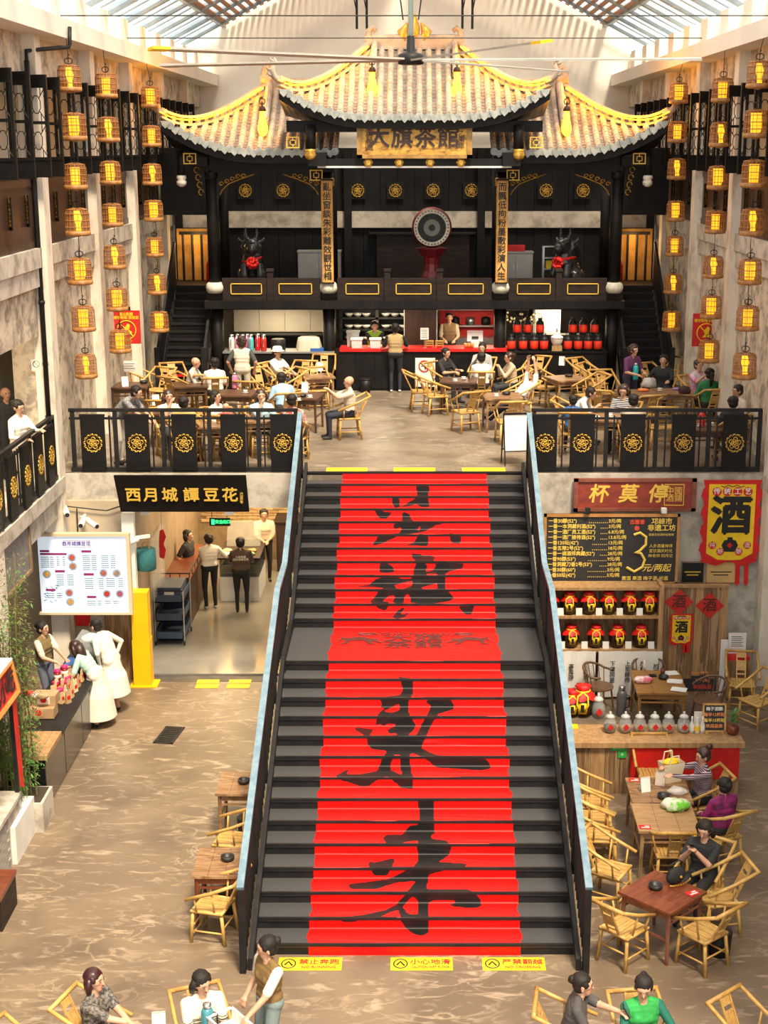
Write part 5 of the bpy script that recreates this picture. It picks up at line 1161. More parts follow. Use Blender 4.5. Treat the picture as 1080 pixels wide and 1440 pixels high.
t = thing('kitchen_partition', 'brown kitchen partition panel behind the bar', 'partition', (.15, 36.6, H1)); b = MB(); b.box((-.4, 0, 0), (.4, .04, 1.78)); b.build('panel', BROWN, t); b = MB(); 
for q in ((-.42, -.4, 0, 1.8), (.4, .42, 0, 1.8), (-.42, .42, 1.78, 1.82)): b.box((q[0], -.01, q[2]), (q[1], .05, q[3]))
b.build('trim', WHITE, t)
t = thing('kitchen_range', 'steel kitchen range with red splashback and lit hood behind the bar', 'kitchen unit', (1.75, 37.6, H1)); b = MB(); b.box((-1.1, .4, 0), (1.1, .5, 1.75)); b.build('splashback', RED, t); b = MB(); b.box((-1.1, -.1, 0), (1.1, .45, .95)); b.build('base', CHROME, t); b = MB(); b.box((-1.15, -.2, 1.68), (1.15, .45, 1.86)); b.build('hood', CHROME, t); b = MB(); b.box((-1.05, .2, 1.2), (1.05, .45, 1.24)); b.build('shelf', CHROME, t)
for i, x in enumerate((-.7, -.3, .1, .6)):
    b = MB(); b.lathe([(.1, 0), (.12, .02), (.12, .18), (.08, .2), (.02, .22)], 12); o = b.build('cooking_pot', METAL if i % 2 == 0 else CHROME, None, True, loc=(1.75 + x, 37.95, H1 + 1.24)); tag(o, ('black', 'steel')[i % 2] + ' pot, %s from the partition, before the red splashback' % NTH[i], 'pot', 'pots on the kitchen shelf')
t = thing('wall_blind', 'cream roller blind panels behind the side counter', 'blind', (-3.3, 37.2, H1 + 1.15)); 
for k in range(4): b = MB(); b.box((-1.3 + .65 * k, 0, 0), (-.66 + .65 * k, .03, .85)); b.build('panel', mat('cream blind', (.5, .46, .38), (.45, .41, .33), 1, .7), t)
t = thing('side_shelf_unit', 'dark shelf unit below the cream blinds', 'shelf', (-3.3, 37.1, H1)); b = MB(); b.box((-1.3, 0, 0), (1.3, .05, 1.1)); b.build('back', METAL, t)
for z in (.3, .7, 1.1): b = MB(); b.box((-1.3, -.35, z), (1.3, 0, z + .03)); b.build('shelf', METAL, t)
t = thing('fridge', 'tall white cupboard door behind the tea tins', 'cupboard', (3.35, 36.8, H1)); b = MB(); b.box((-.33, 0, 0), (.33, .5, 1.9)); b.build('body', WHITE, t); b = MB(); b.box((-.31, -.03, .1), (.31, 0, 1.85)); d_ = b.build('door', WHITE, t); b = MB(); b.box((.22, -.06, .9), (.25, -.03, 1.3)); b.build('handle', CHROME, d_)
mb = MB(); mb.box((2.3, 37.4, H1), (5, 37.5, 5.85)); struct('wall_kitchen_screen', mb, BLACK)
t = thing('flower_vase', 'vase of pale blossom twigs before the dark kitchen screen', 'vase', (2.7, 36.4, H1 + .98)); b = MB(); b.lathe([(.06, 0), (.1, .1), (.05, .3), (.06, .34)], 12); b.build('vase', METAL, t, True); b = MB()
for k in range(6): a = R(-50 + 22 * k); b.tube([(0, 0, .3), (math.sin(a) * .3, 0, .3 + .35 * math.cos(a)), (math.sin(a) * .55, 0, .35 + .5 * math.cos(a))], .008, 4)
b.build('twigs', DARKW, t); b = MB()
for k in range(40): a = R(random.uniform(-55, 65)); r_ = random.uniform(.25, .65); b.ball((math.sin(a) * r_, random.uniform(-.1, .1), .32 + r_ * .85 * math.cos(a)), .03, 6, 4)
b.build('blossom', mat('pale blossom', (.75, .68, .42), rough=.8), t, kind='stuff')
b = MB(); b.box((2.45, 36.2, H1), (2.95, 36.6, H1 + .98)); o = b.build('vase_plinth', BLACK); tag(o, 'black plinth under the blossom vase', 'plinth')
for x in (-3.4, -.9, 1.6, 3.6):
    l = bpy.data.lights.new('bar_light', 'AREA'); l.energy = 34; l.size = .9; l.color = (1, .80, .52)
    lo = bpy.data.objects.new('bar_light', l); COL.objects.link(lo); lo.location = (x, 36.2, 5.75)
# ================================================================ upstairs tables
def tz(px, py, z=H1 + .72): p = atz(px, py, z); return Vector((p.x, p.y, z - .72))
TABS = [((183, 541), 5, .8, TD, 'dark tea table by the pillar with the paper notice'), ((215, 577), -8, .8, TD, 'dark tea table before the woman covering her mouth'), ((268, 540), 10, .75, TD, 'dark tea table between bald man and young man in white'),
 ((333, 552), -5, .8, TD, 'dark tea table with the pink flask'), ((425, 556), -8, .8, TD, 'dark tea table before the bald man holding up his hands'), ((368, 588), 5, .75, WOODT, 'pale tea table with cups above the bean-curd shop sign'), ((300, 596), 0, .7, WOODT, 'tea table of the child above the bean-curd shop sign'),
 ((645, 534), -6, .8, TD, 'dark tea table between the man in black and the grey jacket'), ((706, 556), 4, .8, WOODT, 'pale tea table by the reclining man'), ((797, 531), 20, .8, WOODT, 'brown tea table before the tea tin counter'),
 ((896, 552), 0, .85, WOODT, 'tea table with bags below the woman in purple'), ((948, 550), 0, .8, WOODT, 'tea table before the woman in the black shirt'), ((991, 600), 3, .8, TD, 'brown tea table above the wine shop board by the man with cap'), ((848, 586), -4, .8, WOODT, 'tea table with papers above the wine shop board'), ((447, 528), 12, .7, WOODT, 'pale tea table by the side counter and pillar')]
for (p, a, w_, m_, lb) in TABS: table(tz(*p), a, w_, w_, lb, m_, group='upstairs tea tables')
BOWL = MB(); BOWL.lathe([(.02, 0), (.028, .005), (.05, .045), (.047, .045), (.02, .012)], 12); BOWL = BOWL.mesh('tea_cup', WHITE, True)
SAUC = MB(); SAUC.lathe([(.03, 0), (.065, .012), (.06, .012)], 12); SAUC = SAUC.mesh('saucer', WHITE, True)
ASH = MB(); ASH.lathe([(.06, 0), (.085, .01), (.09, .055), (.075, .055), (.065, .015)], 16); ASH = ASH.mesh('ashtray', mat('black stoneware', (.02, .018, .017), rough=.4), True)
def cup(px, py, z, label, grp='tea cups'): 
    p = atz(px, py, z + .02); t = thing('tea_cup', label, 'cup', (p.x, p.y, z), 0, grp); link('saucer', SAUC, t); o = link('cup', BOWL, t); o.location.z = .012; return t
def ashtray(px, py, z, label): p = atz(px, py, z + .03); o = link('ashtray', ASH, None, (p.x, p.y, z + .001)); tag(o, label, 'ashtray', 'black ashtrays')
def card(px, py, z, label, a=0., m_=None, hh=.2):
    p = atz(px, py, z + hh / 2); t = thing('menu_card', label, 'card', (p.x, p.y, z), R(a), 'menu cards on tea tables'); b = MB(); M = Matrix.Rotation(R(-14), 4, 'X'); b.box((-.07, 0, 0), (.07, .006, hh), M); b.build('front_sheet', m_ or PAPER, t); b = MB(); b.box((-.07, .08, 0), (.07, .086, hh), Matrix.Rotation(R(10), 4, 'X')); b.build('back_sheet', m_ or PAPER, t); return t
ZT = H1 + .722
for k, (px, py, lb) in enumerate(((176, 537, 'pillar table'), (219, 563, 'table of the woman covering her mouth'), (428, 545, 'table of the bald man'), (449, 516, 'pale table by the side counter'), (790, 508, 'brown table before the tins'))): card(px, py, ZT, 'upright white menu card on the ' + lb, random.uniform(-30, 30))
for (px, py, lb) in ((202, 537, 'pillar table'), (712, 553, 'pale table by the reclining man'), (800, 528, 'brown table before the tins'), (425, 556, 'table of the bald man')): ashtray(px, py, ZT, 'round black ashtray on the ' + lb)
for (px, py, lb) in ((360, 582, 'cups table above the shop sign'), (375, 584, 'cups table above the shop sign'), (345, 551, 'pink flask table'), (420, 562, 'bald man table'), (436, 558, 'bald man table'), (652, 532, 'dark table of the man in black'), (640, 535, 'dark table of the man in black'), (698, 556, 'reclining man table'), (858, 585, 'papers table'), (840, 588, 'papers table'), (905, 549, 'bags table'), (928, 548, 'black shirt woman table'), (985, 598, 'brown table above the wine board'), (1000, 597, 'brown table above the wine board')): cup(px, py, ZT, 'white tea cup with saucer on the ' + lb)
def flask(px, py, z, c, label, hh=.34, r=.06):
    p = atz(px, py, z + hh / 2); t = thing('thermos_flask', label, 'flask', (p.x, p.y, z)); m_ = mat('flask %s' % (c,), c, rough=.3)
    b = MB(); b.lathe([(r * .95, 0), (r, .02), (r, hh * .72), (r * .7, hh * .85)], 14); b.build('body', m_, t, True); b = MB(); b.lathe([(r * .7, hh * .85), (r * .72, hh * .97), (r * .4, hh)], 12); b.build('cap', CHROME, t, True); b = MB(); b.tube([(r * .9, 0, hh * .7), (r * 1.6, 0, hh * .65), (r * 1.6, 0, hh * .3), (r, 0, hh * .25)], .008, 5); b.build('handle', METAL, t); return t
flask(330, 535, ZT, (.75, .22, .38), 'pink thermos flask on the dark upstairs tea table'); flask(987, 588, ZT, (.6, .03, .03), 'red thermos flask on the brown table above the wine shop board', .3)
def lump(name, label, cat, px, py, z, r, m_, seed=0):
    b = MB(); b.ball((0, 0, 0), r, 16, 10); rs = np.random.RandomState(seed); o_ = rs.uniform(0, 9, 3); vs = []
    for v in b.v: v = Vector(v); k = 1 + .35 * mnoise.noise(Vector(v) * 14 + Vector(o_)); vs.append((v.x * k, v.y * k, max(-r[2] * .62, v.z * k)))
    b.v = vs; p = atz(px, py, z + r[2] * .5); o = b.build(name, m_, None, True, loc=(p.x, p.y, z + r[2] * .63)); return tag(o, label, cat)
BAGM = mat('thin translucent plastic', (.75, .70, .66), rough=.25, trans=.35)
lump('plastic_bag', 'crumpled clear plastic bag on the table below the woman in purple', 'bag', 912, 540, ZT, (.16, .12, .13), BAGM, 1)
lump('food_bag', 'orange snack packet on the table below the woman in purple', 'packet', 905, 549, ZT, (.13, .09, .04), C((.8, .22, .06)), 2); lump('purple_packet', 'small purple packet on the black shirt woman table', 'packet', 951, 547, ZT, (.08, .06, .03), C((.4, .25, .6)), 3); lump('handbag', 'dark leather handbag on the table beside the woman in green', 'bag', 963, 550, ZT, (.13, .08, .1), C((.05, .02, .02)), 4)
# empty chairs upstairs
def sz(px, py, zf=H1): p = atz(px, py, zf + .43); return Vector((p.x, p.y, zf))
EC = [(197, 540, 75, 'pushed against the pillar table'), (163, 548, 90, 'squeezed between pillar and railing'), (246, 541, 20, 'below the wall notice, back to the stage stairs'), (252, 556, 150, 'behind the woman covering her mouth'), (222, 548, -20, 'between pillar table and the checkered man'), (285, 552, 200, 'next to the bald man table'), (372, 548, 30, 'beside the bucket hat woman'), (353, 562, 170, 'in front of the pink flask'), (405, 548, -50, 'beside the light blue shirt'),
 (455, 528, 0, 'facing forward by the side counter'), (446, 548, 15, 'behind the bald man table'), (425, 538, -10, 'beside the bald man table, back to the bar'), (230, 590, 180, 'close above the bean-curd shop sign'), (310, 600, 180, 'above the bean-curd shop sign by the child'), (365, 604, 175, 'above the bean-curd shop sign by the cups'),
 (592, 550, 95, 'with its back to the aisle, beside the no smoking sheet'), (612, 556, 110, 'second from the no smoking sheet on the aisle'), (655, 578, 205, 'alone in the aisle before the pale table'), (752, 530, -25, 'facing the tea tins, by the reclining man'), (766, 545, 60, 'between the reclining man and the brown table'), (822, 533, 35, 'tilted beside the brown table'), (838, 540, 60, 'beside the brown table, near the stage stairs'), (850, 552, 10, 'in front of the brown table'), (828, 556, -60, 'between the brown table and boy in blue'),
 (845, 575, 160, 'beside the striped woman'), (919, 541, 30, 'behind the woman in purple'), (952, 532, -35, 'between black shirt woman and woman in pink'), (930, 600, 175, 'above the wine shop board, middle gap'), (905, 583, 200, 'above the wine shop board next to beige shirt'), (715, 592, 190, 'foot side of the pale table')]
for (px, py, a, lb) in EC: chair(sz(px, py), a, 'empty bamboo armchair ' + lb, 'empty bamboo armchairs upstairs')
# ---------------------------------------------------------------- people upstairs
Z1 = H1
P_('person in checkered shirt bending over a tea table', 192, 553, Z1, 75, None, False, lean=42, top=C((.05, .05, .055), (.42, .42, .42), 70), bottom=C((.55, .5, .42)), style='short', gender='m', hr=(-.1, -.75, .8), hl=(.1, -.72, .78))
P_('woman in cream top covering her mouth, long wavy hair', 237, 557, Z1, 25, who='woman covering her mouth', top=C((.72, .66, .55)), style='long', hair=HAIRB, hr=(-.02, -.22, 1.06))
P_('person in mustard top seen from behind, dark bun', 251, 574, Z1, 175, who='person in mustard top', top=C((.55, .36, .12)), style='bun')
P_('bald man in pale grey shirt leaning to the young man', 276, 509, Z1, 80, who='bald man in grey', top=C((.55, .53, .48)), style='bald', sleeve='long', gender='m', lean=12, hl=(.1, -.45, .75), hr=(-.1, -.4, .72))
P_('young man in white tee seen from behind by the stage stairs', 301, 510, Z1, 190, who='young man in white tee', top=C((.80, .78, .72)), style='short', gender='m', head=(20, 0), slim=1.1)
P_('woman standing with back turned in cream vest and shoulder strap', 340, 480, Z1, 180, None, False, top=C((.70, .64, .50)), sl=C((.06, .06, .06)), bottom=C((.6, .55, .45)), style='curly', hair=HAIRB)
P_('woman in white blouse wearing a bucket hat', 390, 495, Z1, 55, who='woman in bucket hat', top=C((.78, .76, .72)), style='hat', hl=(.05, -.45, .72), hr=(-.1, -.42, .72))
P_('person in light blue shirt slumped with dark hair', 395, 531, Z1, 200, who='person in light blue', top=C((.30, .48, .66)), style='short', gender='m', lean=20)
P_('woman in pale blue shirt resting chin on hand', 367, 556, Z1, 15, who='woman in pale blue', top=C((.36, .56, .64)), style='bob', hair=HAIRB, hr=(-.02, -.2, 1.03), hl=(.14, -.36, .78))
P_('woman in grey blouse with shoulder-length hair seen sideways', 304, 557, Z1, 70, who='woman in grey blouse', top=C((.60, .60, .60)), style='bob')
P_('small child with shaved head above the bean-curd shop sign', 318, 572, Z1, 170, who='small child', top=C((.5, .1, .08)), style='bald', gender='m', h=.72)
P_('person in red patterned shirt with dark hair by the stair rail', 411, 562, Z1, 165, who='person in red patterned shirt', top=C((.55, .05, .04), (.6, .55, .5), 18), style='short', gender='m')
P_('bald man in beige tee raising both hands to his phone', 490, 536, Z1, -80, who='bald man in beige', top=C((.62, .54, .42)), bottom=C((.02, .022, .035)), style='bald', gender='m', hl=(.06, -.42, 1.0), hr=(-.06, -.42, .98), slim=1.12, shoe=SHOE)
P_('staff member in green safety vest leaning on the bar', 527, 458, Z1, 5, None, False, top=C((.30, .55, .05)), sl=C((.04, .04, .04)), style='short', gender='m', lean=14, hl=(-.1, -.42, 1.08), hr=(.1, -.42, 1.08))
P_('staff member in khaki vest standing with back turned at the bar', 556, 461, Z1, 178, None, False, top=C((.42, .30, .14)), sl=C((.02, .02, .025)), bottom=C((.02, .022, .03)), style='bun', shoe=SHOEW, hl=(.2, -.3, 1.1), hr=(-.2, -.35, 1.1))
P_('staff member in brown vest standing behind the bar', 632, 446, Z1, 0, None, False, top=C((.20, .12, .06)), sl=C((.45, .38, .28)), style='bald' if False else 'short', hair=HAIR, gender='m', hl=(.12, -.28, .98), hr=(-.12, -.28, .98))
P_('man in black tee with glasses sitting at the dark table', 628, 496, Z1, 50, who='man in black tee', top=C((.02, .02, .022)), style='short', gender='m', lean=10, hl=(.1, -.45, .76), hr=(-.12, -.45, .74), slim=1.08)
P_('man in grey jacket facing forward at the dark table', 678, 489, Z1, -15, who='man in grey jacket', top=C((.38, .37, .36)), sleeve='long', style='short', gender='m', hr=(-.05, -.32, .95))
P_('man in white shirt seen from behind at the dark table', 677, 502, Z1, 180, who='man in white shirt', top=C((.80, .79, .76)), sleeve='long', style='short', gender='m')
P_('woman in beige jacket looking at her phone', 715, 502, Z1, -75, who='woman in beige jacket', top=C((.58, .44, .30)), sleeve='long', style='bun', hair=HAIRB, hl=(.05, -.32, .92), hr=(-.05, -.32, .92), lean=8)
loc = sz(728, 566)
person('man in white shirt lying back in a chair, arms raised', loc, -62, sit=.44, lean=-50, top=C((.80, .79, .77)), bottom=C((.02, .025, .045)), style='short', gender='m', sleeve='short', hl=(.09, .34, 1.5), hr=(-.09, .34, 1.5), feet=((-.12, -.84, .1), (.1, -.86, .08)), shoe=SHOEW, head=(0, 25))
chair(loc + Vector((.02, .05, 0)), -62, 'bamboo armchair taken by the reclining man', 'bamboo armchairs with sitters')
P_('woman in purple cardigan standing and holding a turquoise flask', 892, 492, Z1, 35, None, False, top=C((.11, .03, .10)), sl=C((.12, .03, .11)), bottom=C((.03, .03, .05)), style='curly', hair=HAIRB, lean=8, hl=(.1, -.32, 1.02), hr=(-.1, -.32, .98), h=.97)
flask(894, 522, H1 + .86, (.02, .42, .46), 'turquoise flask in the hands of the woman in purple', .36, .06)
P_('woman in black shirt sitting before the stage stairs', 933, 506, Z1, -20, who='woman in black shirt', top=C((.02, .02, .022)), sleeve='long', style='short', hl=(.2, -.45, .76), hr=(-.25, -.42, .78), slim=1.15)
P_('woman in pink and white top taking a photograph', 983, 513, Z1, 25, who='woman in pink', top=C((.62, .06, .30), (.7, .65, .68), 6), style='short', hair=HAIRB, hl=(.04, -.36, 1.0), hr=(-.06, -.36, 1.0))
P_('woman in green dress with long black ponytail seen from behind', 997, 525, Z1, 195, who='woman in green', top=C((.02, .16, .05), (.03, .22, .07), 9), style='pony')
P_('boy in blue tee seen from behind at the rail above the wine board', 806, 562, Z1, 175, who='boy in blue', top=C((.03, .13, .38)), style='short', gender='m', h=.85)
P_('person in white shirt bending low over the table', 833, 553, Z1, 75, who='person in white bending', top=C((.82, .80, .77)), sleeve='short', style='short', gender='m', lean=38, hl=(.1, -.5, .76), hr=(-.1, -.5, .76))
P_('woman in black and white striped top reading at the table', 877, 549, Z1, -25, who='striped woman', top=stripes('black white stripes', (.03, .03, .03), (.75, .75, .75), .016, 9.), style='bob', hair=HAIRB, head=(0, 18))
P_('man in beige shirt seen from behind at the rail above the wine board', 891, 562, Z1, 170, who='man in beige shirt', top=C((.60, .50, .38)), style='short', gender='m', slim=1.1)
P_('man in beige shirt beside the pillar above the wine banner with dark short hair', 1036, 549, Z1, -70, who='man by the banner-side pillar', top=C((.62, .52, .42)), style='short', gender='m', skin=SKIND, lean=10)
P_('person in black with dark hair in the corner by the pillar', 1030, 565, Z1, 190, who='person in black in the corner', top=C((.03, .03, .035)), style='short', gender='m')
# side gallery
P_('staff member in white tunic looking at a phone by the gallery rail', 26, 572, Z1, 65, None, False, top=C((.80, .74, .65)), sleeve='long', bottom=C((.75, .7, .62)), style='bun', hl=(.06, -.4, 1.16), hr=(-.2, -.3, 1.05), head=(0, 15), gender='f')
P_('bald man in dark shirt at the gallery wall', 8, 553, Z1, 40, None, False, top=C((.03, .03, .03)), style='bald', gender='m', skin=SKIND, hl=(.1, -.2, 1.3))
# folding signboard by the stair rail
t = thing('folding_signboard', 'folding signboard with black frame at the head of the stairs', 'sign', atz(729, 655, H1), R(8))
for s, y in ((1, 0), (-1, .38)):
    b = MB(); M = Matrix.Translation((0, y, 0)) @ Matrix.Rotation(R(-12 * s), 4, 'X'); b.box((-.24, -.012, .28), (.24, .012, .95), M); b.build('board', PAPER, t)
    b = MB()
    for q in ((-.26, -.24, 0, .97), (.24, .26, 0, .97), (-.26, .26, .95, .98), (-.26, .26, .26, .28)): b.box((q[0], -.016, q[2]), (q[1], .016, q[3]), M)
    b.build('frame', METAL, t)
# ================================================================ wine corner on the right of the stairs
GT = mat('yellow chalk', (.85, .62, .12), rough=.9); WT = mat('white chalk', (.8, .78, .72), rough=.9); BT = mat('blue chalk', (.10, .45, .85), rough=.9); RT = mat('red chalk', (.75, .08, .04), rough=.9); OT = mat('orange chalk', (.8, .3, .1), rough=.9)
SLATE = mat('blackboard slate', (.022, .02, .022), (.032, .03, .032), 3, .7)
def rect(px0, px1, py0, py1, Y): a = aty(px0, py1, Y); c = aty(px1, py0, Y); return a.x, c.x, a.z, c.z
x0, x1, z0, z1 = rect(806, 980, 673, 719, 25.66)
t = thing('carved_sign', 'carved red wooden sign with three gold characters and square seal', 'sign', ((x0 + x1) / 2, 25.70, z0)); w_ = (x1 - x0) / 2; h_ = z1 - z0
SGR = mat('weathered red board', (.34, .05, .03), (.22, .035, .022), 4, .6, stretch=(1, 1, 3)); b = MB(); b.box((-w_, -.03, 0), (w_, 0, h_)); b.build('board', SGR, t)
b = MB()
for q in ((-w_, w_, 0, .06), (-w_, w_, h_ - .06, h_), (-w_, -w_ + .08, 0, h_), (w_ - .08, w_, 0, h_)): b.box((q[0], -.055, q[2]), (q[1], -.03, q[3]))
b.build('frame', mat('red frame wood', (.22, .06, .035), (.28, .09, .05), 6, .6), t)
for k, c_ in enumerate('杯莫停'): text('character', c_, .36, GOLDP, t, ((841 + 42 * k - 893) / 174 * 2 * w_, -.034, h_ / 2), off=.02, shear=.15)
text('seal', '中國\n酒鋪', .15, GOLDP, t, ((949 - 893) / 174 * 2 * w_, -.034, h_ / 2), line=.9)
b = MB()
for q in ((-.19, .19, -.2, -.185), (-.19, .19, .185, .2), (-.2, -.185, -.2, .2), (.185, .2, -.2, .2)): b.box(((949 - 893) / 174 * 2 * w_ + q[0] * .9, -.036, h_ / 2 + q[2]), ((949 - 893) / 174 * 2 * w_ + q[1] * .9, -.03, h_ / 2 + q[3]))
b.build('seal_border', GOLDP, t)
# big chalk price board
x0, x1, z0, z1 = rect(763, 957, 723, 822, 25.05); t = thing('price_board', 'long blackboard with yellow chalk wine prices and a large 3', 'blackboard', ((x0 + x1) / 2, 25.08, z0)); w_ = (x1 - x0) / 2; h_ = z1 - z0
b = MB(); b.box((-w_, -.02, 0), (w_, .01, h_)); b.build('slate', SLATE, t); b = MB()
for q in ((-w_, w_, 0, .05), (-w_, w_, h_ - .05, h_), (-w_, -w_ + .05, 0, h_), (w_ - .05, w_, 0, h_)): b.box((q[0], -.04, q[2]), (q[1], .02, q[3]))
b.build('frame', mat('orange pine frame', (.55, .27, .08), (.45, .2, .05), 6, .5), t)
LN = ['一香30醇(52°)', '一香一本洞藏利酒(52°)', '一香一酒厂员工酒(52°)', '一香一酒厂接待酒(52°)', '一香120坛(42°)', '一香五粮2号(52°)', '一香一调酒师典藏(52°)', '一香90醇(53°)', '一香洞藏刀香2号(53°)', '一香30醇(60°)', '一香50坛(42°)']; PR = ['3元/两', '3元/两', '6.8元/两', '13.8元/两', '13元/两', '18元/两', '28元/两', '9元/两', '28元/两', '3元/两', '5元/两']
for k, (a_, p_) in enumerate(zip(LN, PR)):
    z = h_ - .13 - k * (h_ - .2) / 11; text('price_line', a_, .088, GT, t, (-w_ + .08, -.026, z), align='LEFT', off=.02, ext=.001, sx=.95)
    xa = -w_ + .1 + .09 * len(a_) * .78; b = MB(); x = xa
    while x < -w_ + 1.12: b.box((x, -.024, z - .035), (x + .014, -.021, z - .021)); x += .035
    if b.v: b.build('dotted_line', GT, t)
    text('price', p_, .082, GT, t, ((855 - 860) / 194 * 2 * w_, -.026, z), align='LEFT', off=.014, ext=.001)
def stroke(pts, r, m_, par, y=-.026, n_='brush_numeral'):
    b = MB(); b.tube([(x, y, z) for x, z in pts], r, 6); return b.build(n_, m_, par)
cx_ = (899 - 860) / 194 * 2 * w_; stroke([(cx_ - .09, h_ - .38), (cx_ + .02, h_ - .34), (cx_ + .13, h_ - .42), (cx_ + .13, h_ - .56), (cx_ + .02, h_ - .68), (cx_ - .06, h_ - .7), (cx_ + .05, h_ - .72), (cx_ + .12, h_ - .84), (cx_ + .08, h_ - .98), (cx_ - .06, h_ - 1.06), (cx_ - .2, h_ - .98)], .026, GT, t)
text('chalk_words', '元/两起', .155, GT, t, ((926 - 860) / 194 * 2 * w_, -.026, h_ - 1.0), off=.015, shear=.2, ext=.001); text('chalk_words', '邛崃市\n非遗工坊', .125, GT, t, ((931 - 860) / 194 * 2 * w_, -.026, h_ - .2), off=.02, ext=.001, line=.95)
text('chalk_words', '国家名优酒协会推荐', .05, GT, t, ((931 - 860) / 194 * 2 * w_, -.026, h_ - .38), ext=.001); text('chalk_words', '人多酒量难得\n宜饮酒庆时光\n林老师 四月记', .07, GT, t, ((931 - 860) / 194 * 2 * w_, -.026, h_ - .68), ext=.001, line=1.3); text('chalk_words', '黄酒 果酒 梅子酒 米酒', .085, GT, t, (.62, -.026, .11), off=.012, ext=.001); text('chalk_words', '古崖香', .09, RT, t, ((896 - 860) / 194 * 2 * w_, -.026, h_ - .15), ext=.001, off=.03)
b = MB(); b.lathe([(.0, 0), (.045, 0), (.045, .004), (0, .004)], 10, ((896 - 860) / 194 * 2 * w_, -.022, h_ - .26), Matrix.Rotation(PI / 2, 4, 'X')); b.build('chalk_seal', RT, t)
for k, px in enumerate((826, 933)):
    c = aty(px, 722, 25.05); b = MB(); b.cbox((0, 0, 0), (.09, .1, .09)); o = b.build('spotlight', METAL if k == 0 else WHITE, loc=(c.x, 25.02, c.z + .06)); tag(o, ('black', 'white')[k] + ' box spotlight clamped to the top of the price board', 'lamp')
# banners
def banner(label, px0, px1, py0, py1, Y, big, tails=True):
    x0, x1, z0, z1 = rect(px0, px1, py0, py1, Y); w_ = (x1 - x0) / 2; h_ = z1 - z0; t = thing('wine_banner', label, 'banner', ((x0 + x1) / 2, Y, z0))
    n_ = 9; ed = [(-w_, h_)]
    for k in range(n_): z = h_ - h_ * (k + 1) / n_; ed += [(-w_ * (1.06 if k % 2 else .94), z + h_ * .02), (-w_, z)]
    red = ed + [(-w_ * .45, -h_ * .06), (0, -h_ * .0)]; red = red + [(-x, z) for x, z in red[::-1][1:]]
    b = MB(); b.prism(red, .008, XZ(0, 0, 0)); b.build('red_cloth', RED, t)
    iw = w_ * .8; yl = [(-iw, h_ * .95), (-iw, h_ * .1), (-iw * .5, h_ * .02), (0, h_ * .0 + .02), (iw * .5, h_ * .02), (iw, h_ * .1), (iw, h_ * .95)]
    b = MB(); b.prism(yl, .006, XZ(0, -.009, 0)); b.build('yellow_cloth', YELLOW, t)
    if tails:
        for s in (-1, 1):
            b = MB(); x = s * w_ * .62 if s > 0 else w_ * .32; b.prism([(x - .04, .02), (x + .04, .02), (x + .05, -h_ * .28), (x, -h_ * .32), (x - .03, -h_ * .28)], .006, XZ(0, .01, 0)); b.build('tail', RED, t)
    text('large_character', '酒', h_ * .5 if big else h_ * .42, INK, t, (0, -.018, h_ * .54), off=.035, ext=.001)
    for k, c_ in enumerate('传统工艺'):
        x = iw * (-.66 + .44 * k); z = h_ * .86
        b = MB(); b.lathe([(0, 0), (iw * .2, 0), (iw * .2, .003), (0, .003)], 14, (x, -.016, z), MR); b.build('red_disc', RED, t); text('small_character', c_, iw * .3, WHITE, t, (x, -.022, z), ext=.001, off=.02, res=1)
    for k, c_ in enumerate('纯粮酿造'):
        x = iw * (-.75, -.4, .4, .75)[k]; z = h_ * (.2, .12, .12, .2)[k]; b = MB(); b.lathe([(0, 0), (iw * .17, 0), (iw * .17, .003), (0, .003)], 14, (x, -.016, z), MR); b.build('red_disc', RED, t); text('small_character', c_, iw * .26, WHITE, t, (x, -.022, z), ext=.001, res=1)
    b = MB(); j = h_ * .1; b.prism([(-j * .6, -j * .8), (j * .6, -j * .8), (j, 0), (j * .7, j * .6), (j * .3, j * .7), (j * .3, j), (-j * .3, j), (-j * .3, j * .7), (-j * .7, j * .6), (-j, 0)], .003, XZ(0, -.017, h_ * .2)); b.build('jar_mark', INK, t); b = MB(); b.prism([(-j * .35, 0), (0, -j * .35), (j * .35, 0), (0, j * .35)], .003, XZ(0, -.021, h_ * .2)); b.build('jar_label_mark', RED, t)
    b = MB(); b.tube([(iw * x, -.018, h_ * z) for x, z in ((-.5, .93), (-.35, .915), (-.2, .94), (0, .92), (.2, .94), (.35, .915), (.5, .93))], .008, 4); b.build('scroll_mark', INK, t)
banner('large yellow wine banner with ragged red border on the wall', 984, 1072, 675, 789, 25.62, True); banner('small yellow wine banner with red border on the planks', 941, 975, 863, 905, 24.86, False)
# certificates
for px0, px1, m_, lb in ((957, 991, INK, 'black certificate plaque beside the price board'), (992, 1036, GOLDP, 'gilt certificate plaque beside the black plaque')):
    x0, x1, z0, z1 = rect(px0, px1, 790, 820, 25.7); t = thing('certificate', lb, 'plaque', ((x0 + x1) / 2, 25.7, z0)); w_ = (x1 - x0) / 2; h_ = z1 - z0; b = MB(); b.box((-w_, 0, 0), (w_, .02, h_)); b.build('plate', m_ if m_ is INK else mat('pale gilt plate', (.75, .5, .2), rough=.35), t); b = MB()
    for k, q in enumerate((.5, .36)): b.box((-w_ * (.7 - .2 * k), -.004, h_ * q), (w_ * (.7 - .2 * k), 0, h_ * q + .02))
    b.build('printed_lines', GOLDP if m_ is INK else INKB, t); b = MB()
    for q in ((-w_, w_, 0, .015), (-w_, w_, h_ - .015, h_), (-w_, -w_ + .015, 0, h_), (w_ - .015, w_, 0, h_)): b.box((q[0], -.008, q[2]), (q[1], 0, q[3]))
    b.build('border', WOODP, t)
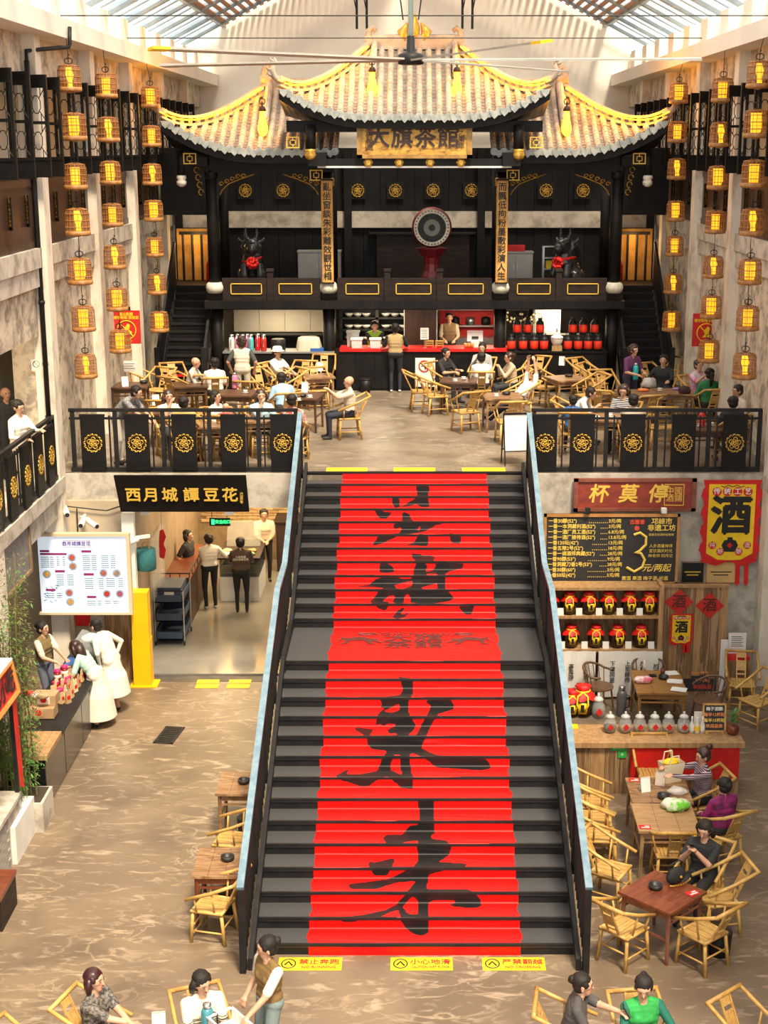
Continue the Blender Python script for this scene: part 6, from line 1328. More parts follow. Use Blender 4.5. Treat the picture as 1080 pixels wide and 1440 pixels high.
# jar shelf and plank screen
YS = 24.62; fl = rect(783, 934, 826, 865, YS); XA, XB = fl[0] - .25, fl[1]
t = thing('jar_shelf', 'rough pine shelf unit holding two rows of wine jars', 'shelf', ((XA + XB) / 2, YS, 0)); hw = (XB - XA) / 2; zs = [aty(800, y, YS).z for y in (913, 866, 826)]
for z in zs: b = MB(); b.box((-hw, -.02, z - .05), (hw, .38, z)); b.build('shelf_board', WOODP, t)
for x in (-hw, hw - .08): b = MB(); b.box((x, -.03, 0), (x + .08, .38, zs[2] + .05)); b.build('upright', WOODP, t)
for k in range(9): b = MB(); q = 2 * hw / 9; b.box((-hw + k * q, .38, .5), (-hw + (k + 1) * q - .01, .4, zs[2])); b.build('back_plank', WOODO, t)
xa, xb = XB + .02, aty(1025, 880, YS + .1).x
t = thing('plank_screen', 'upright screen of old brown planks behind the red diamonds', 'screen', ((xa + xb) / 2, YS + .25, 0)); n_ = 8
for k in range(n_): b = MB(); q = (xb - xa) / n_; b.box((xa - (xa + xb) / 2 + k * q + .004, (k % 3) * .008, 0), (xa - (xa + xb) / 2 + (k + 1) * q - .004, .04, aty(950, 826, YS + .25).z - .01 * (k % 2))); b.build('plank', (WOODO, WOODP, WOODO)[k % 3], t)
b = MB(); zt = aty(950, 826, YS + .25).z; b.box((-(xb - xa) / 2, -.03, zt), ((xb - xa) / 2, .06, zt + .05)); b.build('cap_rail', WOODP, t)
JAR = MB(); JAR.lathe([(.09, 0), (.125, .04), (.145, .16), (.135, .26), (.09, .31), (.07, .33)], 16); JAR = JAR.mesh('jar_body', mat('glazed brown black clay', (.025, .014, .01), (.04, .022, .014), 5, .25), True)
CAPC = MB(); vs = []
for r_, z in ((.155, .25), (.13, .3), (.09, .335), (.075, .36), (.1, .40), (.03, .41)):
    for j in range(18): a = 2 * PI * j / 18; k_ = 1 + (.14 * math.sin(6 * a) if z < .29 or .38 < z < .405 else 0); vs.append((r_ * k_ * math.cos(a), r_ * k_ * math.sin(a), z + (.02 * math.cos(6 * a) if z < .29 else 0)))
CAPC.add(vs, [(i * 18 + j, i * 18 + (j + 1) % 18, (i + 1) * 18 + (j + 1) % 18, (i + 1) * 18 + j) for i in range(5) for j in range(18)] + [tuple(range(90, 108))]); CAPC = CAPC.mesh('cloth_cover', RED, True)
RIB = MB()
for s in (-1, 1): RIB.tube([(0, -.09, .34), (s * .06, -.13, .3), (s * .07, -.155, .2), (s * .03, -.155, .12)], .012, 5)
RIB.tube([(.085 * math.cos(a), .085 * math.sin(a), .34) for a in np.linspace(0, 2 * PI, 13)], .012, 5); RIB.prism([(-.05, .06), (.05, .06), (.06, .12), (.05, .2), (-.05, .2), (-.06, .12)], .006, XZ(0, -.142, .02)); RIB = RIB.mesh('ribbon_and_label', YELLOW, True)
LBI = MB(); LBI.box((-.022, -.151, .1), (.022, -.148, .2)); LBI = LBI.mesh('label_print', INK)
def winejar(loc, label, grp, s=1.): 
    t = thing('wine_jar', label, 'jar', loc, R(random.uniform(-12, 12)), grp); link('body', JAR, t); link('cloth_cover', CAPC, t); r_ = link('ribbon', RIB, t); link('label_print', LBI, r_); t.scale = (s, s, s)
for k, px in enumerate((775, 801, 828, 856, 885, 913)): winejar((aty(px, 850, YS + .14).x, YS + .14, zs[1]), '%s red-capped wine jar from the plank screen, upper pine shelf' % NTH[5 - k], 'jars, upper pine shelf', 1.0)
for k, px in enumerate((777, 803, 838, 868, 901)): winejar((aty(px, 895, YS + .14).x, YS + .14, zs[0]), '%s red-capped wine jar from the plank screen, lower pine shelf' % NTH[4 - k], 'jars, lower pine shelf', 1.0)
CRD = MB(); CRD.box((-.055, 0, 0), (.055, .008, .13), Matrix.Rotation(R(-8), 4, 'X')); CRD = CRD.mesh('price_card', PAPER)
for zz, pxs, lb in ((zs[1], (788, 814, 842, 871, 899), 'upper'), (zs[0], (791, 823, 853, 885, 917), 'lower')):
    for k, px in enumerate(pxs): o = link('price_card', CRD, None, (aty(px, 870, YS + .05).x, YS + .03, zz)); tag(o, '%s white price card from the plank screen, %s pine shelf' % (NTH[4 - k], lb), 'card', 'price cards, %s pine shelf' % lb)
for px, py, lb in ((955, 847, 'nearer the jar shelf'), (998, 852, 'farther from the jar shelf')):
    c = aty(px, py, YS + .22); t = thing('red_diamond', 'red paper diamond with wine character on planks, ' + lb, 'paper sign', (c.x, YS + .235, c.z)); b = MB(); b.prism([(-.26, 0), (0, -.24), (.26, 0), (0, .24)], .004, XZ(0, 0, 0)); b.build('paper', REDP, t); text('character', '酒', .26, INKR, t, (0, -.008, 0), off=.02, ext=.001)
# paper scrolls with vertical writing below the shelf
for k, (px0, px1, cols) in enumerate(((784, 838, ((803, '事鬼神'), (824, '孔天地'))), (840, 932, ((861, '下建同里'), (882, '上至祭师'), (903, '左右神圣'), (922, '於酒礼'))))):
    x0, x1, z0, z1 = rect(px0, px1, 916, 980, YS - .06); t = thing('paper_scroll', ('narrow white scroll with two columns of brush writing', 'wide white scroll with four columns of brush writing')[k] + ' under the jar shelf', 'scroll', ((x0 + x1) / 2, YS - .06, max(.01, z0))); z0 = max(.01, z0); w_ = (x1 - x0) / 2; h_ = z1 - z0
    b = MB(); n_ = 12
    vs = [(-w_ + 2 * w_ * i / n_, -.012 * math.sin(i * 1.3), z) for i in range(n_ + 1) for z in (0, h_)]; b.add(vs, [(2 * i, 2 * i + 2, 2 * i + 3, 2 * i + 1) for i in range(n_)]); b.add([(x, y + .012, z) for x, y, z in vs], [(2 * i, 2 * i + 1, 2 * i + 3, 2 * i + 2) for i in range(n_)]); b.build('sheet', PAPER, t)
    for px, s_ in cols: text('writing', s_, .1, INK, t, (aty(px, 945, YS - .06).x - (x0 + x1) / 2, -.02, h_ * .55), vert=True, off=.01, ext=.001, line=1.05, res=1)
# easel blackboard
c = atz(984, 976, 0); t = thing('easel_board', 'small framed blackboard on the floor with coloured chalk writing', 'blackboard', (c.x, c.y, 0)); M = Matrix.Rotation(R(-9), 4, 'X')
b = MB(); b.box((-.32, 0, .03), (.32, .02, 1.0), M); b.build('slate', SLATE, t); b = MB()
for q in ((-.34, .34, 0, .05), (-.34, .34, .98, 1.03), (-.34, -.3, 0, 1.03), (.3, .34, 0, 1.03)): b.box((q[0], -.015, q[2]), (q[1], .03, q[3]), M)
b.build('frame', WOODO, t); b = MB(); b.box((-.03, .02, .0), (.03, .05, .9), Matrix.Translation((0, .1, 0)) @ Matrix.Rotation(R(6), 4, 'X')); b.build('prop_leg', WOODO, t)
for k, (s_, m_) in enumerate((('元两送一斤', WT), ('高粮小酒·买送三次', OT), ('五粮精酿白酒', BT), ('30元/kg', BT), ('枸杞养生酒', OT), ('30元/kg', OT), ('欢迎品尝', RT))):
    z = .88 - k * .125; p = M @ Vector((0.04 if k else .06, -.01, z)); text('chalk_line', s_, .085, m_, t, p, (PI / 2 - R(9), 0, 0), off=.015, ext=.001, res=1)
p = M @ Vector((-.22, -.01, .88)); b = MB(); b.prism([(-.06, -.02), (.0, -.02), (0, -.05), (.07, 0), (0, .05), (0, .02), (-.06, .02)], .003, XZ(*p)); b.build('chalk_arrow', BT, t)
x0, x1, z0, z1 = rect(1010, 1024, 900, 978, 24.75); b = MB(); b.box((x0, 24.75, .0), (x1, 24.78, z1)); o = b.build('leaning_sheet', WHITE); tag(o, 'narrow white sheet leaning beside the easel blackboard', 'panel')
b = MB(); xx = aty(1069, 800, 25.6).x; b.tube([(xx, 25.66, aty(1069, 880, 25.6).z), (xx, 25.66, aty(1073, 752, 25.6).z), (xx + .3, 25.66, aty(1073, 752, 25.6).z)], .025, 8); o = b.build('blue_pipe', mat('blue pipe', (.03, .14, .34), rough=.4), None, True); tag(o, 'thin blue pipe on the grey wall below the big banner', 'pipe')
# tasting table and curved-back chairs
table((4.17, 23.5, 0), -2, .86, 1.1, 'tasting table with papers in front of the paper scrolls', mat('honey wood', (.36, .19, .06), (.28, .14, .04), 4, .4, stretch=(1, 6, 1)), h=.74)
WD = mat('walnut', (.12, .06, .03), (.17, .09, .05), 5, .4)
def yoke(loc, a, label):
    t = thing('curved_back_chair', label, 'chair', loc, R(a), 'curved-back chairs'); b = MB(); b.tube([(.3 * math.sin(q), .22 - .02 + .26 * math.cos(q) - .18, .68 + .12 * max(0, math.cos(q))) for q in np.linspace(-2.2, 2.2, 15)], .02, 7); b.build('yoke_rail', WD, t, True)
    for q in np.linspace(-1.5, 1.5, 9): b = MB(); b.tube([(.26 * math.sin(q), .04 + .2 * math.cos(q) - .04, .44), (.3 * math.sin(q), .02 + .26 * math.cos(q), .66 + .12 * max(0, math.cos(q)))], .009, 5); b.build('spindle', WD, t)
    b = MB(); b.lathe([(.24, .41), (.26, .42), (.26, .44), (.23, .45)], 16); b.build('seat', WD, t)
    for x in (-1, 1):
        for y in (-1, 1): b = MB(); b.tube([(x * .16, y * .16, .42), (x * .21, y * .2, 0)], .018, 6); b.build('leg', WD, t)
yoke(Vector((*sz(842, 965, 0).xy, 0)), 60, 'dark curved-back chair beside the red-wrapped jar'); yoke(Vector((4.15, 24.35, 0)), 0, 'pale curved-back chair between tasting table and scrolls'); yoke(Vector((*sz(996, 985, 0).xy, 0)), -55, 'dark curved-back chair below the easel blackboard')
lump('floral_bag', 'white pouch with pink flowers on the tasting table', 'bag', 904, 957, .745, (.17, .09, .07), C((.8, .74, .72), (.7, .1, .2), 9), 5)
for k, (px, py, a) in enumerate(((946, 946, 10), (960, 958, -12), (966, 970, -20))): p = atz(px, py, .75); b = MB(); b.box((-.13, -.1, 0), (.13, .1, .004)); o = b.build('paper_sheet', PAPER, loc=(min(4.45, p.x), p.y, .743 + k * .006)); o.rotation_euler = (0, 0, R(a)); tag(o, ('top paper sheet by the scrolls', 'middle paper sheet with print', 'paper sheet at the table edge')[k] + ' on the tasting table', 'paper')
ashtray(933, 952, .742, 'round black ashtray on the tasting table'); p = atz(932, 945, .78); b = MB(); b.lathe([(.04, 0), (.045, .1), (.04, .1)], 10); o = b.build('brown_cup', WOODR, None, True, loc=(p.x, p.y, .742)); tag(o, 'small brown cup on the tasting table', 'cup')
p = atz(918, 950, .75); b = MB(); b.box((-.06, -.05, 0), (.06, .05, .02)); o = b.build('card_reader', METAL, loc=(p.x, p.y, .742)); tag(o, 'small dark card reader on the tasting table', 'device')
p = atz(906, 938, .8); b = MB(); b.lathe([(.025, 0), (.025, .12), (.012, .15), (.012, .18)], 10); o = b.build('small_bottle', WHITE, None, True, loc=(p.x, p.y, .742)); tag(o, 'small white bottle on the tasting table', 'bottle')
flask(874, 985, .0, (.12, .12, .12), 'dark steel urn flask on the floor by the wine counter', .55, .085)
# bamboo chairs on the far right with red cushion and card
chair(Vector((*sz(1043, 960, 0).xy, 0)), -8, 'bamboo armchair with a red cushion at the wall', 'bamboo armchairs by the wine corner', CH_A); chair(Vector((*sz(1065, 985, 0).xy, 0)), -55, 'bamboo armchair turned beside the one with the red cushion', 'bamboo armchairs by the wine corner', CH_B)
c = sz(1043, 960, 0); t = thing('card_stand', 'white card stand with red base above the bamboo armchair', 'sign', (c.x + .02, c.y + .55, 0)); b = MB(); b.box((-.2, -.15, .7), (.2, .15, .76)); b.build('base_box', RED, t); b = MB(); b.box((-.16, .05, .76), (.16, .06, 1.15)); b.build('card', PAPER, t); b = MB(); b.box((-.22, -.17, 0), (.22, .17, .7)); b.build('pedestal', WOODO, t)
b = MB()
for k in range(6): b.box((-.11, .046, .9 + k * .035), (.11 - .03 * (k % 2), .05, .91 + k * .035))
b.build('printed_lines', INKB, t)
# ---------------------------------------------------------------- wine counter
t = thing('wine_counter', 'plank-fronted counter with thick wooden top and red cloth panel', 'counter', (3.7, 20.62, 0))
for k in range(11): b = MB(); q = 2.5 / 11; b.box((-1.25 + k * q + .003, .0 + .006 * (k % 2), .0), (-1.25 + (k + 1) * q - .003, .04, .78)); b.build('front_plank', (WOODO, WOODP, WOODO, WOODO)[k % 4], t)
b = MB(); b.box((-1.24, .04, 0), (1.24, .6, .78)); b.build('body', WOODO, t); b = MB(); b.box((-1.32, -.06, .78), (1.3, .68, .86)); b.build('top', WOODP, t)
b = MB(); b.box((-.42, -.02, .25), (1.24, -.004, .76)); b.build('red_cloth_panel', RED, t)
CT_ = .862
for px, py, s_, lb in ((820, 985, .95, 'beside the pay codes'), (783, 985, .8, 'half hidden by the stair rail')):
    p = atz(px, py + 25, CT_); winejar((max(2.5, p.x), p.y + .1, CT_), 'big red-wrapped wine jar on the counter ' + lb, 'big jars on the wine counter', 1.35 * s_)
GJB = MB(); GJB.lathe([(.07, 0), (.11, .02), (.125, .1), (.11, .19), (.075, .23), (.078, .25)], 16); GJB = GJB.mesh('glass_body', GLASS, True)
GJL = MB(); GJL.lathe([(.082, .25), (.085, .27), (.05, .3), (.015, .31), (.028, .34), (.0, .36)], 14); GJL = GJL.mesh('glass_lid', mat('frosted glass', (.7, .72, .7), rough=.2, trans=.3), True)
GJD = MB(); GJD.prism([(-.06, 0), (0, -.06), (.06, 0), (0, .06)], .004, XZ(0, -.13, .12)); GJD = GJD.mesh('red_diamond', REDP)
FIL = {}
for nm, c in (('dark', (.05, .02, .02)), ('nut', (.45, .25, .1)), ('seed', (.3, .2, .1)), ('root', (.5, .38, .2)), ('amber', (.5, .3, .08)), ('grey', (.4, .36, .28))):
    q = MB(); q.lathe([(.065, .008), (.104, .03), (.117, .1), (.09, .12)], 14); FIL[nm] = q.mesh('infusion_' + nm, mat('infusion ' + nm, c, tuple(x * .5 for x in c), 60, .7), True)
for k, (px, py, nm, lb) in enumerate(((841, 1010, 'dark', 'dark berries beside the red-wrapped jar'), (857.5, 1029, 'dark', 'purple rice'), (879, 1029, 'nut', 'brown nuts'), (899, 1029, 'seed', 'mixed seeds'), (920, 1029, 'root', 'pale roots'), (939.5, 1029, 'amber', 'amber slices'), (961, 1029, 'grey', 'grey herbs'))):
    p = atz(px, py, CT_); t = thing('infusion_jar', 'lidded glass jar of %s with red diamond, wine counter' % lb, 'jar', (p.x, p.y, CT_), 0, 'glass jars on the wine counter'); link('glass_body', GJB, t); link('glass_lid', GJL, t); link('red_diamond', GJD, t); link('infusion', FIL[nm], t)
    t.scale = (.92, .92, 1.2) if k == 0 else (.84, .84, .95)
for k, (px, py) in enumerate(((972.5, 1030), (980, 1031), (987.5, 1030))):
    p = atz(px, py, CT_); t = thing('liquor_bottle', ('clear liquor bottle beside the grey herb jar', 'flower-labelled clear liquor bottle between two bottles', 'clear liquor bottle beside the small blackboard')[k], 'bottle', (p.x, p.y, CT_)); b = MB(); b.lathe([(.035, 0), (.038, .02), (.038, .14), (.014, .19), (.014, .24)], 12); b.build('glass', mat('bottle glass', (.78, .78, .72), rough=.1, trans=.25), t, True); b = MB(); b.lathe([(.039, .04), (.0395, .045), (.0395, .12), (.039, .125)], 12); b.build('label', (PAPER, YELLOW, PAPER)[k], t); b = MB(); b.lathe([(.016, .22), (.016, .26), (.005, .265)], 8); b.build('cap', WHITE, t)
p = atz(980, 1012, CT_); b = MB(); b.box((-.11, 0, 0), (.11, .01, .26)); o = b.build('paper_notice', PAPER, loc=(p.x, min(p.y, 21.27) - .1, CT_)); tag(o, 'white paper notice standing behind the liquor bottles', 'sign')
p = atz(1004, 1031, CT_); t = thing('tabletop_board', 'small framed tabletop blackboard on the wine counter', 'blackboard', (p.x, p.y, CT_)); M = Matrix.Rotation(R(-8), 4, 'X'); b = MB(); b.box((-.17, 0, .03), (.17, .015, .45), M); b.build('slate', SLATE, t); b = MB()
for q in ((-.18, .18, .02, .045), (-.18, .18, .44, .465), (-.18, -.155, .02, .465), (.155, .18, .02, .465)): b.box((q[0], -.01, q[2]), (q[1], .02, q[3]), M)
b.box((-.14, -.06, 0), (-.1, .1, .025)); b.box((.1, -.06, 0), (.14, .1, .025)); b.build('frame', BAMBOO, t)
for k, (s_, m_) in enumerate((('梅子酒酿', WT), ('每半12杯起', OT), ('每半15杯起', GT), ('欢迎品尝', OT))): text('chalk_line', s_, .065, m_, t, M @ Vector((0, -.006, .38 - .09 * k)), (PI / 2 - R(8), 0, 0), ext=.001, off=.02, res=1)
LEAF = mat('green leaf', (.05, .16, .03), (.1, .25, .05), 6, .5)
p = atz(1030, 1032, CT_); t = thing('potted_plant', 'small leafy plant in a dark pot at the counter end', 'plant', (p.x, p.y, CT_)); b = MB(); b.lathe([(.07, 0), (.1, .05), (.1, .14), (.085, .15)], 12); b.build('pot', WOODR, t, True); b = MB()
for k in range(16): a = 2 * PI * k / 7; b.add([Vector((0, 0, .15 + .01 * k)), Vector((.05 * math.cos(a - .5), .05 * math.sin(a - .5), .2 + .012 * k)), Vector((.11 * math.cos(a), .11 * math.sin(a), .2 + .014 * k)), Vector((.05 * math.cos(a + .5), .05 * math.sin(a + .5), .2 + .012 * k))], [(0, 1, 2, 3)])
b.build('foliage', LEAF, t)
p = atz(806, 1020, CT_); b = MB(); b.box((-.07, -.1, 0), (.07, .1, .004)); o = b.build('yellow_leaflet', YELLOW, loc=(max(2.46, p.x), p.y - .05, CT_)); tag(o, 'yellow leaflet on the counter by the stair rail', 'paper')
GRN = mat('green sticker', (.02, .42, .06), rough=.5)
for px0, px1, py0, py1, lb, tx in ((859, 881, 1048, 1056, 'wide green payment sticker on the counter planks', '微信支付'), (869, 881, 1057, 1066, 'small green payment sticker below the wide one', '收')):
    x0, x1, z0, z1 = rect(px0, px1, py0, py1, 20.6); t = thing('payment_sticker', lb, 'sticker', ((x0 + x1) / 2, 20.61, (z0 + z1) / 2)); b = MB(); b.box((-(x1 - x0) / 2, -.004, -(z1 - z0) / 2), ((x1 - x0) / 2, .0, (z1 - z0) / 2)); b.build('sticker', GRN, t); text('lettering', tx, .045, WHITE, t, (0, -.008, 0), ext=.001, res=1)
# ---------------------------------------------------------------- tables, chairs and people on the right
table((3.48, 19.2, 0), -1, .86, .84, 'worn plank table nearest the wine counter', WOODT, h=.72); table((3.43, 18.33, 0), -1, .84, .86, 'worn plank table with the green and white tote', mat('sunlit plank wood', (.42, .26, .12), (.30, .17, .075), 5, .5, stretch=(1, 8, 1)), h=.72); table((3.05, 16.28, 0), 45, .78, .78, 'red varnished square table with black handbag', WOODR, mat('red leg wood', (.16, .05, .03), (.22, .09, .05), 5, .5), h=.72)
GC = 'bamboo armchairs on the lower right'
for (px, py, a, lb) in ((834, 1128, 80, 'against the stair rail, nearest the wine counter'), (838, 1150, 84, 'second along the stair rail from the wine counter'), (843, 1174, 88, 'third along the stair rail from the wine counter'), (858, 1222, 60, 'turned at the end of the stair rail row'), (917, 1085, 0, 'between worn plank table and wine counter'), (943, 1196, 180, 'tucked under the table with the green tote'), (877, 1304, 135, 'at the red table, on its stair side'), (989, 1310, -140, 'at the red table, above the black bin'), (1010, 1262, -80, 'at the red table corner behind the black dress woman')): p = sz(px, py, 0); chair(p, a, 'empty bamboo armchair ' + lb, GC, CH_A if px % 2 else CH_B)
b = MB(); b.lathe([(.13, 0), (.15, .3), (.14, .3)], 16); p = atz(1012, 1325, .15); o = b.build('waste_bin', METAL, None, True, loc=(p.x, p.y, 0)); tag(o, 'black waste bin beside the chair at the red table', 'bin')
ST1 = stripes('plum striped knit', (.055, .02, .045), (.50, .42, .46), .011, 9.)
P_('woman in striped top reaching into a paper bag at the worn table', 988, 1062, 0, -78, who='woman in the striped top', top=ST1, sleeve='long', bottom=C((.02, .02, .022)), style='highbun', hair=HAIRB, hl=(.12, -.62, .95), hr=(-.1, -.58, .98), head=(0, 12), vox=.0105, cg=GC)
P_('woman in purple flowered blouse seen from behind at the worn tables', 1017, 1103, 0, -155, who='woman in purple flowers', top=C((.10, .012, .07), (.35, .02, .16), 7), sleeve='long', style='bun', vox=.0105, cg=GC)
PB = P_('woman in black dress looking at her phone by the red table', 991, 1166, 0, -35, who='woman in the black dress', top=C((.018, .018, .02)), bottom=C((.018, .018, .02)), style='bob', hl=(.03, -.33, .98), hr=(-.06, -.32, .96), head=(0, 22), vox=.0105, cg=GC, slim=1.08)
def phone(pr, hand, rot, label):
    loc = pr[0] + Matrix.Rotation(pr[1][0].rotation_euler.z, 4, 'Z') @ (pr[1][3][hand] + Vector((0, -.01, .035))); rot = (rot[0], 0, pr[1][0].rotation_euler.z + rot[2])
    t = thing('mobile_phone', label, 'phone', loc); t.rotation_euler = rot; b = MB(); b.box((-.037, -.005, -.075), (.037, .005, .075)); b.build('case', METAL, t); b = MB(); b.box((-.034, -.007, -.07), (.034, -.005, .07)); b.build('screen', mat('dark screen', (.05, .06, .08), rough=.1), t)
phone(PB, 1, (R(-55), 0, PI), 'phone in the hands of the woman in black')
PG = P_('woman in dark grey tee stretching her arm across the table', 822, 1383, 0, 82, who='woman in dark grey tee', top=C((.075, .07, .07)), bottom=C((.4, .36, .3)), style='bun', hl=(-.2, -.62, .92), hr=(-.1, -.4, .72), vox=.0098, lean=10, cg='bamboo armchairs in the foreground', slim=1.08)
PC = P_('woman in green cardigan and glasses holding a phone', 905, 1388, 0, 8, who='woman in the green cardigan', top=C((.02, .28, .05), (.03, .38, .08), 8), sl=C((.008, .13, .09)), sleeve='long', bottom=C((.05, .05, .05)), style='bun', hl=(.18, -.36, .86), hr=(-.14, -.4, .88), head=(-15, 20), vox=.0098, cg='bamboo armchairs in the foreground')
phone(PC, 1, (R(-40), 0, PI), 'phone in the hand of the woman in green'); phone(PG, 1, (R(-30), 0, 0), 'phone in the hand of the woman in dark grey')
p = atz(1060, 1437, .75); chair(Vector((p.x, p.y, 0)), 40, 'lone bamboo armchair past the woman in green', 'bamboo armchairs in the foreground')
# things on those tables
T0 = .722
lump('tote_bag', 'white tote bag with green print on the worn table', 'bag', 950, 1133, T0, (.2, .15, .09), C((.78, .76, .66), (.12, .45, .02), 5), 8)
t = thing('paper_bag', 'cream paper carrier bag held by the striped woman', 'bag', atz(943, 1098, T0) * 1.0, R(20)); b = MB(); b.add([(-.13, -.07, 0), (.13, -.07, 0), (.13, .07, 0), (-.13, .07, 0), (-.17, -.1, .3), (.17, -.1, .3), (.17, .1, .3), (-.17, .1, .3)], [(0, 3, 2, 1), (0, 1, 5, 4), (1, 2, 6, 5), (2, 3, 7, 6), (3, 0, 4, 7)]); b.build('body', C((.78, .68, .48)), t); b = MB(); b.ball((0, 0, .3), (.14, .08, .05), 10, 6); b.build('yellow_content', YELLOW, t)
for s in (-1, 1): b = MB(); b.tube([(-.08, s * .1, .28), (-.06, s * .1, .42), (.06, s * .1, .42), (.08, s * .1, .28)], .01, 5); b.build('handle', C((.78, .68, .48)), t)
card(909, 1105, T0, 'white menu card beside the ashtray on the worn table', 15); card(928, 1096, T0, 'printed menu card on the worn table', -20, C((.65, .55, .45))); ashtray(933, 1119, T0, 'black ashtray on the worn table'); ashtray(922, 1246, T0, 'black ashtray on the red table'); 
lump('pastry_bag', 'clear bag of pastry beside the paper carrier', 'bag', 953, 1113, T0, (.14, .09, .06), BAGM, 9); p = atz(938, 1094, T0 + .05); b = MB(); b.lathe([(.03, 0), (.03, .1), (.028, .13)], 10); o = b.build('tea_can', GRN, None, True, loc=(p.x, p.y, T0)); tag(o, 'small green drink can on the worn table', 'can')
for k, (px, py, lb, tn) in enumerate(((892, 1097, 'worn table by the wine counter', -2), (907, 1163, 'table with the green tote', -2), (974, 1256, 'red table', 30))): p = atz(px, py, T0); t = thing('table_sticker', 'red payment sticker on the ' + lb, 'sticker', (p.x, p.y, T0), R(tn)); b = MB(); b.box((-.08, -.06, 0), (.08, .06, .003)); b.build('sheet', REDP, t); b = MB(); b.box((-.05, -.03, .003), (.06, -.01, .0045)); b.box((0, .01, .003), (.06, .03, .0045)); b.build('print', PAPER, t)
t = thing('handbag', 'quilted black handbag with gold chain on the red table', 'bag', atz(950, 1241, T0), R(35)); b = MB(); b.ball((0, 0, .1), (.16, .07, .11), 14, 9); b.v = [(x, y, max(0, z)) for x, y, z in b.v]; b.build('body', C((.015, .015, .016)), t, True); b = MB(); b.tube([(-.13, 0, .12), (-.15, -.02, .28), (0, -.05, .33), (.12, -.02, .22), (.14, 0, .12)], .01, 5); b.build('strap', C((.015, .015, .016)), t); b = MB()
for k in range(16): a = PI * k / 15; b.ball((.17 * math.cos(a), -.08 - .03 * math.sin(a), .02 + .02 * abs(math.cos(a))), .011, 5, 4)
b.build('gold_chain', GOLD, t); b = MB(); b.ball((.02, -.07, .1), .02, 6, 5); b.build('clasp', GOLD, t)
# ================================================================ left: bean-curd shop under the upper floor
def rect(px0, px1, py0, py1, Y): a = aty(px0, py1, Y); c = aty(px1, py0, Y); return a.x, c.x, a.z, c.z
t = thing('hanging_sign', 'wide black shop sign with six gold brush characters', 'sign', (0, 25.3, 0)); x0, x1, z0, z1 = rect(165, 347, 666, 720, 25.35); a0, a1, _, _ = rect(172, 350, 666, 720, 25.35)
b = MB(); b.add([(x0, -.12, z1), (x1, -.12, z1), (x1 + .02, .06, z0), (x0 + .06, .06, z0), (x0, -.06, z1), (x1, -.06, z1), (x1 + .02, .12, z0), (x0 + .06, .12, z0)], [(3, 2, 1, 0), (4, 5, 6, 7), (0, 1, 5, 4), (2, 3, 7, 6), (1, 2, 6, 5), (3, 0, 4, 7)]); b.build('board', mat('black brown sign board', (.010, .007, .006), rough=.75, spec=.15), t)
for k, c_ in enumerate('西月城譚豆花'):
    px = (190, 215, 241, 271, 299, 325)[k]; p = aty(px, 694, 25.43); text('character', c_, .29, GOLDP, t, (p.x, -.045, p.z), (PI / 2 + R(13.5), 0, 0), off=.02, ext=.003)
text('signature', '己亥冬', .07, GOLDP, t, (aty(341, 698, 25.4).x, -.05, aty(341, 698, 25.4).z), vert=True, ext=.002)
for px in (202, 321): p = aty(px, 722, 25.3); b = MB(); b.cbox((p.x, 25.42, p.z + .0), (.14, .12, .1)); b.tube([(p.x, 25.45, p.z), (p.x, 25.8, p.z + .16)], .015, 5); o = b.build('sign_light', CHROME); tag(o, 'small box light under the hanging sign, %s' % ('near the cameras' if px < 250 else 'near the stairs'), 'lamp')
# side wall with menu board
mb = MB(); mb.box((-9.4, 25.66, 0), (-5.2, 25.8, 3.4)); struct('wall_menu', mb, mat('tan plaster', (.56, .45, .30), (.45, .36, .25), 1.5, .8))
mb = MB(); mb.box((-5.72, 25.6, 0), (-5.15, 25.66, 1.3)); struct('wall_menu_boarding', mb, WOODO)
mb = MB(); mb.box((-5.25, 25.8, 0), (-5.15, 36.9, 3.45)); struct('wall_shop_side', mb, mat('shop tan wall', (.34, .25, .16), (.27, .2, .13), 2, .7))
mb = MB(); mb.box((-5.2, 33.6, 0), (-1.0, 33.75, 3.45)); sw = struct('wall_shop_back', mb, mat('mortar', (.30, .22, .13), (.24, .17, .1), 6, .9))
BRK = MB(); BRK.box((-.116, 0, -.031), (.116, .03, .031)); BRKS = [BRK.mesh('brick', mat('buff brick %d' % k, c, tuple(q * .8 for q in c), 5, .8)) for k, c in enumerate(((.52, .36, .18), (.42, .28, .14), (.60, .44, .24)))]
for r_ in range(20):
    for k in range(14): link('brick', random.choice(BRKS), sw, (-4.95 + k * .245 + (.12 if r_ % 2 else 0), 33.575, 1.0 + r_ * .075))
LM = mat('menu light box', (.62, .70, .80), emit=.42)
t = thing('menu_board', 'lit white menu board with dish pictures and purple headings', 'menu board', (0, 25.0, 0)); x0, x1, z0, z1 = rect(59, 177, 754, 861, 25.0)
b = MB(); b.box((x0, 0, z0), (x1, .06, z1)); b.build('lit_panel', LM, t); b = MB()
for q in ((x0 - .04, x1 + .06, z1, z1 + .05), (x0 - .04, x1 + .06, z0 - .04, z0), (x1, x1 + .06, z0, z1)): b.box((q[0], -.03, q[2]), (q[1], .1, q[3]))
b.build('frame', mat('cream frame', (.70, .58, .38), rough=.5), t)
b = MB(); b.box((x0 + .3, .06, z0 + .2), (x0 + .4, .66, z0 + .3)); b.box((x1 - .4, .06, z0 + .2), (x1 - .3, .66, z0 + .3)); b.build('wall_bracket', METAL, t)
UX = lambda u: x0 + (x1 - x0) * (u - 40) / 950.; UZ = lambda v: z1 - (z1 - z0) * (v - 80) / 860.
PUR = mat('purple heading', (.30, .02, .16), rough=.6); TEAL = mat('teal print', (.01, .12, .2), rough=.6)
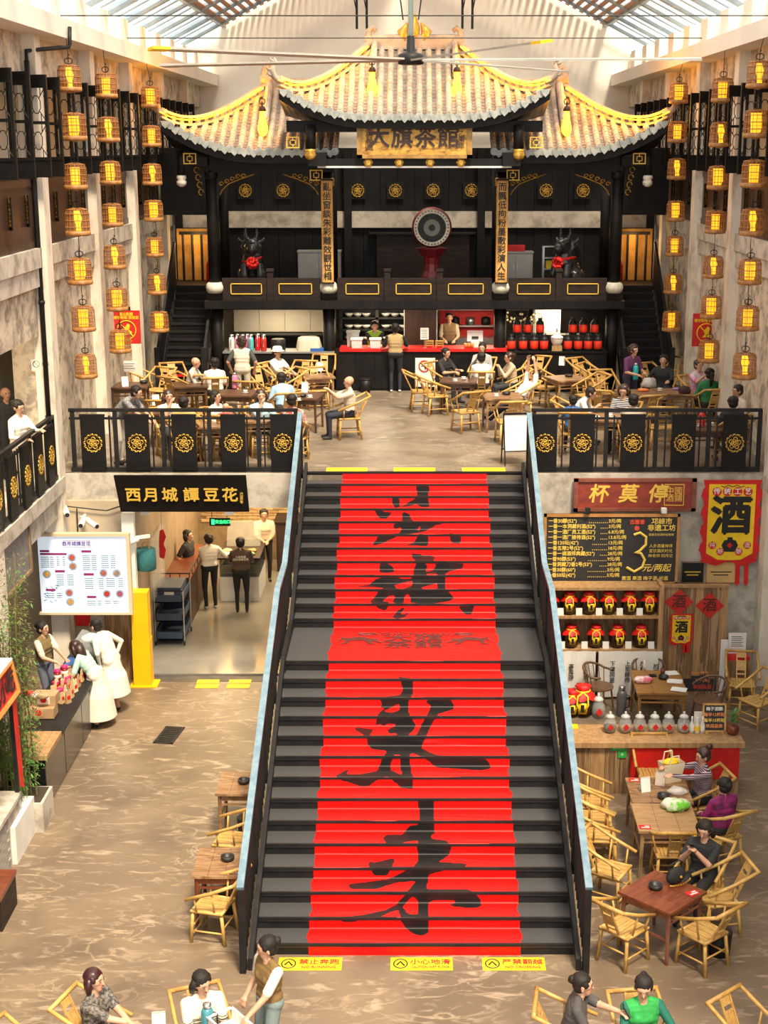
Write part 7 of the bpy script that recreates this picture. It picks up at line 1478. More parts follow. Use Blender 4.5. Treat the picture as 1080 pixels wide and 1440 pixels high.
text('title', '西月城譚豆花', .085, mat('violet ink', (.12, .03, .3)), t, (UX(455), -.006, UZ(165)), ext=.001, off=.01)
b = MB()
for q in ((320, 600, 128, 131), (320, 600, 203, 206), (320, 323, 128, 206), (597, 600, 128, 206)): b.box((UX(q[0]), -.003, UZ(q[3])), (UX(q[1]), 0, UZ(q[2])))
b.build('title_border', PUR, t)
for q in ((60, 160, 235, 258), (60, 345, 268, 290), (505, 610, 237, 262), (210, 315, 460, 486), (515, 625, 495, 521), (100, 202, 673, 697), (538, 638, 752, 777)): b = MB(); b.box((UX(q[0]), -.004, UZ(q[3])), (UX(q[1]), 0, UZ(q[2]))); b.build('heading_bar', PUR, t)
b = MB()
for (u0, u1, v0, n_) in ((65, 150, 310, 6), (165, 200, 310, 6), (235, 262, 310, 5), (300, 328, 310, 5), (515, 590, 292, 8), (610, 662, 292, 8), (715, 790, 292, 7), (815, 865, 292, 7), (222, 300, 512, 6), (340, 400, 512, 6), (525, 610, 550, 6), (675, 730, 550, 6), (755, 850, 550, 5), (885, 940, 550, 5), (110, 190, 720, 3), (215, 265, 720, 3), (540, 630, 808, 3), (650, 692, 808, 3), (728, 785, 808, 2), (820, 865, 808, 2)):
    for k in range(n_):
        u = u0
        while u < u1 - 4: b.box((UX(u), -.003, UZ(v0 + k * 22.5 + 9)), (UX(u + 9), 0, UZ(v0 + k * 22.5))); u += 13
b.build('menu_print', TEAL, t, kind='stuff')
for (u, v, c) in ((400, 318, (.6, .12, .08)), (405, 415, (.55, .25, .12)), (730, 492, (.5, .15, .1)), (872, 495, (.45, .3, .2)), (350, 715, (.65, .15, .12)), (355, 820, (.75, .4, .1)), (755, 728, (.6, .05, .03)), (895, 728, (.5, .1, .2)), (120, 505, (.8, .45, .08))):
    b = MB(); Mr = Matrix.Rotation(PI / 2, 4, 'X'); b.lathe([(0, 0), (.075, 0), (.075, .003), (0, .003)], 16, (UX(u), -.003, UZ(v)), Mr); d_ = b.build('dish_picture', mat('plate print', (.35, .45, .65), rough=.6), t); b = MB(); b.lathe([(0, 0), (.05, 0), (.05, .003), (0, .003)], 12, (UX(u), -.007, UZ(v)), Mr); b.build('food_print', mat('food %s' % (c,), c, tuple(q * .6 for q in c), 40, .6), d_)
b = MB()
for k in range(14):
    a = random.uniform(-.6, .9); u, v = random.uniform(60, 230), random.uniform(620, 830); L = random.uniform(30, 80); b.prism([(UX(u), UZ(v)), (UX(u + L * .5 * math.cos(a)), UZ(v + L * .5 * math.sin(a) + 5)), (UX(u + L * math.cos(a)), UZ(v + L * math.sin(a))), (UX(u + L * .5 * math.cos(a)), UZ(v + L * .5 * math.sin(a) - 5))], .002, XZ(0, -.001, 0))
b.build('bamboo_print', mat('blue ink print', (.06, .16, .42), rough=.6), t, kind='stuff')
# cameras, cables, lantern
for k, (px, py) in enumerate(((93, 720), (116, 735), (129, 737), (187, 762))):
    p = aty(px, py, 25.4); t = thing('security_camera', ('white security camera at the pale column foot', 'white dome camera above the menu board', 'white bullet camera above the menu board', 'white camera on the cream post beside the lantern')[k], 'camera', p, R((20, 0, 50, -60)[k])); b = MB(); b.tube([(0, .1, .04), (0, -.14, -.02)], [.05, .055], 10); b.build('housing', WHITE, t, True); b = MB(); b.lathe([(.0, 0), (.04, 0), (.04, .01), (0, .01)], 10, (0, -.145, -.02), Matrix.Rotation(PI / 2, 4, 'X')); b.build('lens', INK, t); b = MB(); b.box((-.02, .06, .04), (.02, .32, .1)); b.build('bracket', WHITE, t)
b = MB(); b.tube([aty(95, 712, 25.6), aty(130, 716, 25.6), aty(150, 718, 25.6), aty(175, 710, 25.6)], .012, 5); b.tube([aty(108, 715, 25.6), aty(110, 755, 25.6)], .012, 5); o = b.build('sagging_cable', METAL); tag(o, 'black cable sagging between the cameras', 'cable')
c = aty(205, 786, 25.85); t = thing('cloth_lantern', 'teal drum-shaped lantern hanging by the shop entrance', 'lantern', c); b = MB(); b.lathe([(.17, -.2), (.19, -.18), (.19, .18), (.17, .2)], 18); b.build('drum', mat('teal cloth', (.02, .12, .13), (.03, .17, .18), 30, .8, bump=.3), t, True)
b = MB()
for s in (-1, 1): b.tube([(s * .07, 0, .2), (s * .04, 0, .3), (0, 0, .34)], .015, 5)
b.tube([(0, 0, .33), (0, 0, 3.26 - c.z)], .006, 5); b.build('hanger', WOODP, t)
b = MB(); p = aty(183, 800, 25.5); b.box((p.x - .12, 25.5, 1.3), (p.x + .1, 25.66, 3.2)); o = b.build('cream_post', CREAM); tag(o, 'cream post between menu board and shop entrance', 'post')
# yellow standing sign
p = atz(205, 952, 0); t = thing('yellow_pillar_sign', 'tall yellow box sign at the shop entrance', 'sign', (-4.98, 25.33, 0)); YW = mat('solid yellow', (.92, .52, .0), (.85, .46, .0), 1, .5)
b = MB(); b.box((-.16, -.13, .9), (.14, .15, 1.8)); b.build('upper_box', YW, t); b = MB(); b.box((-.17, -.14, .02), (.15, .15, .895)); b.build('lower_box', YW, t); b = MB(); b.box((-.24, -.2, 0), (.26, .2, .02)); b.build('foot_plate', YW, t)
# shop fittings
t = thing('serving_trolley', 'blue three-tier serving trolley with steel posts', 'trolley', (-4.84, 27.85, .03)); t.scale = (.86, 1, 1); BLU = mat('slate blue plastic', (.035, .06, .11), (.05, .08, .14), 4, .4)
for z in (.12, .5, .88): b = MB(); b.box((-.32, -.45, z), (.32, .45, z + .02)); b.box((-.32, -.45, z), (-.3, .45, z + .16)); b.box((.3, -.45, z), (.32, .45, z + .16)); b.box((-.32, -.45, z), (.32, -.43, z + .16)); b.box((-.32, .43, z), (.32, .45, z + .16)); b.build('tray', BLU, t)
for x in (-.33, .33):
    for y in (-.44, .44): b = MB(); b.tube([(x, y, .08), (x, y, 1.12)], .016, 7); b.build('post', CHROME, t); b = MB(); b.lathe([(.05, -.015), (.05, .015)], 10, (x, y, .05), Matrix.Rotation(PI / 2, 4, 'Y')); b.build('castor', METAL, t)
b = MB(); b.tube([(-.33, .44, 1.12), (.33, .44, 1.12)], .016, 7); b.tube([(-.33, -.44, 1.12), (.33, -.44, 1.12)], .016, 7); b.build('push_bar', METAL, t); b = MB(); b.box((-.28, -.4, .9), (.28, .3, 1.18)); cr = b.build('crate', BLU, t); b = MB(); b.box((-.1, -.41, .98), (.12, -.4, 1.12)); b.build('label', PAPER, cr)
t = thing('brown_counter', 'brown wooden counter with low metal rail near the trolley', 'counter', (-4.74, 28.55, .03)); b = MB(); b.box((-.42, 0, 0), (.12, 2.6, 1.0)); b.build('body', BROWN, t); b = MB(); b.box((-.45, -.05, 1.0), (.16, 2.65, 1.04)); b.build('top', WOODR, t); b = MB()
for q in ((-.44, -.04, .15, -.04), (.15, -.04, .15, 2.6), (-.44, -.04, -.44, 2.6)): b.tube([(q[0], q[1], 1.16), (q[2], q[3], 1.16)], .014, 6)
for k in range(8): b.tube([(.15, -.04 + k * .377, 1.04), (.15, -.04 + k * .377, 1.16)], .01, 5)
for k in range(4): b.tube([(-.44 + k * .196, -.04, 1.04), (-.44 + k * .196, -.04, 1.16)], .01, 5)
b.build('gallery_rail', METAL, t)
t = thing('display_case', 'glass-topped white serving counter in front of two staff', 'counter', (-3.62, 30.2, .03)); b = MB(); b.box((-.6, .1, 0), (.25, 1.5, .55)); b.build('white_base', WHITE, t); b = MB(); b.box((-.6, .1, .55), (.25, 1.5, .95)); b.build('glass_front', mat('smoky glass', (.08, .09, .09), rough=.08, trans=.4), t)
for z in (.6, .78): b = MB(); b.box((-.55, .2, z), (.2, 1.4, z + .02)); b.build('glass_shelf', CHROME, t)
b = MB(); b.box((-.63, .05, .95), (.28, 1.55, .99)); b.build('top', DARKW, t); b = MB(); b.add([(-.55, 1.0, 1.0), (.2, 1.0, 1.0), (.2, 1.3, 1.5), (-.55, 1.3, 1.5)], [(0, 1, 2, 3)]); b.build('glass_screen', GLASS, t)
for k in range(6): lump('food_tray', ('tray of pale bean curd', 'tray of red topping', 'tray of greens', 'tray of noodles', 'tray of brown sauce', 'tray of peanuts')[k] + ' on the glass counter', 'food', 0, 0, 1.02, (.11, .08, .04), C(((.8, .75, .6), (.5, .1, .05), (.2, .35, .08), (.7, .55, .3), (.2, .1, .05), (.5, .3, .12))[k]), 20 + k)  .location = (-4.1 + (k % 3) * .27, 30.5 + (k // 3) * .28, 1.05)
t = thing('back_counter', 'dark wooden rear counter with lit shelf under the stairs side', 'counter', (-2.9, 32.58, .03)); b = MB(); b.box((-.3, 0, 0), (1.2, .8, 1.15)); b.build('body', BROWN, t); b = MB(); b.box((-.35, -.05, 1.15), (1.25, .85, 1.2)); b.build('top', DARKW, t)
t = thing('exit_sign', 'small hanging green exit sign inside the shop', 'sign', aty(309, 734, 27.2)); b = MB(); b.box((-.2, 0, -.08), (.2, .04, .08)); b.build('case', METAL, t); text('lettering', '安全出口', .075, mat('lit green', (.02, .9, .15), emit=3), t, (.06, -.006, 0), ext=.001, off=.015); b = MB(); b.box((-.16, -.004, -.05), (-.1, 0, .05)); b.build('running_figure', MATS['lit green'], t); b = MB(); b.tube([(-.15, .02, .08), (-.15, .02, 1.08)], .006, 5); b.tube([(.15, .02, .08), (.15, .02, 1.08)], .006, 5); b.build('hanger', METAL, t)
t = thing('red_hanging_strip', 'red paper cut decoration on the shop side wall', 'decoration', aty(228, 765, 27.5)); t.scale = (.6, .6, .6); b = MB(); b.prism([(-.1, -.45), (.05, -.5), (.12, -.2), (.05, 0), (.14, .25), (.06, .5), (-.06, .45), (-.1, .1)], .02, XZ(0, 0, 0)); b.build('paper', RED, t); b = MB(); b.tube([(0, 0, .45), (0, 0, (3.45 - t.location.z) / .6)], .005, 4); b.build('cord', METAL, t)
b = MB(); b.add([(-5.1, 27.0, 1.05), (-5.1, 28.4, 1.05), (-5.1, 28.4, 2.3), (-5.1, 27.0, 2.3)], [(0, 1, 2, 3)]); b.add([(-5.06, y, z) for y, z in ((27.0, 1.05), (28.4, 1.05), (28.4, 2.3), (27.0, 2.3))], [(3, 2, 1, 0)]); o = b.build('window_1', GLASS); o['kind'] = 'structure'
for (x, y, e) in ((-3.6, 27.6, 45), (-3.4, 30.4, 120), (-2.2, 32.0, 80), (-4.4, 32.6, 80)):
    l = bpy.data.lights.new('shop_light', 'AREA'); l.energy = e; l.size = .7; l.color = (1, .72, .38); lo = bpy.data.objects.new('shop_light', l); COL.objects.link(lo); lo.location = (x, y, 3.35)
STRIPM = mat('warm cove light', (1, .55, .1), emit=14); b = MB(); b.box((-4.9, 33.45, 2.62), (-1.2, 33.5, 2.66)); o = b.build('cove_light', STRIPM); tag(o, 'warm cove light strip above the buff brick wall', 'lamp')
mb = MB(); mb.box((-5.2, 33.2, 2.66), (-1, 33.6, 3.45)); struct('trim_90', mb, CREAM)
for (px0, px1, py0, py1, lb) in ((276, 309, 954, 959, 'first row, trolley side'), (321, 354, 954, 959, 'first row, stair side'), (274, 308, 960, 966, 'second row, trolley side'), (318, 352, 960, 966, 'second row, stair side')):
    a = atz(px0, py1, .03); c = atz(px1, py0, .03); strip('doorway_sticker', 'yellow warning sticker on the shop threshold, ' + lb, a.x, c.x, a.y, c.y, .033 if a.y > Y0 else .004, '', '')
mb = MB(); mb.box((-5.1, 25.45, 0), (-2.0, 25.8, .003)); struct('trim_91', mb, mat('dark threshold', (.05, .045, .04), (.1, .085, .07), 3, .6))
# shop people
P_('person in black tee behind the brown counter', 265, 752, .03, 70, None, False, top=C((.02, .02, .022)), style='bob', h=.98)
P_('staff member in white blouse and wide black trousers', 293, 757, .03, 200, None, False, top=C((.72, .68, .6)), bottom=C((.012, .012, .014)), sleeve='long', style='bun', hl=(.0, -.35, 1.2), hr=(-.3, -.25, 1.2), shoe=SHOEW)
PB_ = P_('staff member in printed brown tee with back turned', 338, 762, .03, 185, None, False, top=C((.075, .045, .038)), bottom=C((.012, .012, .014)), style='bun', hl=(.12, -.35, 1.1), hr=(-.12, -.35, 1.1), slim=1.12)
text('back_print', '大旗茶館\n西月城譚豆花', .055, WT, PB_[1][0], (0, .135, 1.22), (PI / 2, 0, PI), ext=.001, res=1)
P_('staff member in cream shirt and dark apron waiting at the rear counter', 371, 723, .03, 12, None, False, top=C((.62, .52, .40)), bottom=C((.03, .02, .018)), style='short', hl=(.05, -.25, 1.0), hr=(-.05, -.25, 1.0), h=1.02)
# ---------------------------------------------------------------- snack counter along the left
t = thing('snack_counter', 'long black snack counter with thick timber top', 'counter', (-5.8, 20.1, 0)); b = MB(); b.box((-.3, .02, 0), (.3, 4.8, .8)); b.build('body', BLACK, t)
for k in range(4): b = MB(); b.box((.3, .03 + 1.2 * k, .02), (.312, 1.19 + 1.2 * k, .8)); b.build('side_panel', mat('glossy dark panel', (.05, .04, .035), (.08, .065, .055), 2, .2), t)
for k in range(5): b = MB(); b.box((-.34 + k * .14, -.05, .8), (-.205 + k * .14, .9, .87)); b.build('top_plank', WOODP, t)
b = MB(); b.box((-.34, .9, .8), (.36, 4.8, .86)); b.build('dark_top', METAL, t)
CT2 = .872; KRAFT = mat('kraft card', (.50, .32, .17), (.42, .26, .13), 5, .7)
for k, (px, py, z, lb) in enumerate(((55, 1010, CT2, 'lower kraft carton on the snack counter'), (62, 992, CT2 + .17, 'upper kraft carton with red seal on the snack counter'))):
    p = atz(px, py, z); t = thing('kraft_carton', lb, 'box', (p.x, p.y + .12, z)); b = MB(); b.box((-.24 + .05 * k, -.14, 0), (.24 - .05 * k, .14, .165)); b.build('carton', KRAFT, t); b = MB(); b.box((-.1, -.146, .03), (.1, -.14, .15)); lb_ = b.build('label', PAPER if k else KRAFT, t); b = MB(); b.lathe([(0, 0), (.05, 0), (.05, .003), (0, .003)], 10, (0, -.147, .1), Matrix.Rotation(PI / 2, 4, 'X')); b.build('seal', RED, lb_)
for k, (px, py) in enumerate(((40, 975), (50, 978), (60, 980))): lump('red_packet', ('red snack packet at the carton edge', 'red and white snack packet on the kraft carton', 'pale snack packet on the kraft carton')[k], 'packet', px, py, CT2 + .335, (.1, .05, .05), (RED, C((.7, .05, .04), (.8, .75, .7), 8), KRAFT)[k], 30 + k)
JL = MB(); JL.lathe([(.055, 0), (.06, .01), (.06, .1), (.05, .12)], 12); JLm = JL.mesh('jar_glass', mat('chili jar', (.25, .03, .015), rough=.2), True); JB = MB(); JB.lathe([(.0605, .03), (.062, .035), (.062, .075), (.0605, .08)], 12); JBm = JB.mesh('jar_label', PAPER, True); JC = MB(); JC.lathe([(.056, .12), (.058, .125), (.058, .16), (.04, .165)], 12); JCm = JC.mesh('jar_lid', mat('magenta lid', (.6, .02, .14), rough=.4), True)
for k, (px, py, lv) in enumerate(((75, 985, 0), (85, 981, 0), (79, 971, 0), (90, 970, 0), (95, 964, 0), (82, 968, 1), (92, 962, 1))):
    p = atz(px, py, CT2); t = thing('chili_jar', 'pink-lidded chili jar, %s, on the snack counter' % ('stacked on top' if lv else 'bottom layer'), 'jar', (p.x, p.y, CT2 + lv * .168), 0, 'chili jars on the snack counter')
    link('glass', JLm, t); link('label', JBm, t); link('lid', JCm, t)
for i in range(4):
    for j in range(5):
        y = 22.2 + j * .25; x = -5.62 - i * .1; t = thing('snack_bag', 'upright kraft snack bag in the rows on the snack counter', 'bag', (x, y, CT2 - .01), R(random.uniform(50, 110)), 'kraft snack bags'); b = MB(); h_ = random.uniform(.18, .24); b.add([(-.05, -.03, 0), (.05, -.03, 0), (.05, .03, 0), (-.05, .03, 0), (-.045, -.004, h_), (.045, -.004, h_), (.045, .004, h_), (-.045, .004, h_)], [(0, 3, 2, 1), (0, 1, 5, 4), (1, 2, 6, 5), (2, 3, 7, 6), (3, 0, 4, 7), (4, 5, 6, 7)]); bb = b.build('bag', (KRAFT, C((.62, .42, .2)), C((.7, .55, .3)))[(i + j) % 3], t); b = MB(); b.box((-.03, -.026, h_ * .3), (.03, -.02, h_ * .6)); b.build('label', (RED, PAPER)[(i * j) % 2], bb)
t = thing('sneeze_guard', 'curved clear guard with scale at the far end of the snack counter', 'glass case', (-5.85, 23.6, .86)); b = MB()
for k in range(6): a0 = PI / 2 * k / 6; a1 = PI / 2 * (k + 1) / 6; b.add([(.25 - .3 * (1 - math.cos(a0)), 0, .45 * math.sin(a0)), (.25 - .3 * (1 - math.cos(a0)), 1.0, .45 * math.sin(a0)), (.25 - .3 * (1 - math.cos(a1)), 1.0, .45 * math.sin(a1)), (.25 - .3 * (1 - math.cos(a1)), 0, .45 * math.sin(a1))], [(0, 1, 2, 3)])
b.build('guard', GLASS, t, True); b = MB(); b.box((-.2, .1, 0), (.15, .5, .1)); b.build('scale', mat('blue plastic', (.03, .12, .4)), t); b = MB(); b.box((-.2, .6, 0), (.15, .95, .2)); b.build('steamer', CHROME, t)
p = aty(138, 868, 25.0); t = thing('glass_canopy_lamp', 'pale glass bowl lid on a steel pot beneath the menu board', 'pot', (p.x, 24.6, .86)); b = MB(); b.lathe([(.18, 0), (.2, .02), (.2, .25), (.18, .27)], 16); b.build('pot', CHROME, t, True); b = MB(); b.lathe([(.24, .27), (.22, .32), (.1, .37), (.02, .38), (.035, .42), (0, .43)], 16); b.build('lid', mat('pale glass lid', (.6, .72, .74), rough=.15), t, True)
x0, x1, z0, z1 = rect(103, 122, 861, 885, 25.4); b = MB(); b.box((x0, 25.6, z0), (x1, 25.65, z1)); o = b.build('red_poster', RED); tag(o, 'small red poster on the wall under the menu board', 'poster')
P_('staff member in olive vest behind the snack counter', 61, 883, 0, 70, None, False, top=C((.20, .14, .05)), sl=C((.7, .62, .5)), style='bun', bottom=C((.15, .16, .22)), hl=(.05, -.4, 1.0), hr=(-.15, -.35, 1.0), vox=.013)
P_('woman in mint top and long white skirt bending to the counter', 103, 910, 0, -100, None, False, top=C((.42, .62, .55)), bottom=C((.74, .68, .56)), style='long', hair=HAIRB, skirt=.80, lean=36, hl=(.2, -.5, .98), hr=(-.1, -.5, .98), vox=.013, h=.98)
P_('person in long white robe with short black hair at the counter', 133, 879, 0, -112, None, False, top=C((.78, .72, .60)), sl=C((.78, .72, .60)), bottom=C((.78, .72, .60)), sleeve='long', style='short', skirt=.68, gender='m', lean=25, vox=.013, h=1.06)
# floor grate
p = atz(238, 1034, 0); t = thing('floor_grate', 'cast iron drain grate set in the concrete floor', 'grate', (p.x, p.y, 0), R(-8)); b = MB()
for q in ((-.17, .17, -.36, -.32), (-.17, .17, .32, .36), (-.17, -.13, -.36, .36), (.13, .17, -.36, .36)): b.box((q[0], q[2], 0), (q[1], q[3], .012))
b.build('rim', METAL, t)
for k in range(8): b = MB(); b.box((-.13, -.29 + k * .08, .002), (.13, -.25 + k * .08, .01)); b.build('bar', METAL, t)
b = MB(); b.box((-.13, -.32, 0), (.13, .32, .002)); b.build('shaft_shade', INK, t)  # flat black sheet stands for the darkness below the bars
# ---------------------------------------------------------------- kiosk, planters, bamboo at the left edge
t = thing('bamboo_clump', 'tall feathery green bamboo growing beside the snack counter', 'plant', (-5.80, 19.62, 0)); rs = np.random.RandomState(5)
b = MB(); b.box((-.5, -.3, 0), (.45, .3, .45)); b.build('trough', GREYC, t); b = MB(); b.box((-.46, -.26, .45), (.41, .26, .46)); b.build('soil', mat('soil', (.05, .035, .02), rough=.95), t)
LEAF2 = mat('olive bamboo leaf', (.20, .165, .05), (.10, .14, .03), 3, .55); LEAF3 = mat('fresh bamboo leaf', (.10, .26, .03), (.06, .18, .03), 3, .55)
lv = {0: MB(), 1: MB()}
for k in range(24):
    x, y = rs.uniform(-.42, .34), rs.uniform(-.22, .22); top_ = rs.uniform(2.4, 4.2); dx, dy = rs.uniform(-.2, .22), rs.uniform(-.3, .2); P0 = Vector((x, y, .45)); P1 = Vector((x + dx, y + dy, top_)); mid = (P0 + P1) / 2 - Vector((dx * .2, dy * .2, 0))
    q = MB(); q.tube([P0, mid, P1], [.013, .011, .004], 6); q.build('stem', mat('bamboo stem', (.18, .17, .06), (.25, .2, .08), 8, .5), t)
    for j in range(330):
        f = rs.uniform(.12, 1.0); c = P0.lerp(P1, f) + Vector((rs.normal(0, .13), rs.normal(0, .14), rs.normal(0, .06))); c.x = min(c.x, .36); a = rs.uniform(0, 2 * PI); L = rs.uniform(.05, .105); d = Vector((math.cos(a), math.sin(a), rs.uniform(-.9, .1))).normalized() * L; w_ = d.cross(Vector((0, 0, 1))).normalized() * L * .13
        lv[0 if rs.rand() < (.7 if f > .35 else .25) else 1].add([c, c + d * .4 + w_, c + d, c + d * .4 - w_], [(0, 1, 2, 3)])
lv[0].build('olive_foliage', LEAF2, t, kind='stuff'); lv[1].build('fresh_foliage', LEAF3, t, kind='stuff')
t = thing('snack_kiosk', 'snack kiosk with tilted red sign in an orange frame', 'kiosk', (-5.55, 17.4, 0)); OR = mat('orange frame', (.62, .25, .05), (.5, .2, .04), 4, .5)
k0 = atx(22, 931, -5.45); k1 = atx(22, 976, -5.45)
b = MB(); b.add([(.1, -1.2, k1.z), (.1, k0.y - 17.4, k1.z), (.02, k0.y - 17.4, k0.z), (.02, -1.2, k0.z)], [(0, 1, 2, 3)]); b.add([(.08, -1.2, k1.z), (.08, k0.y - 17.4, k1.z), (.0, k0.y - 17.4, k0.z), (.0, -1.2, k0.z)], [(3, 2, 1, 0)]); b.build('red_sign', REDP, t)
b = MB(); yb_ = k0.y - 17.4
for (ya, za, yc, zc) in ((-1.2, k0.z, yb_, k0.z), (-1.2, k1.z, yb_, k1.z), (yb_, k0.z, yb_, k1.z)): b.tube([(.03 if za == k0.z else .11, ya, za), (.03 if zc == k0.z else .11, yc, zc)], .035, 6)
b.build('sign_frame', OR, t); text('sign_writing', '特色小吃', .34, INK, t, (.085, yb_ - .75, (k0.z + k1.z) / 2), (R(85), 0, PI / 2), off=.02, ext=.003)
b = MB(); b.box((-1.0, -1.3, k0.z), (.05, yb_ + .03, k0.z + .05)); b.build('roof', CREAM, t)
for y in (yb_ - .03, -1.0): b = MB(); b.box((-.02, y - .025, .8), (.03, y + .025, k0.z)); b.build('post', METAL, t)
b = MB(); b.box((-.9, -1.3, .82), (.06, yb_, .88)); b.build('counter_top', GREYC, t)
b = MB(); b.box((-.85, -1.3, 0), (.0, yb_, .82)); kb = b.build('base', GREYC, t)
GB = MB(); GB.box((0, -.115, -.03), (.018, .115, .03)); GBm = GB.mesh('brick', mat('grey brick', (.30, .28, .25), (.4, .37, .33), 6, .8))
for r_ in range(11):
    for k in range(8): link('brick', GBm, kb, (.0, -1.1 + k * .245 + (.12 if r_ % 2 else 0), .06 + r_ * .07))
b = MB(); b.add([(.07, yb_ - .2, k1.z), (.07, yb_ - .02, k1.z), (.1, yb_ - .04, .95), (.1, yb_ - .2, 1.05), (.08, yb_ - .2, k1.z), (.08, yb_ - .02, k1.z), (.11, yb_ - .04, .95), (.11, yb_ - .2, 1.05)], [(3, 2, 1, 0), (4, 5, 6, 7), (0, 1, 5, 4), (1, 2, 6, 5), (2, 3, 7, 6), (3, 0, 4, 7)]); b.build('red_streamer', RED, t)
for k in range(4):
    b = MB(); b.lathe([(.045, 0), (.055, .32), (.05, .32)], 12); o = b.build('cup_stack', WHITE, None, True, loc=(-5.62 + .0 * k, 17.55 + .16 * k, .885)); tag(o, 'tall stack of white cups on the snack kiosk', 'cups', 'cup stacks on the kiosk')
t = thing('white_planter', 'white boxed planter with a green sprig beside the kiosk', 'planter', (-5.6, 18.95, 0)); b = MB(); b.box((-.05, -.6, 0), (.12, .42, .55)); b.build('box', WHITE, t); b = MB()
for k in range(60): a = rs.uniform(0, 6.28); c = Vector((rs.uniform(-.03, .1), rs.uniform(.1, .38), .55 + rs.uniform(0, .28))); d = Vector((math.cos(a) * .5, math.sin(a) * .5, 1)).normalized() * .12; w_ = d.cross(Vector((1, 0, 0))).normalized() * .012; b.add([c, c + d * .5 + w_, c + d, c + d * .5 - w_], [(0, 1, 2, 3)])
b.build('sprig', LEAF3, t, kind='stuff')
t = thing('dark_bench', 'dark wooden slab bench on the floor below the kiosk', 'bench', (-5.45, 16.9, 0)); b = MB(); b.box((-.7, -.35, .42), (.26, .4, .48)); b.build('seat', WOODR, t); b = MB(); b.box((.2, -.33, 0), (.25, .38, .42)); b.build('end_panel', DARKW, t); b = MB(); b.box((-.65, -.33, 0), (-.6, .38, .42)); b.build('end_panel', DARKW, t)
# notice boards under the gallery
t = thing('gallery_notice', 'weathered grey notice board fixed to the gallery beam', 'sign', (-6.33, 22.2, 2.9)); b = MB(); b.box((-.05, -.9, -.05), (.0, .9, .75)); b.build('board', mat('grey slate board', (.16, .145, .14), (.22, .2, .19), 5, .7), t); b = MB()
for q in ((-.9, .9, -.08, -.03), (-.9, .9, .72, .77), (-.93, -.88, -.08, .77), (.88, .93, -.08, .77)): b.box((-.01, q[0], q[2]), (.03, q[1], q[3]))
b.build('frame', WOODO, t)
# ---------------------------------------------------------------- tables by the stairs on the left and foreground guests
table((-2.52, 19.45, 0), 0, .62, .76, 'worn wooden table against the stairs, nearer the shop', WOODT, h=.72); table((-2.5, 17.05, 0), 0, .62, .78, 'worn wooden table against the stairs, nearer the striped woman', WOODT, WOODR, h=.72)
ashtray(343, 1098, .722, 'black ashtray on the stair-side table nearer the shop'); ashtray(320, 1206, .722, 'black ashtray on the stair-side table nearer the striped woman')
for px, py, a, lb in ((326, 1180, -100, 'against the stairs between the two worn tables'), (300, 1272, -105, 'against the stairs in front of the nearer worn table')): chair(sz(px, py, 0), a, 'empty bamboo armchair ' + lb, 'bamboo armchairs by the stairs', CH_B)
for k, y in enumerate((19.2, 17.1)): b = MB(); b.lathe([(.12, 0), (.15, .3), (.14, .3)], 14); o = b.build('waste_bin', METAL, None, True, loc=(-2.4, y, 0)); tag(o, 'black waste bin under the stair-side table, ' + ('nearer the shop' if k == 0 else 'nearer the striped woman'), 'bin')
GF = 'bamboo armchairs in the foreground'
STRIPED = stripes('cream knit with striped hem', (.74, .66, .52), (.06, .075, .06), .014, .80)
P_('woman in dark patterned blouse with plum hair sitting in profile', 134, 1377, 0, 72, who='woman with plum hair', top=C((.035, .035, .035), (.22, .19, .16), 30), bottom=C((.03, .03, .03)), style='bob', hair=HAIRP, hl=(-.05, -.45, .74), hr=(.0, -.45, .72), vox=.0098, cg=GF, slim=1.08)
P_('woman in cream top with striped hem holding a turquoise bag', 284, 1381, 0, 22, who='woman with the turquoise bag', top=STRIPED, bottom=C((.03, .03, .035)), style='bob', hl=(.06, -.36, .74), hr=(-.06, -.36, .74), head=(22, 18), vox=.0098, cg=GF)
PS = P_('staff member in brown apron vest standing at the foot of the stairs', 374, 1331, 0, -52, None, False, top=C((.20, .12, .04)), sl=C((.72, .66, .58)), bottom=C((.2, .26, .26)), style='bun', hl=(.2, -.42, .92), hr=(-.26, -.12, .88), head=(-25, 10), vox=.0098)
b = MB()
for k in range(6): q = MB()
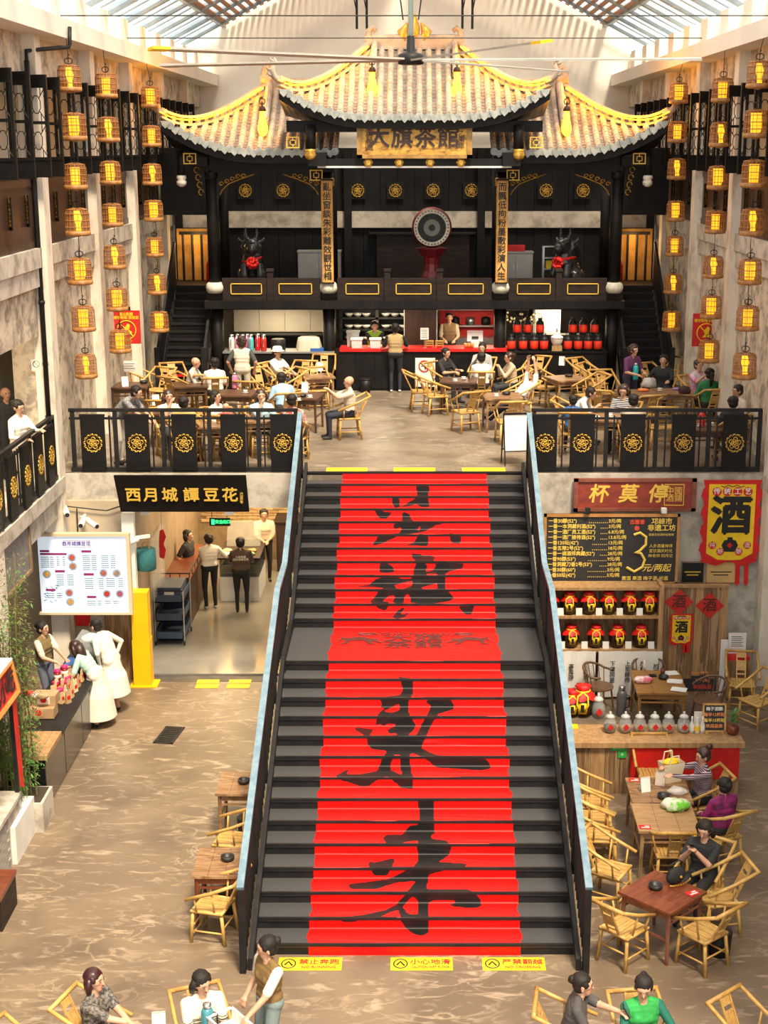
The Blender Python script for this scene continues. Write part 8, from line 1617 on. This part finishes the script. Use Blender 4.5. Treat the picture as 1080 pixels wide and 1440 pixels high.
t = thing('turquoise_bag', 'turquoise printed cloth bag in the lap of the cream-top woman', 'bag', atz(280, 1425, .66), R(22)); b = MB(); b.ball((0, 0, 0), (.15, .07, .12), 14, 9); b.build('cloth', C((.02, .45, .36), (.6, .6, .1), 9), t, True)
t = thing('white_basket', 'white plastic basket held by the staff at the stairs', 'basket', PS[0] + Matrix.Rotation(R(-52), 4, 'Z') @ Vector((.12, -.55, .8)), R(-52)); b = MB(); b.box((-.2, -.14, 0), (.2, .14, .01)); b.build('bottom', WHITE, t)
for k in range(12): x = -.19 + .0345 * k; b = MB(); b.box((x, -.145, 0), (x + .02, -.135, .13)); b.box((x, .135, 0), (x + .02, .145, .13)); b.build('slat', WHITE, t)
b = MB(); b.box((-.21, -.155, .13), (.21, -.135, .15)); b.box((-.21, .135, .13), (.21, .155, .15)); b.box((-.21, -.15, .13), (-.19, .15, .15)); b.box((.19, -.15, .13), (.21, .15, .15)); b.build('rim', WHITE, t)
# foreground table (mostly below the picture)
table((-2.62, 13.0, 0), 0, 1.36, .9, 'dark tea table between plum-haired and cream-top women', TD, h=.72); FT = [flask(293, 1425, .722, (.06, .25, .30), 'teal steel thermos flask on the foreground tea table', .34, .065)]
FT.append(card(225, 1434, .722, 'folded pink card on the foreground tea table', 10, C((.78, .6, .56)))); FT.append(cup(165, 1437, .722, 'white tea cup with saucer before the plum-haired woman', 'tea cups'))
for o in FT: o.location.y = min(o.location.y, 13.33); o.location.x = max(-3.2, min(-2.05, o.location.x))
chair(Vector((-4.05, 13.0, 0)), 60, 'bamboo armchair behind the plum-haired woman', GF)
table((2.15, 12.75, 0), 0, 1.0, .8, 'dark tea table before the grey tee and green cardigan women', TD, h=.72)

# warm area lights added to brighten the left gallery, no fixtures
for y in (20., 23.):
    l = bpy.data.lights.new('gallery_light', 'AREA'); l.energy = 45; l.size = .8; l.color = (1, .78, .5); lo = bpy.data.objects.new('gallery_light', l); COL.objects.link(lo); lo.location = (-7.6, y, 7.2)
